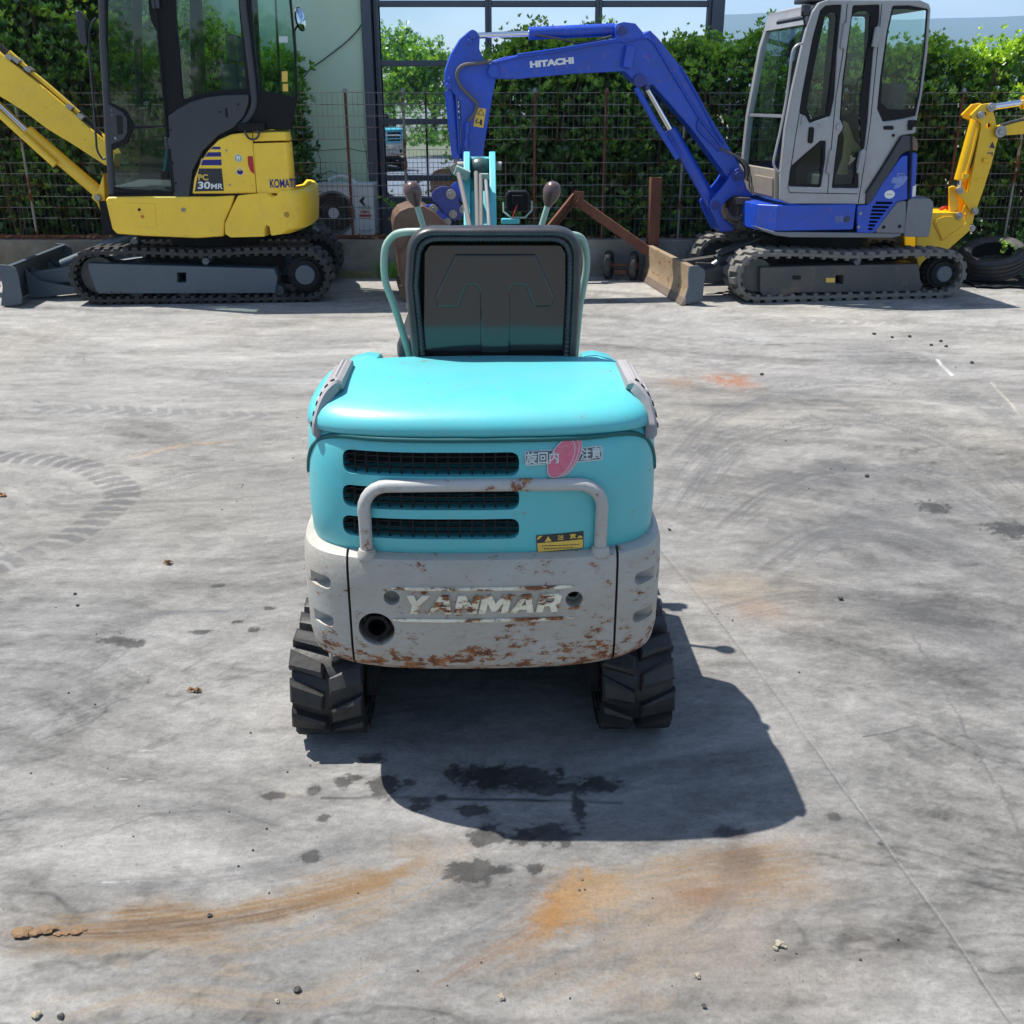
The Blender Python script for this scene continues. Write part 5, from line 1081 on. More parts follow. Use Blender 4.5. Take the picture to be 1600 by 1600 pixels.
# grab bar and mirrors at the front corner
vg = vc + .35
gp_ = [FK.p3(*q, vc + .30) for q in Z((0, 0), .1875, [(800, 150), (770, 190), (745, 260), (740, 330), (745, 450), (765, 700), (785, 950), (800, 1150), (810, 1250), (850, 1320), (880, 1320)])]
mb = MB().tube(smooth(gp_, 4), .0085, 10); gb = mb.build('front_grab_bar', M['dgrey'], KM)
mb = MB(); mb.cyl(FK.p3(*Z((0, 0), .1875, [(745, 440)])[0], vc + .30), .018, .05, 'z', 12); mb.build('clamp', M['dgrey'], gb)
c_ = FK.p3(*Z((0, 0), .1875, [(695, 240)])[0], vc + .33); mb = MB(); mb.prism(roundpoly([(c_.x - .032, c_.z - .105), (c_.x + .03, c_.z - .125), (c_.x + .038, c_.z + .06), (c_.x + .0, c_.z + .125), (c_.x - .03, c_.z + .12)], .03), c_.y - .06, c_.y + .05); mr_ = mb.build('wing_mirror', M['dgrey'], KM, bevel=.012)
mb = MB().tube([c_ + Vector((.01, 0, -.10)), c_ + Vector((.03, 0, -.19))], .006, 8); mb.build('mirror_stem', M['dgrey'], mr_)
c2 = FK.p3(465, 30, .55); c2 = FK.p3(469, 30, .60)
mb = MB(); ax = Vector((.93, -.30, .12)).normalized(); q_ = ax.to_track_quat('Z', 'Y').to_matrix().to_4x4(); MM = Matrix.Translation(c2) @ q_
mb.lathe([(0, -.022), (.06, -.018), (.088, -.004), (.088, .006), (.082, .008)], n=28, M=MM); rm = mb.build('rear_mirror', M['black'], KM)
mb = MB(); mb.lathe([(.0815, .0085), (.06, .016), (.03, .021), (0, .023)], n=28, M=MM); mb.build('mirror_glass', M['mirror'], rm, sharp=80)
mb = MB().tube([c2 + Vector((-.012, 0, -.03)), c2 + Vector((-.05, .0, -.08)), c2 + Vector((-.055, 0, -.20))], .008, 8); mb.cbox(c2 + Vector((-.055, 0, -.22)), (.02, .03, .12)); mb.build('mirror_arm', M['black'], rm)
# handle and coupling on the fairing edge
mb = MB(); p = FK.p3(*Z1([(1125, 566)])[0], vc - .04); mb.cbox(p, (.20, .05, .055)); lt = mb.build('tilt_latch', M['black'], KM, bevel=.008)
lo_ = [FK.p3(*Z1([q])[0], vc - .06) for q in ((1092, 580), (1098, 600), (1112, 618), (1135, 622), (1152, 610), (1155, 590), (1145, 580))]
mb = MB().tube(smooth(lo_, 4), .0075, 8); mb.build('latch_loop', M['dgrey'], lt)
# inside the cab
mb = MB(); a = FK.uz(*Z1([(900, 500)])[0], .45); mb.box(a[0] - .22, a[0] + .26, .30, .76, a[1] - .55, a[1] - .36); mb.box(a[0] + .20, a[0] + .34, .30, .76, a[1] - .4, a[1] + .35); mb.cbox((a[0] + .29, .53, a[1] + .46), (.10, .26, .2)); mb.build('operator_seat', M['seat'], KM, bevel=.03)
mb = MB(); 
for v in (.30, .36):
    pts = [FK.p3(*Z1([q])[0], v) for q in ((625, 735), (630, 640), (648, 560), (665, 500), (668, 460))]; mb.tube(smooth(pts, 4), .012, 8)
p = FK.p3(*Z1([(668, 450)])[0], .33); mb.cbox(p, (.10, .12, .03)); mb.build('travel_lever', M['black'], KM)
pts = [FK.p3(*Z1([q])[0], .7) for q in ((608, 540), (612, 495), (640, 487), (680, 488), (705, 535))]; mb = MB().tube(smooth(pts, 4), .011, 8); mb.build('hand_rail', M['black'], KM)
mb = MB(); a = FK.uz(*Z1([(560, 850)])[0], .3); b_ = FK.uz(*Z1([(840, 850)])[0], .3); mb.box(a[0] - .05, b_[0] + .4, vc + .06, vfar - .01, a[1] - .02, a[1] + .04); mb.build('cab_floor', M['dgrey'], KM)
mb = MB()
for q in ((1266, 176),):
    pass
pan = [((1245, 162), (1284, 162), (1284, 190), (1245, 190), 'palewhite'), ((1258, 318), (1284, 318), (1284, 366), (1258, 366), 'yelprint'), ((1262, 374), (1286, 374), (1286, 408), (1262, 408), 'yelprint')]
mb.bm.free()
for *q, mt in pan: panel('cab_label', FK.poly(Z1(q), vc + .01), vc + .012, .001, M[mt], KM, bevel=.0001)
# boom, ram
Zb = lambda pts: Z((0, 0), .1875, pts)
vb0, vb1 = .70, .90
F1 = lambda pts, v=vb0: FK.poly(Zb(pts), v)
boomp = F1([(-700, -140), (-600, -160), (-350, 80), (0, 440), (150, 560), (400, 760), (600, 930), (760, 1080), (900, 1200), (960, 1290), (940, 1400), (865, 1372), (600, 1200), (400, 1080), (200, 930), (60, 840), (-60, 770), (-300, 640), (-600, 300)])
mb = MB(); mb.prism(boomp, vb0, vb1); bo = mb.build('boom', M['yellow'], KM, bevel=.008)
topl = F1([(-100, 340), (10, 400), (200, 520), (420, 720), (620, 900), (740, 1000), (860, 1130), (850, 1150), (600, 940), (400, 770), (150, 565), (0, 445), (-100, 350)], vb0 - .01)
mb = MB()
for dz_, r_ in ((.020, .012), (.045, .009), (.068, .009)):
    pts = [FK.p3(x, y, vb0 + .06) + Vector((0, 0, dz_)) for x, y in Zb([(-300, 130), (0, 440), (200, 600), (400, 765), (600, 930), (750, 1070), (860, 1190)])]; mb.tube(pts, r_, 8)
mb.build('boom_hose', M['hoseblk'], bo)
mb = MB()
for q in ((100, 520), (160, 545), (255, 620), (600, 930), (690, 1010)): p = FK.p3(*Zb([q])[0], vb0 + .04) + Vector((0, 0, .035)); mb.cbox(p, (.05, .12, .03), (0, .68, 0))
mb.build('hose_clamp', M['steel'], bo, bevel=.003)
pts = [FK.p3(x, y, vb0 + .05) + Vector((0, 0, .02)) for x, y in Zb([(80, 455), (130, 500), (250, 610), (420, 750), (600, 910), (660, 965)])]; mb = MB(); mb.tube(pts, .018, 8); mb.build('hose_cover', M['yellow'], bo)
vr_ = vb0 + .03
ram0, ram1, ram2 = FK.p3(*Zb([(-330, 560)])[0], vr_ + .07), FK.p3(*Zb([(228, 1090)])[0], vr_ + .07), FK.p3(*Zb([(820, 1600)])[0], vr_ + .07)
mb = MB().tube([ram1, ram2], .052, 20); cy = mb.build('boom_ram', M['yellow'], KM, bevel=.004)
mb = MB().tube([ram0, ram1], .024, 16); mb.build('ram_rod', M['chrome'], cy)
mb = MB().tube([FK.p3(*Zb([(-300, 680)])[0], vr_ - .02), FK.p3(*Zb([(465, 1375)])[0], vr_ - .02)], .030, 12); mb.build('ram_guard', M['yellow'], cy)
sw = FK.poly(Z1([(470, 770), (475, 860), (480, 960), (500, 1020), (475, 985), (440, 905), (415, 880), (428, 852), (445, 850)]), vb0)
mb = MB(); mb.prism(sw, vb0 - .05, vb1 + .05); sb = mb.build('swing_bracket', M['yellow'], KM, bevel=.008)
mb = MB(); p = FK.p3(*Z1([(438, 882)])[0], vb0 - .06); mb.cyl(p, .026, .04, 'y', 18); mb.build('pivot_pin', M['steel'], sb, bevel=.004)
pp_ = FK.p3(*Z1([(600, 900)])[0], .8); mb = MB(); mb.box(FK.uz(*Z1([(455, 900)])[0], .7)[0], pp_.x, .62, .98, pp_.z - .25, pp_.z + .02); mb.build('swing_post', M['mat'], KM)
# dipper arm and bucket, beyond the left edge
mb = MB(); q0 = FK.p3(-130, -30, .8); mb.prism([(q0.x - .1, q0.z + .12), (q0.x + .12, q0.z), (q0.x - .25, .45), (q0.x - .36, .45)], .72, .88); mb.build('dipper_arm', M['yellow'], KM, bevel=.008)
mb = MB(); mb.prism([(q0.x - .42, .50), (q0.x - .2, .48), (q0.x + .02, .30), (q0.x + .10, .03), (q0.x - .35, .05), (q0.x - .5, .25)], .55, 1.05); mb.build('bucket', M['yellow'], KM, bevel=.01)
# dozer blade
bl_ = FK.p3(20, 414, -.03); vB0, vB1 = -.04, GK + .02
uzb = lambda x, y: FK.uz(*Z3([(x, y)])[0], vB0)
prof = [uzb(60, 715), uzb(30, 780), uzb(20, 860), uzb(12, 960), uzb(10, 1060), uzb(42, 1062), uzb(44, 960), uzb(55, 860), uzb(70, 780), uzb(96, 722)]
prof = [(u - .0, max(z, .012)) for u, z in prof]
mb = MB(); mb.prism(prof, vB0 + .02, vB1 - .02); bd = mb.build('dozer_blade', M['frame'], KM, bevel=.005)
ep = [uzb(-8, 712), uzb(80, 718), uzb(130, 745), uzb(150, 790), uzb(185, 1000), uzb(178, 1040), uzb(90, 1062), uzb(8, 1066), uzb(20, 900), uzb(5, 800)]
ep = [(u, max(z, .01)) for u, z in ep]
for v in (vB0, vB1 - .02): panel('end_plate', ep, v, .02, M['frame'], bd, bevel=.003, rnd=.01)
mb = MB()
for v in (.30, .42, .80, .92):
    a = uzb(70, 800); mb = MB(); mb.prism([(a[0], a[1]), (a[0] + .10, a[1] - .10), (a[0] + .45, a[1] - .17), (a[0] + .45, a[1] - .20), (a[0], a[1] - .24)], v, v + .015); mb.build('blade_rib', M['frame'], bd, bevel=.002)
mb = MB(); a = uzb(80, 950)
for v in (.36, .92): mb.prism([(a[0] - .02, .09), (a[0] - .02, .20), (a[0] + .30, .24), (a[0] + 1.05, .34), (a[0] + 1.05, .22), (a[0] + .3, .12)], v, v + .12)
mb.build('blade_arm', M['frame'], bd, bevel=.01)
mb = MB().tube([Vector((a[0] + .18, .70, .22)), Vector((a[0] + .55, .70, .36))], .045, 16); mb.tube([Vector((a[0] + .5, .70, .345)), Vector((a[0] + .85, .70, .47))], .055, 16); mb.build('blade_ram', M['frame'], bd)
mb = MB(); mb.cyl(FK.p3(*Z3([(1125, 520)])[0], .45), .03, .06, 'y', 18); mb.build('blade_pin', M['steel'], bd)
mb = MB().tube([FK.p3(405, 377.5, .62), FK.p3(471, 378.5, .62)], .009, 8); mb.build('grease_tube', M['hose'], KM)

# ------------------------------------------------------------ the blue cab digger at the right
g1 = G(1180, 474); FH = Frame(g1.x, g1.y, 8.0)
HT = empty('mini_excavator', FH.o, FH.a, 'blue mini digger with silver cab, its boom arched over to the left and blade lowered', 'excavator')
A3 = lambda pts: Z((600, 0), .4, pts); A5 = lambda pts: Z((1150, 0), .2, pts); A6 = lambda pts: Z((1130, 240), .25, pts); A7 = lambda pts: Z((960, 220), .1875, pts)
H = lambda pts, v: FH.poly(pts, v)
uL, uR = FH.uz(1148, 430, 0)[0], FH.uz(1512, 430, 0)[0]; hF = FH.uz(1200, 391, 0)[1]; hR = FH.uz(1470, 391, 0)[1]
pl = H(A6([(232, 712), (520, 703), (1225, 690), (1240, 850), (1200, 862), (440, 872), (430, 892), (250, 892), (232, 860)]), .03)
ho = H(A6([(706, 762), (754, 762), (752, 815), (706, 815)]), .03)
GH = 1.34; tracks(FH, HT, uL, uR, hF, hR, .30, GH, M['rubberpale'], M['frameworn'], .098, 'bar', M['frame'], pl, [ho], lug=.024, cap_r=.33)
panel('caution_label', H(A6([(642, 777), (698, 777), (697, 805), (642, 805)]), .029), .0285, .001, M['yelprint'], HT, bevel=.0001)
mb = MB(); mb.prism(roundpoly(H(A6([(434, 762), (486, 762), (486, 788), (434, 788)]), .028), .012), .028, .0295); mb.build('frame_slot', M['mat'], HT)
# lower skid and deck
sk = H(A6([(225, 462), (330, 488), (1115, 497), (1112, 515), (1060, 527), (420, 524), (330, 512), (240, 480)]), .05)
mb = MB(); mb.prism(sk, .05, 1.26); mb.build('deck_skid', M['cwgrey'], HT, bevel=.01)
dk_ = H(A6([(345, 322), (833, 324), (833, 495), (341, 487), (345, 400)]), .045)
uA = dk_[0][0]; zA0 = dk_[3][1]; zA1 = dk_[0][1]
mb = MB(); z0_, z1_ = zA0 + .002, zA1
mb.prismz([(uA, .045), (dk_[1][0], .045), (dk_[1][0], 1.24), (uA - .09, 1.24), (uA - .14, .30), (uA - .13, .16)], z0_, z1_); mb.build('deck_body', M['blue'], HT, bevel=.012)
rc = H(A6([(837, 325), (900, 320), (925, 300), (1000, 180), (1095, 45), (1115, 18), (1150, 10), (1150, 285), (1085, 300), (1050, 345), (940, 495), (837, 495)]), .05)
lv = [H(A6(q), .05) for q in ([(955, 300), (1062, 302), (1052, 316), (948, 315)], [(935, 326), (1040, 328), (1030, 342), (930, 340)], [(928, 349), (1022, 351), (1012, 364), (924, 362)], [(922, 372), (1004, 374), (994, 387), (918, 385)], [(917, 395), (987, 397), (977, 410), (914, 408)], [(912, 419), (970, 421), (961, 433), (909, 431)], [(908, 441), (954, 443), (945, 456), (906, 454)], [(906, 464), (938, 466), (930, 479), (904, 477)])]
panel('side_cover', rc, .045, .03, M['blue'], HT, holes=lv, bevel=.004, rnd=.012, hr=.003)
mb = MB(); mb.prism(H(A6([(837, 330), (1140, 60), (1145, 490), (837, 490)]), .09), .095, 1.15); mb.build('engine_bay', M['mat'], HT)
fd = H(A6([(942, 495), (1055, 345), (1090, 302), (1145, 292), (1143, 488), (1130, 500)]), .042)
thick = panel('grey_fender', fd, .038, .04, M['cwgrey'], HT, bevel=.01, rnd=.02)
mb = MB()
for q in ((1003, 460), (1103, 455)): p = FH.p3(*A6([q])[0], .036); mb.cyl(p, .014, .006, 'y', 14)
mb.build('fender_bolt', M['mat'], thick)
mb = MB()
for q in ((858, 374), (846, 459)): p = FH.p3(*A6([q])[0], .043); mb.cyl(p, .013, .008, 'y', 14)
mb.build('cover_bolt', M['steel'], HT, bevel=.002)
mb = MB(); p = FH.p3(*A6([(775, 410)])[0], .043); mb.cyl(p, .024, .008, 'y', 20); mb.build('plug', M['dgrey'], HT, bevel=.002)
panel('worn_sticker', H(A6([(702, 390), (750, 390), (748, 430), (702, 430)]), .043), .0436, .001, surf('torn_sticker', (.16, .19, .36, 1), .5, var=.2, dirt=.8, dirtcol=(.02, .04, .3, 1), dscale=60), HT, bevel=.0001)
mb = MB(); u0_, z0_2 = FH.uz(*A6([(262, 340)])[0], .2)
for k in range(5): mb.box(uA - .131, uA - .122, .17, .19, z1_ - .06 - k * .05, z1_ - .035 - k * .05)
mb.build('front_slot', M['mat'], HT)
# rear: upper cover, counterweight
mb = MB(); cwp = H(A6([(1158, 290), (1180, 281), (1292, 281), (1312, 300), (1316, 330), (1290, 515), (1275, 523), (1135, 521), (1132, 500)]), .03); cwp = roundpoly(cwp, .015, 2)
uTb = cwp[0][0]
bowh = lambda co: np.stack([co[:, 0] + np.where(co[:, 0] > uTb, .09 * np.sin(np.clip((co[:, 1] - .03) / 1.22, 0, 1) * math.pi), 0), co[:, 1], co[:, 2]], 1)
thick_panel('counterweight', cwp, .03, 1.25, M['cwgrey'], HT, bev=.032, fn=bowh)
bc = H(A5([(1375, 1185), (1422, 1200), (1412, 1380), (1395, 1570), (1360, 1568)]), .06); mb = MB(); mb.prism(bc, .06, .9); mb.build('rear_cover', M['blue'], HT, bevel=.012)
panel('white_label', H(A5([(1382, 1455), (1408, 1452), (1402, 1535), (1376, 1538)]), .058), .0585, .001, M['white'], HT, bevel=.0001)
mb = MB(); mb.prism(H(A5([(1375, 1060), (1400, 1065), (1425, 1110), (1425, 1180), (1375, 1175)]), .07), .07, .8); mb.build('cab_rear_corner', surf('sun_bleached_brown', (.22, .12, .07, 1), .5, var=.3, dirt=.8, dirtcol=(.10, .11, .12, 1), dscale=12), HT, bevel=.012)
# cab side
vc = .06
outer = A5([(345, 1562), (350, 1340), (385, 1000), (440, 700), (520, 350), (560, 200), (600, 90), (650, 20), (720, -4), (1440, -2), (1510, 30), (1524, 70), (1500, 400), (1455, 740), (1418, 920), (1405, 1040), (1290, 1062), (1130, 1320), (1018, 1500), (1012, 1598), (420, 1592)])
hA = [(660, 80), (700, 45), (760, 38), (828, 35), (790, 420), (770, 760), (740, 905), (575, 962), (545, 905), (495, 885), (520, 720), (600, 300)]
hB = [(915, 42), (1125, 35), (1120, 160), (1075, 400), (1045, 750), (1030, 960), (1005, 1160), (965, 1190), (945, 1300), (960, 1380), (960, 1470), (750, 1468), (775, 1260), (800, 1060), (835, 1010), (830, 960), (812, 930), (835, 620), (880, 300)]
hC = [(1225, 45), (1350, 42), (1400, 50), (1505, 70), (1480, 400), (1440, 740), (1405, 905), (1290, 930), (1150, 950), (1105, 850), (1130, 600), (1180, 250)]
hD = [(440, 1290), (560, 1185), (660, 1100), (705, 1100), (700, 1240), (665, 1465), (415, 1455), (425, 1330)]
cabh = panel('cab_frame', H(outer, vc), vc, .045, M['silver'], HT, holes=[H(A5(g), vc) for g in (hA, hB, hC, hD)], bevel=.009, rnd=.012, hr=.015)
# dark gaskets inside each opening, then the glass
def inset(pts, k): 
    c = Vector((sum(p[0] for p in pts) / len(pts), sum(p[1] for p in pts) / len(pts))); return [tuple(c + (Vector(p) - c) * k) for p in pts]
hA2 = [(700, 130), (740, 98), (790, 100), (798, 140), (770, 420), (740, 700), (715, 885), (590, 930), (560, 850), (580, 700), (640, 400)]
hB2 = [(915, 110), (960, 88), (1030, 85), (1060, 110), (1050, 300), (985, 700), (975, 930), (990, 1160), (945, 1210), (925, 1440), (770, 1445), (800, 1260), (820, 1050), (848, 1000), (830, 900), (850, 620), (890, 300)]
hC2 = [(1235, 70), (1350, 68), (1400, 75), (1500, 80), (1476, 400), (1436, 730), (1405, 850), (1290, 855), (1190, 850), (1140, 800), (1150, 600), (1195, 250)]
hD2 = [(480, 1300), (560, 1215), (640, 1145), (680, 1150), (680, 1240), (655, 1440), (470, 1435)]
for nm, o_h, i_h in (('door_gasket', hA, hA2), ('door_gasket', hB, hB2), ('side_gasket', hC, hC2), ('door_gasket', hD, hD2)):
    g = panel(nm, H(A5(inset(o_h, 1.01)), vc), vc + .012, .012, M['black'], cabh, holes=[H(A5(i_h), vc)], bevel=.001, rnd=.01, hr=.012)
    mb = MB(); mb.prism(H(A5(inset(i_h, 1.02)), vc), vc + .026, vc + .030); mb.build('glass', M['glass'], g)
vfar = .93
fo_ = [(345, 1562), (440, 700), (600, 90), (650, 20), (1440, -2), (1524, 70), (1405, 1040), (1018, 1598)]
panel('cab_far_frame', H(A5(fo_), vc), vfar, .04, M['black'], HT, holes=[H(A5(g), vc) for g in ([(375, 1300), (470, 700), (600, 130), (660, 60), (800, 60), (700, 1300)], [(830, 60), (1130, 60), (1030, 1000), (780, 1000)], [(1190, 60), (1440, 60), (1390, 900), (1120, 900)])], bevel=.006, rnd=.01, hr=.03)
mb = MB(); mb.prism(H(A5([(372, 1310), (600, 80), (1500, 60), (1400, 1000), (700, 1310)]), vc), vfar + .018, vfar + .022); mb.build('far_glass', M['glass'], HT)
# front face of the cab: sill, pillar, windscreen in two lights
fl = [FH.uz(x, y, vc) for x, y in A5([(345, 1562), (352, 1340), (400, 930), (520, 330), (610, 60)])]
vf0, vf1 = vc + .046, vfar - .001
def facestrip(name, zlo, zhi, th, mat, va=vf0, vb_=vf1, off=.0, par=HT, bev=.004):
    us = lambda z: np.interp(z, [q[1] for q in fl], [q[0] for q in fl]); zs = np.linspace(zlo, zhi, 9); mb = MB()
    mb.loft([[Vector((us(z) + off, va, z)), Vector((us(z) + off, vb_, z)), Vector((us(z) + off + th, vb_, z)), Vector((us(z) + off + th, va, z))] for z in zs]); return mb.build(name, mat, par, bevel=bev)
zb0, zb1, zt1, zt0 = fl[0][1], fl[1][1] + .01, fl[3][1] + .12, fl[4][1]
facestrip('front_sill', zb0, zb1, .05, surf('dusty_silver', (.30, .27, .22, 1), .5, var=.1, dirt=.5), off=-.03)
facestrip('front_header', zt1, zt0 + .02, .05, M['silver'], off=-.02)
facestrip('far_pillar', zb1, zt1, .05, M['silver'], vf1 - .06, vf1 - .002, off=-.02); facestrip('near_gasket', zb1, zt1, .03, M['black'], vf0, vf0 + .05, off=.0)
facestrip('windscreen', zb1 + .002, zt1 - .002, .006, M['glass'], vf0 + .051, vf1 - .062, off=.0, bev=0)
zm = FH.uz(*A5([(300, 905)])[0], .4)[1]; facestrip('windscreen_bar', zm - .012, zm + .012, .02, M['cwgrey'], vf0 + .051, vf1 - .062, off=-.008)
mb = MB(); zb_ = FH.uz(*A5([(240, 1500)])[0], .2)[1]; facestrip('front_hatch', zb0 + .02, zb0 + .16, .02, surf('dusty_hatch', (.27, .23, .18, 1), .55, var=.15, dirt=.6, rust=.15), vf0 + .02, vf0 + .42, off=-.045); mb.bm.free()
ro = H(A5([(600, 92), (650, 22), (720, -2), (1440, 0), (1508, 34), (1520, 75), (1480, 70), (1440, 40), (720, 40), (650, 80)]), vc); mb = MB(); mb.prism(ro, vc + .046, vfar - .001); mb.build('cab_roof', M['silver'], HT, bevel=.01)
mb = MB(); rr_ = [FH.uz(x, y, vc) for x, y in A5([(1512, 80), (1490, 400), (1450, 740), (1410, 920)])]; mb.loft([[Vector((u - .02, v, z)) for v in (vc + .046, vfar)] for u, z in rr_], False, False, closed=False); mb.build('rear_glass', M['glass'], HT)
rp2 = [FH.uz(x, y, vc) for x, y in A5([(1408, 925), (1400, 1040)])]; mb = MB(); mb.prism([(rp2[0][0] - .06, rp2[0][1]), (rp2[0][0] - .01, rp2[0][1]), (rp2[1][0] - .01, rp2[1][1]), (rp2[1][0] - .06, rp2[1][1])], vc + .047, vfar - .002); mb.build('rear_panel', M['silver'], HT)
# roof gear and lamps at the front edge
mb = MB(); p = FH.p3(*A5([(470, 130)])[0], .4); mb.cbox(p, (.12, .55, .03), (0, -.6, 0)); mb.cbox(FH.p3(*A5([(545, 80)])[0], .12), (.06, .05, .08)); mb.cbox(FH.p3(*A5([(590, 5)])[0], .25), (.16, .3, .035)); mb.build('wiper_motor', M['dgrey'], HT, bevel=.01)
mb = MB(); mb.tube([FH.p3(*A5([q])[0], .10) for q in ((520, 90), (545, 240), (525, 330))], .006, 8); mb.build('wiper_arm', M['black'], HT)
hb = [FH.p3(*A5([q])[0], vc - .02) for q in ((525, 338), (480, 352), (445, 395), (430, 480), (395, 760), (350, 1000), (310, 1180), (293, 1270), (310, 1320), (345, 1350))]
mb = MB().tube(smooth(hb, 4), .0095, 10); mb.build('front_grab_bar', M['silver'], HT)
mb = MB().tube(smooth([FH.p3(*A5([q])[0], vfar) for q in ((375, 225), (345, 240), (333, 270), (333, 315), (350, 322))], 4), .005, 8); mb.build('roof_hook', M['black'], HT)
# door split, hinges, handles
mb = MB()
for pts in ([(870, 30), (835, 420), (780, 760), (745, 1150), (715, 1510)], [(1140, 30), (1085, 600), (1050, 950), (1000, 1300), (955, 1590)], [(495, 890), (460, 1100), (405, 1470), (420, 1505), (950, 1515)]):
    mb.tube([FH.p3(*A5([q])[0], vc - .0005) for q in pts], .003, 6)
mb.build('door_gap', M['mat'], cabh)
for q, s in (((850, 280), 1), ((738, 1265), 1), ((1095, 290), .8), ((978, 1265), 1)):
    p = FH.p3(*A5([q])[0], vc - .012); mb = MB(); mb.cbox(p, (.045, .028, .17 * s), (0, .06, 0)); mb.cyl(p + Vector((.0, -.012, 0)), .010, .19 * s, 'z', 10); mb.build('hinge', M['silver'], cabh, bevel=.005)
panel('door_handle', H(A5([(572, 1000), (585, 992), (608, 995), (612, 1010), (603, 1110), (590, 1122), (568, 1118), (563, 1100)]), vc - .01), vc - .012, .014, M['black'], cabh, bevel=.003, rnd=.008)
mb = MB(); mb.cyl(FH.p3(*A5([(655, 965)])[0], vc - .004), .013, .012, 'y', 16); mb.cyl(FH.p3(*A5([(808, 990)])[0], vc - .004), .026, .012, 'y', 20); mb.cbox(FH.p3(*A5([(520, 940)])[0], vc - .006), (.018, .014, .06)); mb.build('door_lock', M['silver'], cabh, bevel=.003)
panel('rear_catch', H(A5([(1150, 985), (1225, 982), (1235, 1000), (1225, 1015), (1155, 1013)]), vc - .004), vc - .006, .01, M['black'], cabh, bevel=.002, rnd=.01)
mb = MB(); mb.cbox(FH.p3(*A5([(1375, 965)])[0], vc - .01), (.06, .03, .05)); mb.cbox(FH.p3(*A5([(1362, 990)])[0], vc - .01), (.03, .03, .05)); mb.cyl(FH.p3(*A5([(1230, 1058)])[0], vc - .004), .012, .012, 'y', 12); mb.build('latch', M['black'], cabh, bevel=.004)
dg = H(A5([(1018, 1502), (1292, 1060), (1372, 1058), (1372, 1170), (1325, 1185), (1285, 1212), (1240, 1290), (1045, 1592), (1014, 1600)]), vc - .006)
panel('slanted_trim', dg, vc - .012, .03, M['dgrey'], HT, bevel=.006, rnd=.01)
mb = MB(); mb.tube([FH.p3(*A5([q])[0], vc - .014) for q in ((1015, 1510), (1150, 1300), (1290, 1068))], .008, 8); mb.tube([FH.p3(*A5([q])[0], vc - .014) for q in ((1372, 1060), (1372, 1200), (1345, 1590))], .008, 8); mb.build('rubber_seal', M['mat'], HT)
# faded model logo, oval sticker
pat = H(Z((1360, 220), .0625, [(680, 805), (850, 808), (860, 880), (940, 895), (915, 985), (830, 1090), (720, 1170), (590, 1200), (600, 1130), (640, 1080), (600, 1060), (535, 1055), (530, 1000), (570, 915), (680, 905)]), .042); panel('faded_logo', pat, .0442, .001, M['faded'], HT, bevel=.0001)
side_text('lettering', 'ZAXIS', FH, *Z((1360, 220), .0625, [(690, 860)])[0], .0432, 5, 9.5, M['blue'], HT, extrude=.0003, bold=.0006, shear=.2)
side_text('lettering', '30U', FH, *Z((1360, 220), .0625, [(560, 1000)])[0], .0432, 9.5, 19, surf('faded_pale', (.26, .34, .62, 1), .5), HT, extrude=.0003, bold=.0012, shear=.3)
u, z = FH.uz(*Z((1360, 220), .0625, [(480, 1340)])[0], .044); mb = MB(); mb.prism([(u + .043 * math.cos(a), z + .032 * math.sin(a)) for a in [2 * math.pi * k / 32 for k in range(32)]], .0432, .0442); ov = mb.build('oval_sticker', M['white'], HT)
mb = MB()
for k in range(6): mb.box(u - .026 + k * .009, u - .020 + k * .009, .0424, .0430, z - .003, z + .003)
mb.build('sticker_print', M['greenprint'], ov)
# inside
a = FH.uz(*A5([(900, 1200)])[0], .45); mb = MB(); mb.box(a[0] - .25, a[0] + .2, .28, .72, a[1] - .35, a[1] - .15); mb.cbox((a[0] + .24, .5, a[1] + .10), (.12, .42, .55), (0, .15, 0)); mb.build('operator_seat', M['seat'], HT, bevel=.03)
cvr = H(A5([(835, 940), (880, 960), (930, 1100), (990, 1160), (940, 1200), (910, 1180), (880, 1300), (885, 1460), (840, 1465), (800, 1380), (850, 1230), (865, 1080)]), .3); mb = MB(); mb.prism(cvr, .30, .36); mb.build('seat_cover', M['tan'], HT, bevel=.01)
mb = MB(); mb.tube([FH.p3(*A5([q])[0], .5) for q in ((1000, 600), (955, 620), (935, 700), (925, 860))], .01, 8); mb.tube([FH.p3(*A5([q])[0], .5) for q in ((835, 790), (920, 900), (1010, 1020))], .014, 8); mb.build('cab_lever', M['black'], HT)
a0, a1 = FH.uz(*A5([(420, 1500)])[0], .3), FH.uz(*A5([(1000, 1500)])[0], .3); mb = MB(); mb.box(a0[0], a1[0], vc + .05, vfar - .01, a0[1] - .06, a0[1] + .0); mb.build('cab_floor', M['dgrey'], HT)
mb = MB(); q0 = FH.uz(*A5([(1180, 820)])[0], .55); mb.cbox((q0[0], .55, q0[1] - .02), (.16, .32, .36), (0, .1, 0)); mb.build('headrest', M['seat'], HT, bevel=.04)
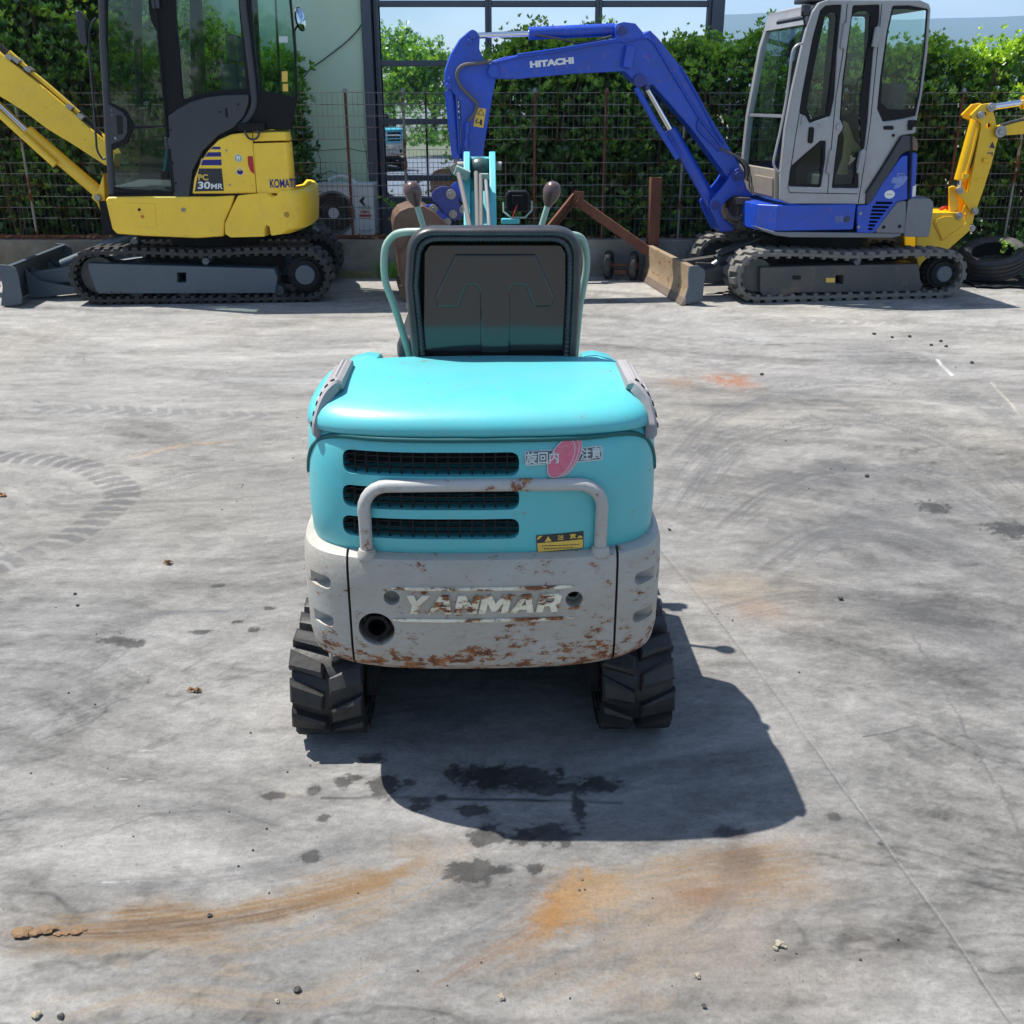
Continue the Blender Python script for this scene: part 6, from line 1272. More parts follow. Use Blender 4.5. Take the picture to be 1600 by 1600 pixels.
# boom
vb0, vb1 = .62, .80
Hb = lambda pts, v=vb0: H(A3(pts), v)
bm_ = Hb([(408, 262), (425, 238), (470, 222), (900, 165), (1000, 140), (1040, 118), (1072, 150), (1160, 262), (1240, 400), (1330, 545), (1398, 660), (1405, 698), (1375, 718), (1342, 692), (1200, 500), (1080, 362), (1050, 330), (1020, 338), (985, 322), (940, 278), (740, 288), (520, 309), (440, 307), (415, 292)])
mb = MB(); mb.prism(roundpoly(bm_, .01, 2), vb0, vb1); bo = mb.build('boom', M['blue'], HT, bevel=.006)
mb = MB(); mb.prism(roundpoly(Hb([(903, 105), (912, 92), (935, 86), (980, 92), (1012, 130), (1000, 150), (935, 170), (905, 150)]), .01, 2), vb0 - .02, vb1 + .02); mb.build('ram_bracket', M['blue'], bo, bevel=.005)
side_text('lettering', 'HITACHI', FH, *A3([(570, 254)])[0], vb0 - .001, 12.8, 68.5, M['white'], bo, px_angle=5.5, bold=.0036, extrude=.0005)
mb = MB().tube([FH.p3(*A3([q])[0], vb0 - .012) for q in ((430, 245), (520, 222), (700, 196), (905, 160), (1030, 145), (1055, 165), (1130, 290), (1240, 470), (1320, 570))], .010, 8)
mb.tube([FH.p3(*A3([q])[0], vb0 - .012) for q in ((520, 214), (700, 188), (925, 150))], .007, 8); mb.build('boom_pipe', M['blue'], bo)
mb = MB().tube(smooth([FH.p3(*A3([q])[0], vb0 - .02) for q in ((1235, 465), (1228, 500), (1262, 540), (1300, 575), (1310, 592))], 3), .009, 8); mb.tube(smooth([FH.p3(*A3([q])[0], vb0 - .02) for q in ((1160, 260), (1240, 400), (1290, 500), (1330, 560))], 3), .007, 8); mb.build('boom_pipe', M['blue'], bo)
for k, off in enumerate(((0, 0), (14, 8), (26, 14), (-10, 12))):
    pts = [FH.p3(x + off[0] * .22, y + off[1] * .25, vb0 - .01 + .03 * k) for x, y in A3([(1308, 580), (1340, 592), (1385, 615), (1412, 645), (1415, 680), (1408, 700)])]; mb = MB().tube(smooth(pts, 4), .0085, 8); mb.build('hydraulic_hose', M['hoseblk'] if k % 2 else M['hose'], HT)
mb = MB().tube(smooth([FH.p3(*A3([q])[0], vb0 + .02) for q in ((590, 135), (640, 145), (700, 155), (760, 168), (830, 158), (890, 140))], 4), .007, 8); mb.build('hydraulic_hose', M['hoseblk'], HT)
mb = MB(); p = FH.p3(*A3([(956, 222)])[0], vb0 - .03); mb.cbox(p, (.075, .06, .16), (0, .15, 0)); mb.build('boom_light', M['blue'], bo, bevel=.008)
panel('weld_line', Hb([(505, 240), (700, 215), (905, 190), (925, 200), (925, 255), (740, 270), (520, 285), (495, 262)], vb0 - .001), vb0 - .0015, .003, M['blue'], bo, bevel=.001, rnd=.02)
# arm ram along the top
v_ = vb0 + .08; T_ = lambda q, v=v_: FH.p3(*A3([q])[0], v)
mb = MB().tube([T_((565, 131)), T_((900, 116))], .047, 18); ar = mb.build('arm_ram', M['blue'], HT, bevel=.003)
mb = MB().tube([T_((350, 140)), T_((566, 131))], .022, 14); mb.build('ram_rod', M['chrome'], ar)
mb = MB().tube([T_((592, 125)), T_((860, 112)), T_((880, 120))], .008, 8); mb.cbox(T_((590, 126)), (.03, .06, .03)); mb.build('ram_pipe', M['blue'], ar)
mb = MB(); mb.cyl(T_((925, 118), vb0 - .03), .034, .03, 'y', 18); mb.cyl(T_((944, 120), vb0 - .03), .014, .03, 'y', 12); mb.build('pivot_pin', M['bluedk'], ar, bevel=.003)
# dipper arm
ap = Hb([(336, 118), (362, 120), (376, 142), (374, 190), (390, 230), (430, 262), (440, 300), (425, 380), (395, 560), (372, 760), (345, 795), (312, 770), (305, 560), (300, 400), (262, 350), (240, 335), (240, 280), (262, 212), (300, 150)])
mb = MB(); mb.prism(roundpoly(ap, .012, 2), vb0 + .025, vb1 - .025); arm = mb.build('dipper_arm', M['blue'], HT, bevel=.006)
for q_, v_q, r_q in (((345, 135), .02, .034), ((335, 162), .02, .020), ((256, 310), .02, .018), ((251, 337), .02, .026), ((428, 280), -.01, .045), ((447, 275), -.01, .016)): mb = MB(); mb.cyl(T_(q_, vb0 + v_q), r_q, .03, 'y', 18); mb.build('pivot_pin', M['blue'], arm, bevel=.004)
mb = MB().tube(smooth([T_(q, vb0 - .01) for q in ((420, 238), (380, 245), (310, 255), (285, 285), (295, 330), (340, 380), (362, 405), (355, 440), (330, 472))], 5), .014, 8); mb.build('hydraulic_hose', M['hose'], HT)
mb = MB().tube([T_((330, 475), vb0), T_((322, 500), vb0), T_((322, 600), vb0)], .014, 8); mb.tube([T_((325, 480), vb0 - .005), T_((325, 520), vb0 - .005)], .022, 10); mb.tube([T_((320, 545), vb0 - .005), T_((320, 575), vb0 - .005)], .022, 10); mb.build('arm_pipe', M['blue'], arm)
wl_ = panel('warning_label', Hb([(362, 420), (399, 425), (388, 500), (349, 493)], vb0 + .02), vb0 + .0235, .001, M['yelprint'], arm, bevel=.0001)
mb = MB(); tri = Hb([(364, 448), (380, 424), (393, 452)], vb0 + .02); mb.prism(tri, vb0 + .0222, vb0 + .0232); t2 = mb.build('warning_triangle', M['blackprint'], wl_); mb = MB(); c_t = (sum(p[0] for p in tri) / 3, sum(p[1] for p in tri) / 3); mb.prism([(c_t[0] + (p[0] - c_t[0]) * .68, c_t[1] + (p[1] - c_t[1]) * .68) for p in tri], vb0 + .0214, vb0 + .0221); mb.build('triangle_field', M['yelprint'], wl_)
mb = MB()
for q in ([(358, 480), (358, 470), (366, 462), (368, 466), (362, 474), (362, 484)], [(364, 476), (380, 478), (380, 482), (364, 480)], [(376, 466), (384, 468), (382, 490), (374, 488)]): mb.prism(Hb(q, vb0 + .02), vb0 + .0222, vb0 + .0232)
mb.build('label_figure', M['blackprint'], wl_)
# bucket ram, links, bucket
mb = MB().tube([T_((255, 352), v_), T_((285, 620), v_)], .040, 16); br = mb.build('bucket_ram', M['blue'], HT, bevel=.003)
mb = MB().tube([T_((285, 620), v_), T_((280, 665), v_)], .022, 12); mb.cyl(T_((280, 662), v_), .035, .09, 'y', 16); mb.build('ram_rod', M['pin'], br)
mb = MB().tube([T_((283, 370), vb0 + .02), T_((295, 600), vb0 + .02)], .008, 8); mb.build('ram_pipe', M['blue'], br)
B9 = lambda pts: Z((620, 220), .1625, pts)
def hp(pts, v, th, nm, mt, par, r=.015): return panel(nm, H(B9(pts), v), v, th, M[mt], par, bevel=.003, rnd=r)
lk = hp([(335, 510), (370, 465), (430, 438), (490, 442), (555, 470), (590, 530), (600, 600), (650, 660), (640, 720), (560, 770), (480, 740), (400, 620), (340, 570)], vb0 + .0, .03, 'link_plate', 'bluedk', HT)
hp([(335, 510), (370, 465), (430, 438), (490, 442), (555, 470), (590, 530), (600, 600), (650, 660), (640, 720), (560, 770), (480, 740), (400, 620), (340, 570)], vb1 - .03, .03, 'link_plate', 'bluedk', HT)
l2_ = hp([(235, 625), (350, 610), (390, 640), (430, 690), (520, 760), (510, 800), (440, 810), (400, 770), (270, 690)], vb0 - .03, .025, 'bucket_ear', 'blue', HT); hp([(235, 625), (350, 610), (390, 640), (430, 690), (520, 760), (510, 800), (440, 810), (400, 770), (270, 690)], vb1 + .005, .025, 'bucket_ear', 'blue', HT)
hp([(520, 440), (560, 400), (620, 395), (640, 470), (630, 600), (590, 540)], vb0 + .03, .03, 'link_plate', 'blue', HT)
for q, r_, v in (((520, 515), .040, vb0 - .005), ((540, 705), .034, vb0 - .005), ((350, 658), .036, vb0 - .036), ((485, 780), .032, vb0 - .036), ((655, 525), .034, vb0 + .01), ((640, 660), .034, vb0 - .005), ((560, 270), .04, vb0 + .0)): mb = MB(); mb.cyl(FH.p3(*B9([q])[0], v), r_, .02, 'y', 18); mb.cyl(FH.p3(*B9([q])[0], v - .012), r_ * .5, .014, 'y', 6); mb.build('link_pin', M['pin'], lk, bevel=.003)
B5 = lambda pts: Z((560, 220), .25, pts)
vk0, vk1 = .44, .98; bko = [(212, 525), (222, 470), (255, 430), (310, 408), (400, 400), (470, 440), (560, 520), (580, 640), (500, 800), (430, 880), (280, 912), (262, 880), (248, 800), (240, 700), (225, 620)]
bk = H(B5(bko), vk0 + .1); bk = [(u, max(z, .012)) for u, z in bk]
mb = MB(); mb.prism(roundpoly(bk, .02, 2), vk0, vk1); bku = mb.build('bucket', M['bucket'], HT, bevel=.008)
mb = MB(); q = min(bk, key=lambda p: p[1]); 
for k in range(4): mb.prism([(q[0] - .05, .13), (q[0] + .06, .13), (q[0] + .015, .005), (q[0] - .01, .005)], vk0 + .02 + k * .15, vk0 + .08 + k * .15)
mb.build('bucket_tooth', M['bucket'], bku, bevel=.003)
mb = MB().tube([FH.p3(*B5([q])[0], vk0 - .012) for q in ((228, 620), (250, 715), (262, 860))], .006, 6); mb.tube([FH.p3(*B5([q])[0], vk0 - .012) for q in ((245, 722), (300, 650), (320, 600))], .004, 6); mb.build('bucket_edge', M['rust'], bku)
# boom ram and swing bracket
v_ = vb0 + .09
mb = MB().tube([T_((1118, 505), v_), T_((1285, 800), v_)], .052, 18); br2 = mb.build('boom_ram', M['blue'], HT, bevel=.003)
mb = MB().tube([T_((1030, 348), v_), T_((1120, 508), v_)], .026, 14); mb.build('ram_rod', M['chrome'], br2)
mb = MB().tube([T_((985, 342), vb0 - .02), T_((1060, 480), vb0 - .02), T_((1148, 618), vb0 - .02)], .024, 10); mb.build('ram_guard', M['blue'], br2)
mb = MB(); mb.cyl(T_((998, 315), vb0 - .02), .05, .04, 'y', 18); mb.cyl(T_((1028, 342), vb0 - .02), .02, .04, 'y', 12); mb.build('pivot_pin', M['bluedk'], br2, bevel=.004)
swb = H(A7([(985, 262), (1030, 240), (1068, 262), (1080, 320), (1110, 405), (1150, 450), (1130, 470), (1050, 462), (990, 460), (960, 480), (905, 530), (885, 590), (900, 640), (950, 680), (990, 700), (1002, 750), (890, 762), (855, 690), (800, 570), (790, 520), (835, 465), (930, 350)]), vb0 - .05)
for v in (vb0 - .05, vb1 + .015): panel('swing_bracket', swb, v, .035, M['blue'], HT, bevel=.006, rnd=.02)
mb = MB(); mb.prism(H(A7([(800, 520), (900, 480), (885, 590), (905, 650), (990, 700), (1000, 750), (890, 760), (850, 690)]), vb0), vb0 - .014, vb1 + .014); mb.prism(H(A7([(930, 350), (1050, 250), (1070, 330), (1000, 440), (880, 500)]), vb0), vb0 - .014, vb0 + .0); mb.build('bracket_web', M['blue'], HT, bevel=.004)
mb = MB(); mb.cyl(FH.p3(*A7([(1030, 285)])[0], vb0 - .06), .050, .03, 'y', 20); mb.cyl(FH.p3(*A7([(1030, 285)])[0], vb0 - .08), .026, .03, 'y', 16); mb.cyl(FH.p3(*A7([(845, 535)])[0], vb0 - .055), .034, .012, 'y', 18); mb.build('bracket_pin', M['bluedk'], HT, bevel=.003)
mb = MB(); pa = FH.uz(*A7([(985, 500)])[0], .6); pb = FH.uz(*A7([(1240, 740)])[0], .6); mb.box(pa[0] + .01, pb[0] + .1, .50, .90, pb[1] + .02, pa[1] - .03); mb.cyl((pa[0] + .08, .70, (pa[1] + pb[1]) / 2), .10, pa[1] - pb[1] + .05, 'z', 20)
for q in ((1060, 500), (1120, 520), (1180, 560), (1150, 640), (1060, 700), (1200, 690)): p = FH.p3(*A7([q])[0], .48); mb.cbox(p, (.07 + random.random() * .05, .08, .05 + random.random() * .04), (0, random.random() * .6, 0))
mb.build('swing_post', surf('greasy_casting', (.035, .032, .03, 1), .55, var=.4, dirt=.8, dirtcol=(.12, .09, .07, 1), dscale=18), HT, bevel=.008)
for k in range(4):
    pts = [FH.p3(x, y + k * 3.2, .42 + .03 * k) for x, y in A7([(935, 560), (955, 610), (1000, 640), (1060, 625), (1130, 575), (1180, 552), (1235, 545)])]; mb = MB().tube(smooth(pts, 4), .0095, 8); mb.build('hydraulic_hose', M['hose'] if k % 2 else M['hoseblk'], HT)
mb = MB().tube(smooth([FH.p3(*A5([q])[0], .95) for q in ((0, 1195), (60, 1215), (100, 1280), (112, 1340), (75, 1400))], 4), .011, 8); mb.build('hydraulic_hose', M['hoseblk'], HT)
# blade, its arms and ram
vN = -.02; vF = GH + .0
uB = FH.uz(*A7([(740, 1200)])[0], vN)[0]; uF0 = FH.uz(*A7([(560, 1370)])[0], vN)[0]; zT = FH.uz(*A7([(640, 1040)])[0], vN)[1]
ur = lambda x, y: FH.uz(*A7([(x, y)])[0], vN)
ep = [ur(625, 1045), ur(700, 1040), ur(752, 1075), ur(757, 1110), ur(748, 1200), ur(735, 1330), ur(560, 1372), ur(590, 1310), ur(618, 1220), ur(618, 1120)]
ep = [(u, max(z, .008)) for u, z in ep]
mb = MB(); face = [ep[0], ep[9], ep[8], ep[7], ep[6]]; bk_ = [(u + .03, z) for u, z in face[::-1]]
fp = [(u, z) for u, z in face] + [(u + (.05 if i else .08), z) for i, (u, z) in enumerate(face[::-1])]
mb.prism(fp, vN + .021, vF - .021); bd = mb.build('dozer_blade', M['blade'], HT, bevel=.004)
for v in (vN, vF - .02): panel('end_plate', ep, v, .02, M['frame'], bd, bevel=.003, rnd=.02)
mb = MB(); e0, e1 = ep[7], ep[6]; mb.prism([(e0[0] - .004, e0[1]), (e0[0] + .012, e0[1]), (e1[0] + .03, .006), (e1[0] - .006, .006)], vN - .001, vF + .001); mb.build('cutting_edge', surf('polished_edge_steel', (.30, .24, .20, 1), .42, .5, var=.15, dirt=.5, dirtcol=(.22, .14, .09, 1)), bd, bevel=.002)
mb = MB()
for v in (.34, .90): mb.prism([(uB - .02, .10), (uB - .02, .20), (uB + .6, .27), (uB + .6, .15)], v, v + .10)
mb.build('blade_arm', M['frameworn'], bd, bevel=.008)
mb = MB(); mb.cyl((uB + .03, .45, .13), .04, .14, 'y', 18); mb.build('blade_pivot', M['frame'], bd)
c0, c1, c2_ = FH.p3(*A7([(790, 1060)])[0], .58), FH.p3(*A7([(850, 1010)])[0], .60), FH.p3(*A7([(1190, 870)])[0], .62)
mb = MB().tube([c1, c2_], .062, 18); rm_ = mb.build('blade_ram', M['frameworn'], HT, bevel=.004)
mb = MB().tube([c0, c1 + (c2_ - c1) * .1], .030, 14); mb.build('ram_rod', M['steel'], rm_)
d_ = (c2_ - c1).normalized(); mb = MB(); mid = (c1 + c2_) / 2 + Vector((0, -.02, .072)); an = -math.atan2(d_.z, d_.x); mb.cbox(mid, ((c2_ - c1).length * .96, .15, .02), (0, an, 0)); mb.build('ram_cover', M['frameworn'], rm_, bevel=.004)
mb = MB(); mb.cyl(c0 + Vector((0, -.05, -.01)), .034, .05, 'y', 18); mb.cyl(c2_ + Vector((.06, -.10, -.03)), .04, .05, 'y', 18); mb.build('ram_pin', M['pin'], rm_, bevel=.004)
mb = MB(); mb.prism([(c0.x - .14, .20), (c0.x - .14, .26), (c0.x, c0.z + .05), (c0.x + .05, c0.z), (c0.x, c0.z - .06), (c0.x - .1, .16)], .50, .53); mb.build('ram_lug', M['frameworn'], rm_, bevel=.004)

# ------------------------------------------------------------ the bright yellow digger whose arm reaches in at the right
F3 = Frame(P(1500, 400, 9.15).x, 9.15, 0)
YD = empty('mini_excavator', F3.o, 0, 'bright yellow digger arm and bucket reaching in behind the leaning tyre', 'excavator')
A8 = lambda pts: Z((1380, 130), .2, pts); y_ = lambda pts, v=0: F3.poly(A8(pts), v)
bkt = roundpoly([(u, max(z, .02)) for u, z in y_([(255, 1360), (258, 1205), (300, 1080), (380, 1010), (600, 1010), (640, 1070), (675, 1095), (680, 1150), (500, 1308), (420, 1420), (300, 1500)], .02)], .02, 2)
mb = MB(); mb.prism(bkt, .02, .46); bk3 = mb.build('bucket', M['yellowb'], YD, bevel=.006)
cheek = y_([(395, 1090), (420, 1062), (480, 1040), (540, 1040), (600, 1075), (660, 1092), (675, 1130), (650, 1160), (470, 1225), (460, 1235)], .005)
panel('side_plate', cheek, .008, .012, M['yellowb'], bk3, bevel=.003, rnd=.01)
mb = MB(); mb.tube([F3.p3(*A8([q])[0], .008) for q in ((410, 1080), (465, 1225), (660, 1085))], .006, 6); mb.build('weld_bead', M['yellowb'], bk3)
mb = MB(); c = F3.p3(*A8([(487, 1003)])[0], .2); mb.ring((c.x, .22, c.z - .01), .055, .032, .03, 'y', 24); mb.build('lifting_eye', M['red'], bk3, bevel=.004)
arm3 = y_([(705, 250), (790, 165), (865, 155), (880, 200), (918, 350), (920, 440), (870, 640), (800, 860), (735, 1040), (710, 1160), (670, 1165), (650, 1130), (680, 1000), (640, 1040), (690, 850), (735, 620), (775, 420), (790, 320), (760, 290), (715, 275)])
h3 = [[(p[0] + r * math.cos(a), p[1] + r * math.sin(a)) for a in [2 * math.pi * k / 14 for k in range(14)]] for p, r in ((F3.uz(*A8([(822, 243)])[0], 0), .020), (F3.uz(*A8([(848, 333)])[0], 0), .024))]
am = panel('dipper_arm', arm3, .06, .03, M['yellowb'], YD, holes=h3, bevel=.004, rnd=.012, hr=.001)
panel('arm_far_plate', arm3, .24, .03, M['yellowb'], am, holes=h3, bevel=.004, rnd=.012, hr=.001)
mb = MB(); mb.prism(y_([(800, 380), (905, 380), (860, 640), (790, 860), (725, 1040), (700, 1040), (735, 860), (790, 620)]), .091, .239); mb.build('arm_web', M['yellowb'], am)
mb = MB().tube([F3.p3(*A8([q])[0], .14) for q in ((735, 270), (600, 760))], .052, 18); rm3 = mb.build('bucket_ram', M['yellowb'], YD, bevel=.006)
mb = MB().tube([F3.p3(*A8([q])[0], .14) for q in ((600, 760), (590, 830))], .026, 12); mb.build('ram_rod', M['chrome'], rm3)
mb = MB().tube([F3.p3(*A8([q])[0], .08) for q in ((745, 330), (700, 520), (650, 700), (640, 730))], .012, 8); mb.cbox(F3.p3(*A8([(640, 725)])[0], .08), (.05, .04, .04)); mb.build('ram_pipe', M['yellowb'], rm3)
mb = MB().tube(smooth([F3.p3(*A8([q])[0], .12) for q in ((790, 360), (740, 430), (710, 520), (690, 620), (655, 690))], 4), .013, 8); mb.build('hydraulic_hose', M['hoseblk'], YD)
for v, th in ((.03, .03), (.29, .03)):
    panel('link_plate', y_([(575, 815), (610, 812), (690, 870), (720, 960), (745, 995), (715, 1025), (680, 1000), (640, 930), (585, 870)], v), v, th, M['yellowb'], YD, bevel=.004, rnd=.012)
    panel('bucket_link', y_([(532, 815), (575, 805), (615, 830), (605, 880), (600, 1020), (535, 1020), (535, 860)], v), v + .045 * (1 if v < .1 else -1), th, M['yellowb'], YD, bevel=.004, rnd=.012)
for q, r_, v in (((595, 838), .030, .02), ((715, 1000), .030, .02), ((690, 1133), .030, .04), ((592, 1035), .030, .0), ((762, 248), .030, .05), ((845, 188), .036, .05), ((915, 378), .048, .03)): 
    p = F3.p3(*A8([q])[0], v); mb = MB(); mb.cyl(p, r_, .03, 'y', 18); mb.cyl(p + Vector((0, -.018, 0)), r_ * .5, .012, 'y', 6); mb.build('pivot_pin', M['steel'], YD, bevel=.003)
panel('lift_tab', y_([(725, 750), (785, 738), (800, 745), (735, 765)], .055), .052, .01, M['yellowb'], am, bevel=.002); mb = MB(); mb.cbox(F3.p3(*A8([(805, 602)])[0], .05), (.06, .03, .035)); mb.build('stop_block', M['yellowb'], am, bevel=.006)
w3 = panel('warning_label', y_([(828, 470), (872, 470), (862, 565), (815, 560)], .058), .0585, .001, M['yelprint'], am, bevel=.0001)
mb = MB(); q = y_([(830, 502), (855, 455), (874, 510)], .057); mb.prism(q, .0565, .0575); mb.cbox((sum(p[0] for p in q) / 3 - .01, .057, q[0][1] - .045), (.05, .001, .008)); mb.cbox((sum(p[0] for p in q) / 3 + .01, .057, q[0][1] - .055), (.008, .001, .03)); mb.build('label_figure', M['blackprint'], w3)
mb = MB().tube([F3.p3(*A8([q])[0], .15) for q in ((860, 185), (1090, 150), (1300, 118))], .026, 16); mb.build('arm_ram_rod', M['chrome'], YD)
mb = MB().tube([F3.p3(*A8([q])[0], .15) for q in ((1085, 152), (1700, 60))], .055, 16); mb.build('arm_ram', M['yellowb'], YD)
bm3 = y_([(890, 372), (915, 340), (965, 332), (1100, 290), (1500, 180), (1900, 250), (2200, 700), (2100, 900), (1800, 500), (1500, 380), (1100, 400), (960, 410), (910, 405)], .06)
mb = MB(); mb.prism(bm3, .092, .238); mb.build('boom', M['yellowb'], YD, bevel=.006)
mb = MB(); mb.prism(y_([(882, 378), (905, 345), (962, 338), (965, 408), (905, 408)], .04), .035, .058); mb.build('boom_nose', M['steel'], YD, bevel=.004)
mb = MB().tube([F3.p3(*A8([q])[0], .1) for q in ((920, 330), (1000, 305), (1100, 282))], .014, 8); mb.build('hydraulic_hose', M['hoseblk'], YD)

# ------------------------------------------------------------ tyres
def tyre_mesh(mb, Mx, ro=.30, ri=.185, w=.195):
    prof = [(ri, -w * .36), (ri + .03, -w * .47), (ri + .07, -w * .5), (ro - .025, -w * .46), (ro - .006, -w * .38)]
    k = 4
    for j in range(k): y0 = -w * .38 + j * w * .76 / k; y1 = y0 + w * .76 / k; prof += [(ro, y0 + .004), (ro, y1 - .007), (ro - .009, y1 - .005), (ro - .009, y1 - .001)]
    prof += [(ro - .006, w * .38), (ro - .025, w * .46), (ri + .07, w * .5), (ri + .03, w * .47), (ri, w * .36), (ri + .012, w * .30), (ro - .04, w * .30), (ro - .04, -w * .30), (ri + .012, -w * .30)]
    n = 48; rings = [[Mx @ Vector((r * math.cos(2 * math.pi * i / n), r * math.sin(2 * math.pi * i / n), z)) for r, z in prof] for i in range(n)]; rings.append(rings[0]); mb.loft(rings, False, False)
pc = P(1547, 393, 9.42)
rt_ = Matrix.Rotation(R(-13), 4, 'Y') @ Matrix.Rotation(R(16), 4, 'X')
mb = MB(); tyre_mesh(mb, rt_, .285, .175, .20); ty = mb.build('car_tyre', M['tyre'], sharp=25); ty.location = (pc.x, 9.35, .205)
tag(ty, 'worn car tyre lying tilted on the planting edge with ivy inside', 'tyre')
mb = MB(); tyre_mesh(mb, Matrix.Rotation(R(3), 4, 'X'), .27, .165, .10); ty2 = mb.build('car_tyre', M['tyre'], sharp=25); ty2.location = (pc.x - .15, 9.52, .058)
tag(ty2, 'flattened old tyre lying under the tilted car tyre', 'tyre')
mb = MB(); x0, x1 = P(1512, 436, 9.2).x, P(1680, 436, 9.2).x; rg = np.random.default_rng(3); n = 26
top_ = [[Vector((x0 + (x1 - x0) * i / n, 8.98 + .06 * math.sin(i * .9 + 1) * .4 + j * .12, .012 + .012 * rg.random())) for i in range(n + 1)] for j in range(5)]
mb.loft(top_, False, False, closed=False); sh_ = mb.build('ground_sheet', M['mat'], sharp=180); sh_.modifiers.new('s', 'SOLIDIFY').thickness = .006
tag(sh_, 'dusty black plastic sheet spread on the concrete before the tyre', 'plastic sheet')
# two small rusty wheels on an axle by the low wall
wp = P(960, 414, 9.5); tr = empty('wheel_axle', (wp.x, 9.5, 0), R(-6), 'small rusty axle with two black rubber wheels standing against the low wall', 'trolley axle')
rW = .128
for s in (-1, 1):
    Mx = Matrix.Translation((s * .115 + .06, 0, rW)) @ Matrix.Rotation(R(90), 4, 'Y') @ Matrix.Rotation(0, 4, 'X'); mb = MB(); n = 32
    prof = [(rW - .05, -.028), (rW - .02, -.036), (rW - .004, -.022), (rW, 0), (rW - .004, .022), (rW - .02, .036), (rW - .05, .028)]
    rings = [[Mx @ Vector((r * math.cos(2 * math.pi * i / n), r * math.sin(2 * math.pi * i / n), z)) for r, z in prof] for i in range(n)]; rings.append(rings[0]); mb.loft(rings, False, False); w_ = mb.build('wheel', M['tyre'], tr)
    mb = MB(); mb.cyl((s * .115 + .06, 0, rW), rW - .045, .03, 'x', 24); mb.cyl((s * .115 + .06, 0, rW), .03, .08, 'x', 14); mb.build('rim', M['rust'], w_)
mb = MB(); mb.cyl((.06, 0, rW), .014, .30, 'x', 10); mb.box(-.0, .12, -.02, .02, .05, .09); mb.build('axle', M['rust'], tr)
tr.rotation_euler = (0, 0, R(-14))
# rusty steel: upright channel and the bent brace
a, b_ = P(1025, 277, 9.5), P(1025, 398, 9.5); pw = (P(1034, 330, 9.5).x - P(1017, 330, 9.5).x) / 2
st_ = empty('steel_post', (a.x, 9.5, 0), R(8), 'rusty square steel post standing upright before the hedge', 'steel post')
mb = MB(); mb.box(-pw, pw, -.035, -.028, .0, a.z); mb.box(-pw, -pw + .008, -.027, .05, .0, a.z); mb.box(pw - .008, pw, -.027, .05, .0, a.z); mb.build('channel', M['rust'], st_, bevel=.002)
mb = MB(); mb.box(-pw - .03, pw + .03, -.05, .08, .0, .012); mb.build('foot_plate', M['rust'], st_, bevel=.002)
br = empty('steel_brace', (P(905, 400, 9.4).x, 9.42, 0), 0, 'rusty angled steel brace leaning against the upright rusty post', 'steel brace')
def bar_(name, q0, q1, Y0, Y1, w, d, mat):
    p0, p1 = P(*q0, Y0), P(*q1, Y1); dr_ = (p1 - p0); L_ = dr_.length; dr_.normalize(); Mx = Matrix.Translation((p0 + p1) / 2 - br.location) @ dr_.to_track_quat('X', 'Z').to_matrix().to_4x4()
    mb = MB(); mb.box(-L_ / 2, L_ / 2, -d, -d + .006, -w, w, Mx); mb.box(-L_ / 2, L_ / 2, -d + .007, d, w - .006, w, Mx); mb.box(-L_ / 2, L_ / 2, -d + .007, d, -w, -w + .006, Mx); return mb.build(name, mat, br, bevel=.0015)
bar_('brace_bar', (896, 310), (1018, 396), 9.46, 9.42, .040, .03, M['rust']); bar_('short_bar', (900, 306), (800, 430), 9.40, 9.30, .034, .03, M['rust'])
mb = MB(); c = P(904, 309, 9.40) - br.location; mb.cbox(c, (.09, .012, .11), (0, .1, 0)); mb.cyl(c + Vector((0, -.012, 0)), .014, .016, 'y', 6); mb.build('joint_plate', M['rust'], br, bevel=.002)
# air conditioner on the bed behind the fence
q0, q1 = P(482, 289, 10.45), P(583, 289, 10.45); zb_ = P(530, 372, 10.45).z; W_ = q1.x - q0.x; Hh = q0.z - zb_
ac = empty('air_conditioner', ((q0.x + q1.x) / 2, 10.45, zb_), 0, 'white air conditioner outdoor unit with round fan grille behind the wire fence', 'air conditioner')
hw_ = W_ / 2
fc = (-hw_ + W_ * .362, Hh * .475); fr_ = Hh * .385
circ = [(fc[0] + fr_ * math.cos(t), fc[1] + fr_ * math.sin(t)) for t in [2 * math.pi * k / 40 for k in range(40)]]
panel('front_panel', [(-hw_, .02), (hw_, .02), (hw_, Hh - .015), (-hw_, Hh - .015)], 0, .02, M['whiteac'], ac, holes=[circ], bevel=.004, rnd=.015, hr=.001)
mb = MB(); mb.box(-hw_ + .002, -hw_ + .012, .02, .30, .02, Hh - .016); mb.box(hw_ - .012, hw_ - .002, .02, .30, .02, Hh - .016); mb.box(-hw_ + .013, hw_ - .013, .28, .30, .02, Hh - .016); mb.box(fc[0] + fr_ + .02, hw_ - .013, .021, .279, .02, Hh - .016); mb.build('casing', M['whiteac'], ac, bevel=.003)
mb = MB(); mb.box(-hw_ - .006, hw_ + .006, -.006, .306, Hh - .0145, Hh + .012); mb.build('lid', M['whiteac'], ac, bevel=.006)
mb = MB(); mb.ring((fc[0], -.004, fc[1]), fr_ + .018, fr_ - .004, .014, 'y', 44); mb.build('fan_surround', surf('fan_grey', (.20, .22, .235, 1), .5), ac)
mb = MB(); mb.cyl((fc[0], .24, fc[1]), fr_ - .01, .02, 'y', 36); mb.build('fan_well', M['dkfan'], ac)
mb = MB()
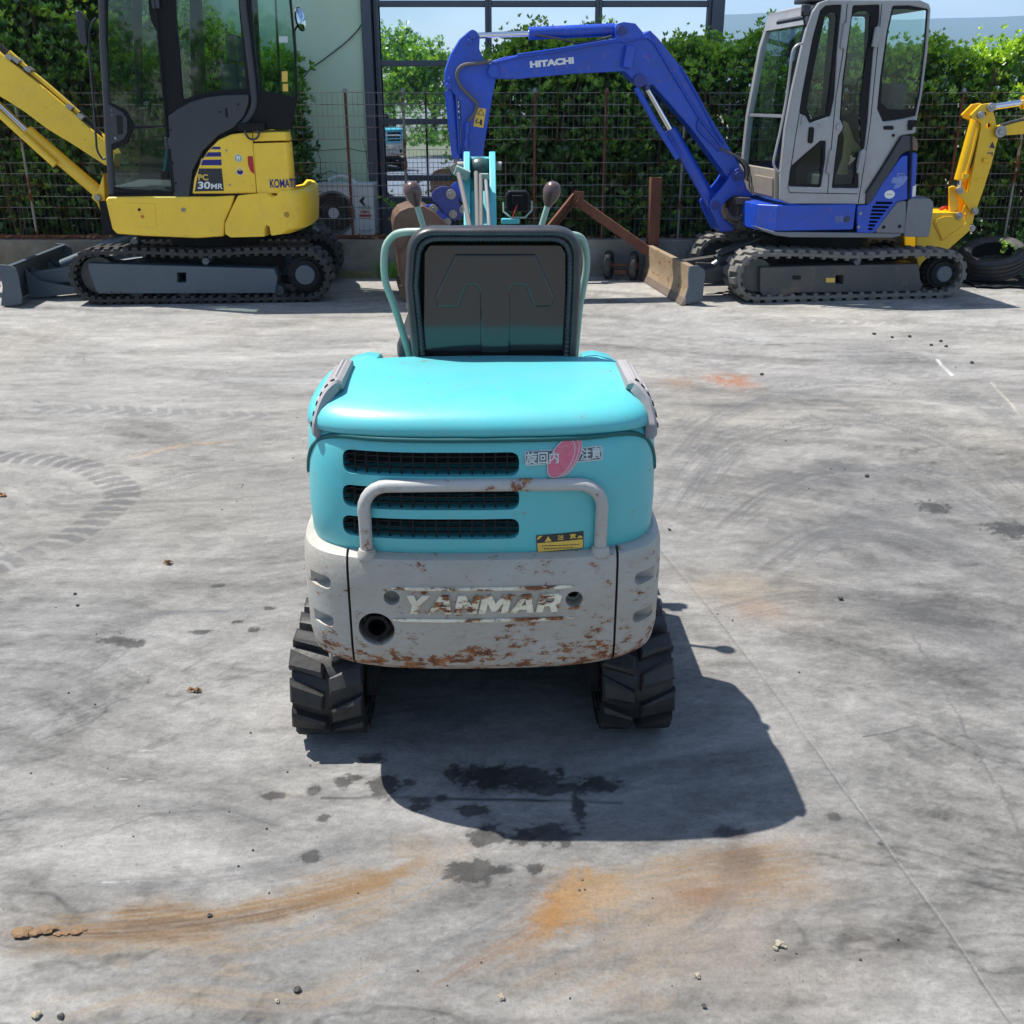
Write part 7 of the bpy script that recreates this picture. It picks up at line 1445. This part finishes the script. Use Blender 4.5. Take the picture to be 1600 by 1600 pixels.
for k in range(3):
    a0 = 2 * math.pi * k / 3; pts0 = [Vector((fc[0] + r * math.cos(a0), .16, fc[1] + r * math.sin(a0))) for r in (.04, fr_ * .85)]; pts1 = [Vector((fc[0] + r * math.cos(a0 + .9), .10, fc[1] + r * math.sin(a0 + .9))) for r in (.04, fr_ * .85)]
    mb.loft([[pts0[0], pts0[1], pts1[1], pts1[0]], [p + Vector((0, .006, 0)) for p in (pts0[0], pts0[1], pts1[1], pts1[0])]])
mb.build('fan_blade', surf('fan_blade_grey', (.05, .055, .06, 1), .5), ac)
mb = MB()
for k in range(36): a0 = 2 * math.pi * k / 36 + .05; mb.tube([(fc[0] + r * math.cos(a0 + (r * 1.2)), -.006, fc[1] + r * math.sin(a0 + (r * 1.2))) for r in (.04, fr_ * .5, fr_)], .0017, 4, False)
for k in range(1, 7): r = .05 + (fr_ - .05) * k / 7; mb.tube([(fc[0] + r * math.cos(t), -.007, fc[1] + r * math.sin(t)) for t in [2 * math.pi * j / 32 for j in range(33)]], .0016, 4, False)
g_ = mb.build('fan_grille', M['pin'], ac); mb = MB(); mb.cyl((fc[0], -.010, fc[1]), .052, .01, 'y', 28); mb.build('hub', M['whiteac'], g_, bevel=.003)
mb = MB(); mb.box(fc[0] + fr_ + .016, fc[0] + fr_ + .019, -.001, .001, .03, Hh - .03); mb.build('panel_gap', M['blackprint'], ac)
lx = fc[0] + fr_ + .02; lw = hw_ - lx
mb = MB(); mb.box(-hw_ + .05, -hw_ + .12, -.002, -.0005, Hh * .865, Hh * .885); mb.build('badge', M['blackprint'], ac)
mb = MB(); cx, cz = lx + lw * .42, Hh * .70; mb.prism([(cx - .035, cz), (cx + .002, cz + .042), (cx + .025, cz + .032), (cx + .003, cz), (cx + .025, cz - .036), (cx + .006, cz - .046)], -.002, -.0004); mb.build('arrow_mark', M['blackprint'], ac)
tx = lambda x0, z0: (lambda x, y, z: (x0 + x, -.0008 - max(z, 0), z0 + y))
text_mesh('lettering', 'NORDX', .05, M['greenprint'], ac, tx(lx + lw * .22, Hh * .575), extrude=.0003, width=lw * .60, bold=.0004); text_mesh('lettering', 'VIBMAX', .045, M['redprint'], ac, tx(lx + lw * .22, Hh * .495), extrude=.0003, width=lw * .58, bold=.001)
mb = MB(); mb.box(lx + lw * .20, lx + lw * .82, -.0018, -.0005, Hh * .405, Hh * .450); lb_ = mb.build('red_bar', M['redprint'], ac)
mb = MB()
for k in range(9): mb.box(lx + lw * (.24 + .06 * k), lx + lw * (.275 + .06 * k), -.0026, -.0019, Hh * .418, Hh * .436); mb.box(lx + lw * (.24 + .06 * k), lx + lw * (.285 + .06 * k), -.0018, -.0005, Hh * .372, Hh * .388)
mb.build('small_print', M['pink'], lb_)
mb = MB().tube([(lx + lw * .15, -.004, .09), (lx + lw * .22, -.008, .072), (lx + lw * .75, -.008, .072), (lx + lw * .85, -.004, .09)], .003, 6); mb.build('lower_handle', M['pin'], ac)
mb = MB(); 
for k in (-.3, .3): mb.box(k - .04, k + .04, 0, .3, -.02, .0185)
mb.build('foot', M['mat'], ac)
pk = lambda x, y, Y=10.6: P(x, y, Y) - ac.location
mb = MB().tube(smooth([pk(513, 282), pk(520, 277), pk(530, 275), pk(541, 277), pk(556, 286), pk(558, 290)], 4), .016, 8); mb.build('insulated_pipe', M['whiteac'], ac)
mb = MB().tube(smooth([pk(496, 286), pk(505, 272), pk(518, 268), pk(528, 272), pk(530, 280)], 4), .004, 6); mb.tube(smooth([pk(494, 285), pk(503, 283), pk(512, 282), pk(516, 277)], 4), .006, 6)
mb.tube(smooth([pk(583, 330), pk(588, 340), pk(587, 350), pk(590, 358)], 4), .006, 6); mb.tube(smooth([pk(584, 345), pk(588, 352), pk(586, 362)], 4), .006, 6); mb.build('cable', M['hoseblk'], ac)

# ------------------------------------------------------------ small growth and litter
def blades(name, cx, cy, n, h, sp, mat, label, cat, seed, z0=0):
    rg = np.random.default_rng(seed); mb = MB()
    for _ in range(n):
        x, y = rg.normal(0, sp), rg.normal(0, .03); a = rg.random() * 6.28; l = h * (.4 + .6 * rg.random()); d = Vector((math.cos(a) * .6, math.sin(a) * .35, 1)).normalized(); w = .0025
        p0 = Vector((x, y, 0)); p1 = p0 + d * l * .6; p2 = p0 + d * l + Vector((math.cos(a), math.sin(a) * .5, -.3)) * l * .35
        mb.face([mb.bm.verts.new(v) for v in (p0 - Vector((w, 0, 0)), p0 + Vector((w, 0, 0)), p1 + Vector((w, 0, 0)), p2, p1 - Vector((w, 0, 0)))])
    o = mb.build(name, mat); o.location = (cx, cy, z0); return tag(o, label, cat)
w0 = P(560, 432, 9.6); blades('weed_tuft', w0.x, 9.58, 260, .10, .12, M['weed'], 'dry grass tuft growing at the foot of the low wall by the tracks', 'weed', 1)
w0 = P(609, 400, 9.6); blades('weed_tuft', w0.x, 9.58, 160, .24, .05, M['leaf'], 'tall green weed against the low wall beside the brown bucket', 'weed', 2)
def sprig(name, cen, spread, n, label, cat, seed, mats=(0, 1, 1), size=.045):
    rg = np.random.default_rng(seed); c = np.array([[rg.normal(0, s) for s in spread] for _ in range(n)]); c[:, 2] = np.abs(c[:, 2]); d = np.stack([rg.normal(0, .6, n), rg.normal(-.6, .4, n), rg.random(n) + .3], 1)
    o = leaf_mesh(name, c, d, size * (.7 + .5 * rg.random(n)), rg.choice(mats, n), 5, LM, None); o.location = cen; return tag(o, label, cat)
sprig('ivy', (pc.x + .08, 9.30, .26), (.05, .05, .05), 16, 'ivy shoots growing up through the hole of the tilted tyre', 'ivy', 4, (1, 1, 2), .038)
sprig('ivy', (P(1590, 400, 9.6).x + .08, 9.62, .02), (.16, .08, .22), 130, 'bank of ivy spreading at the right of the tyres', 'ivy', 5, (0, 1, 1), .045)
sprig('ivy', (P(1545, 385, 9.8).x, 9.74, .22), (.25, .05, .10), 70, 'low ivy on the planting edge behind the tilted tyre', 'ivy', 6, (0, 1, 1), .045)
sprig('fence_weed', (P(612, 300, 9.68).x, 9.68, .62), (.06, .02, .05), 9, 'small green sprig growing through the fence left of the brown lever knob', 'weed', 7, (1, 1, 1), .04)
sprig('fence_weed', (P(625, 330, 9.68).x, 9.68, .34), (.05, .02, .12), 16, 'weed with small leaves climbing the fence bottom behind the brown bucket', 'weed', 8, (1, 1, 0), .035)
sprig('fence_weed', (P(702, 230, 9.8).x, 9.80, .9), (.04, .03, .28), 22, 'thin leafy shoot beside the blue dipper arm', 'weed', 9, (1, 1, 2), .05)
sprig('fence_weed', (P(690, 142, 9.9).x, 9.90, 1.5), (.08, .03, .03), 7, 'pale young hedge shoot sticking out left of the blue arm', 'weed', 10, (2, 2, 1), .06)
rg = np.random.default_rng(9); mb = MB()
for _ in range(900):
    x = -6 + 13 * rg.random(); y = 9.68 + rg.random() * .15; s = .018 + .02 * rg.random(); a = rg.random() * 6.28; z = .334 if x < 3.6 else .264; z += rg.random() * .03
    if x > 3.6: y = 9.76 + rg.random() * .07
    if vn(np.array([x * 1.3]), np.array([3.3]))[0] < .38: continue
    u = Vector((math.cos(a), math.sin(a), rg.normal(0, .4))).normalized() * s; w = Vector((-math.sin(a), math.cos(a), rg.normal(0, .5))).normalized() * s * .5; p = Vector((x, y, z))
    mb.face([mb.bm.verts.new(v) for v in (p - u, p - w + Vector((0, 0, .006)), p + u, p + w)])
tag(mb.build('leaf_litter', M['litter']), 'band of dry brown fallen leaves along the foot of the hedge', 'leaf litter', kind='stuff')
# things lying on the concrete
def rock(name, px, py, r, mat, label, cat, group=None, sq=(1, 1, .6), seed=0):
    bm = bmesh.new(); bmesh.ops.create_icosphere(bm, subdivisions=2, radius=1); rg = np.random.default_rng(seed); o3 = rg.random(3) * 9
    for v in bm.verts:
        c = v.co; k = .45 + 1.1 * float(vn(np.array([c.x * 2.4 + o3[0] + c.z]), np.array([c.y * 2.4 + o3[1] - c.z]))[0]); v.co = Vector((c.x * sq[0] * k * r, c.y * sq[1] * k * r, c.z * sq[2] * k * r))
    zmin = min(v.co.z for v in bm.verts)
    for v in bm.verts: v.co.z -= zmin + r * .06
    me = bpy.data.meshes.new(name); bm.to_mesh(me); bm.free(); o = finish(me, name, mat, None, 0, 20); p = G(px, py); o.location = (p.x, p.y, .0); return tag(o, label, cat, group)
clod = empty('clay_clod', G(60, 1460), 0, 'ochre clay clod left by a track at the end of the long ochre smear', 'clay clod')
rock('clay_lump', 38, 1460, .017, M['clay'], None, None, sq=(1.1, .8, .38), seed=1); bpy.data.objects['clay_lump'].location -= clod.location; bpy.data.objects['clay_lump'].parent = clod
for i, (x, y, r) in enumerate(((55, 1460, .018), (74, 1455, .020), (92, 1461, .010), (104, 1460, .008), (117, 1459, .011), (130, 1454, .007))):
    o = rock('clay_lump', x, y, r * .72, M['clay'], None, None, sq=(1.3, .7, .38), seed=i + 5); o.location -= clod.location; o.parent = clod
def dleaf(px, py, s, lab, seed):
    rg = np.random.default_rng(seed); mb = MB()
    for k in range(5):
        a = rg.random() * 6.28; u = Vector((math.cos(a), math.sin(a) * .7, .25 * rg.random())) * s; w = Vector((-math.sin(a), math.cos(a), .3)) * s * .35; p = Vector((rg.normal(0, s * .3), rg.normal(0, s * .2), .006))
        mb.face([mb.bm.verts.new(v) for v in (p - u * .5, p - w * .5, p + u * .5, p + w * .5 + Vector((0, 0, .008)))])
    o = mb.build('dry_leaf', M['litter']); o.location = G(px, py); tag(o, lab, 'dry leaf')
dleaf(264, 881, .034, 'crumpled rust brown leaf on the concrete left of the turquoise digger', 1); dleaf(2, 775, .05, 'brown crumpled leaf cut by the left edge of the photo', 2)
dleaf(308, 1081, .028, 'small flat reddish leaf left of the turquoise digger, below the dark spots', 3)
DP = [(1366, 523, .0115, 'leftmost dark pebble of the loose row before the blue digger'), (1394, 528, .0115, 'second dark pebble from the left in the row before the blue digger'), (1421, 527, .0115, 'third dark pebble from the left in the row before the blue digger'),
      (1455, 540, .0115, 'dark pebble left of the close pair before the blue digger'), (1470, 534, .0115, 'farther one of the close pair of dark pebbles before the blue digger'), (1478, 542, .0115, 'nearer one of the close pair of dark pebbles before the blue digger'),
      (1519, 568, .0115, 'dark pebble farthest to the right before the blue digger'), (1190, 586, .010, 'dark pebble just right of the two orange floor stains'),
      (1354, 745, .010, 'dark stone in the dirty patch at the right of the turquoise digger'), (1313, 937, .009, 'dark stone between the pale brown stain and the right hand crack'), (1046, 829, .006, 'dark stone beside the right edge of the grey rear weight'),
      (117, 929, .005, 'upper one of two tiny stones above the long dark spot at the left'), (121, 947, .005, 'lower one of two tiny stones above the long dark spot at the left'), (328, 1432, .005, 'dark stone lying in the middle of the long ochre smear'),
      (464, 1549, .006, 'dark stone near the bottom edge below the ochre smear'), (96, 1590, .006, 'dark stone at the bottom left corner beside a tan chip'), (1100, 1574, .005, 'dark stone at the bottom edge right of the orange smear')]
for i, (x, y, r, lab) in enumerate(DP): rock('pebble', x, y, r, M['stone'], lab, 'pebble', 'dark pebbles lying on the concrete', seed=20 + i)
PC_ = [(1218, 1478, .008, 'largest of three pale chips in a heap at the lower right'), (1212, 1484, .005, 'left small pale chip in the heap at the lower right'), (1226, 1481, .004, 'right small pale chip in the heap at the lower right'),
       (1089, 1526, .006, 'tan chip alone left below the heap of pale chips'), (784, 1561, .006, 'white chip at the bottom below the orange stain'), (58, 1589, .008, 'reddish tan chip at the bottom left corner'), (433, 1565, .005, 'tan chip near the bottom below the ochre smear')]
for i, (x, y, r, lab) in enumerate(PC_): rock('pebble', x, y, r, M['stonepale'], lab, 'pebble', 'pale stone chips in the foreground', seed=90 + i)
rg = np.random.default_rng(77); bm = bmesh.new()
for _ in range(800):
    Y_ = 1.35 + (rg.random() ** 1.4) * 5.5; X_ = (rg.random() - .5) * (Y_ + .6); r = .0007 + .0020 * rg.random() ** 4
    if vn(np.array([X_ * 1.5 + 4]), np.array([Y_ * 1.5]))[0] < .42: continue
    bmesh.ops.create_icosphere(bm, subdivisions=1, radius=r * (1 + Y_ * .12), matrix=Matrix.Translation((X_, Y_, r * .5)))
me = bpy.data.meshes.new('grit'); bm.to_mesh(me); bm.free(); gr = finish(me, 'grit', M['stone']); tag(gr, 'fine dark grit strewn over the concrete yard', 'grit', kind='stuff')

# ------------------------------------------------------------ what the office glass mirrors: trees and parked machines behind the camera
def tree(x, y, h, r, label, seed):
    rg = np.random.default_rng(seed); t = empty('tree', (x, y, 0), 0, label, 'tree', 'trees behind the camera mirrored in the office glass'); mb = MB()
    mb.tube([(0, 0, 0), (.05, .02, h * .3), (.0, .05, h * .6)], [.16, .12, .06], 10); tips = []
    for k in range(9):
        a = rg.random() * 6.28; b_ = Vector((math.cos(a) * r * .7, math.sin(a) * r * .7, h * (.5 + .4 * rg.random()))); mb.tube([(0, 0, h * (.25 + .25 * rg.random())), tuple(b_ * .5 + Vector((0, 0, h * .25))), tuple(b_)], [.05, .035, .012], 6); tips.append(b_)
    mb.build('trunk', M['wood'], t); c = []
    for b_ in tips + [Vector((0, 0, h * .85))]:
        for _ in range(9):
            q = b_ + Vector(rg.normal(0, r * .25, 3)); n = 26; c.append(np.array(q) + rg.normal(0, .16, (n, 3)))
    c = np.concatenate(c); leaf_mesh('crown', c, rg.normal(0, 1, c.shape) + [0, 0, .5], .13 + .06 * rg.random(len(c)), rg.choice([0, 1, 1, 2], len(c)), 4, LM, t)
tree(-4.3, -17, 3.5, 1.6, 'bushy green tree behind the camera, left one in the glass', 1); tree(-2.9, -18, 3.2, 1.3, 'bushy green tree behind the camera, second in the glass', 2); tree(-9.4, -19, 3.8, 2.1, 'wide green tree far left behind the camera', 3); tree(4.4, -24, 3.6, 1.7, 'green tree behind the camera to the right', 4)
c = copy_tree(TL); c.location = (-2.75, -2.6, 0); c.rotation_euler = (0, 0, R(150)); c['label'] = 'second turquoise mini digger, only seen mirrored in the office glass'
for k, (x, y) in enumerate(((-5.6, -8.6), (-3.9, -8.9), (-2.4, -8.7), (-.8, -8.8), (1.2, -8.9), (3.2, -8.7))):
    sprig('shrub', (x, y, .3), (.55, .3, .55), 420, ('first', 'second', 'third', 'fourth', 'fifth', 'sixth')[k] + ' low shrub from the left behind the camera, mirrored in the glass', 'shrub', 50 + k, (0, 1, 1), .10)

# ------------------------------------------------------------ the air between the yard and the hills
mb = MB(); mb.box(-1600, 3100, -60, 2800, -1.95, 190); hz = mb.build('haze', None)
hm = bpy.data.materials.new('haze_air'); hm.use_nodes = True; hn = hm.node_tree; hn.nodes.remove(hn.nodes['Principled BSDF'])
pv = hn.nodes.new('ShaderNodeVolumePrincipled'); pv.inputs['Color'].default_value = (.42, .66, 1, 1); pv.inputs['Density'].default_value = .00038; pv.inputs['Anisotropy'].default_value = .2
hn.links.new(pv.outputs[0], hn.nodes['Material Output'].inputs['Volume']); hz.data.materials.clear(); hz.data.materials.append(hm); tag(hz, kind='stuff')
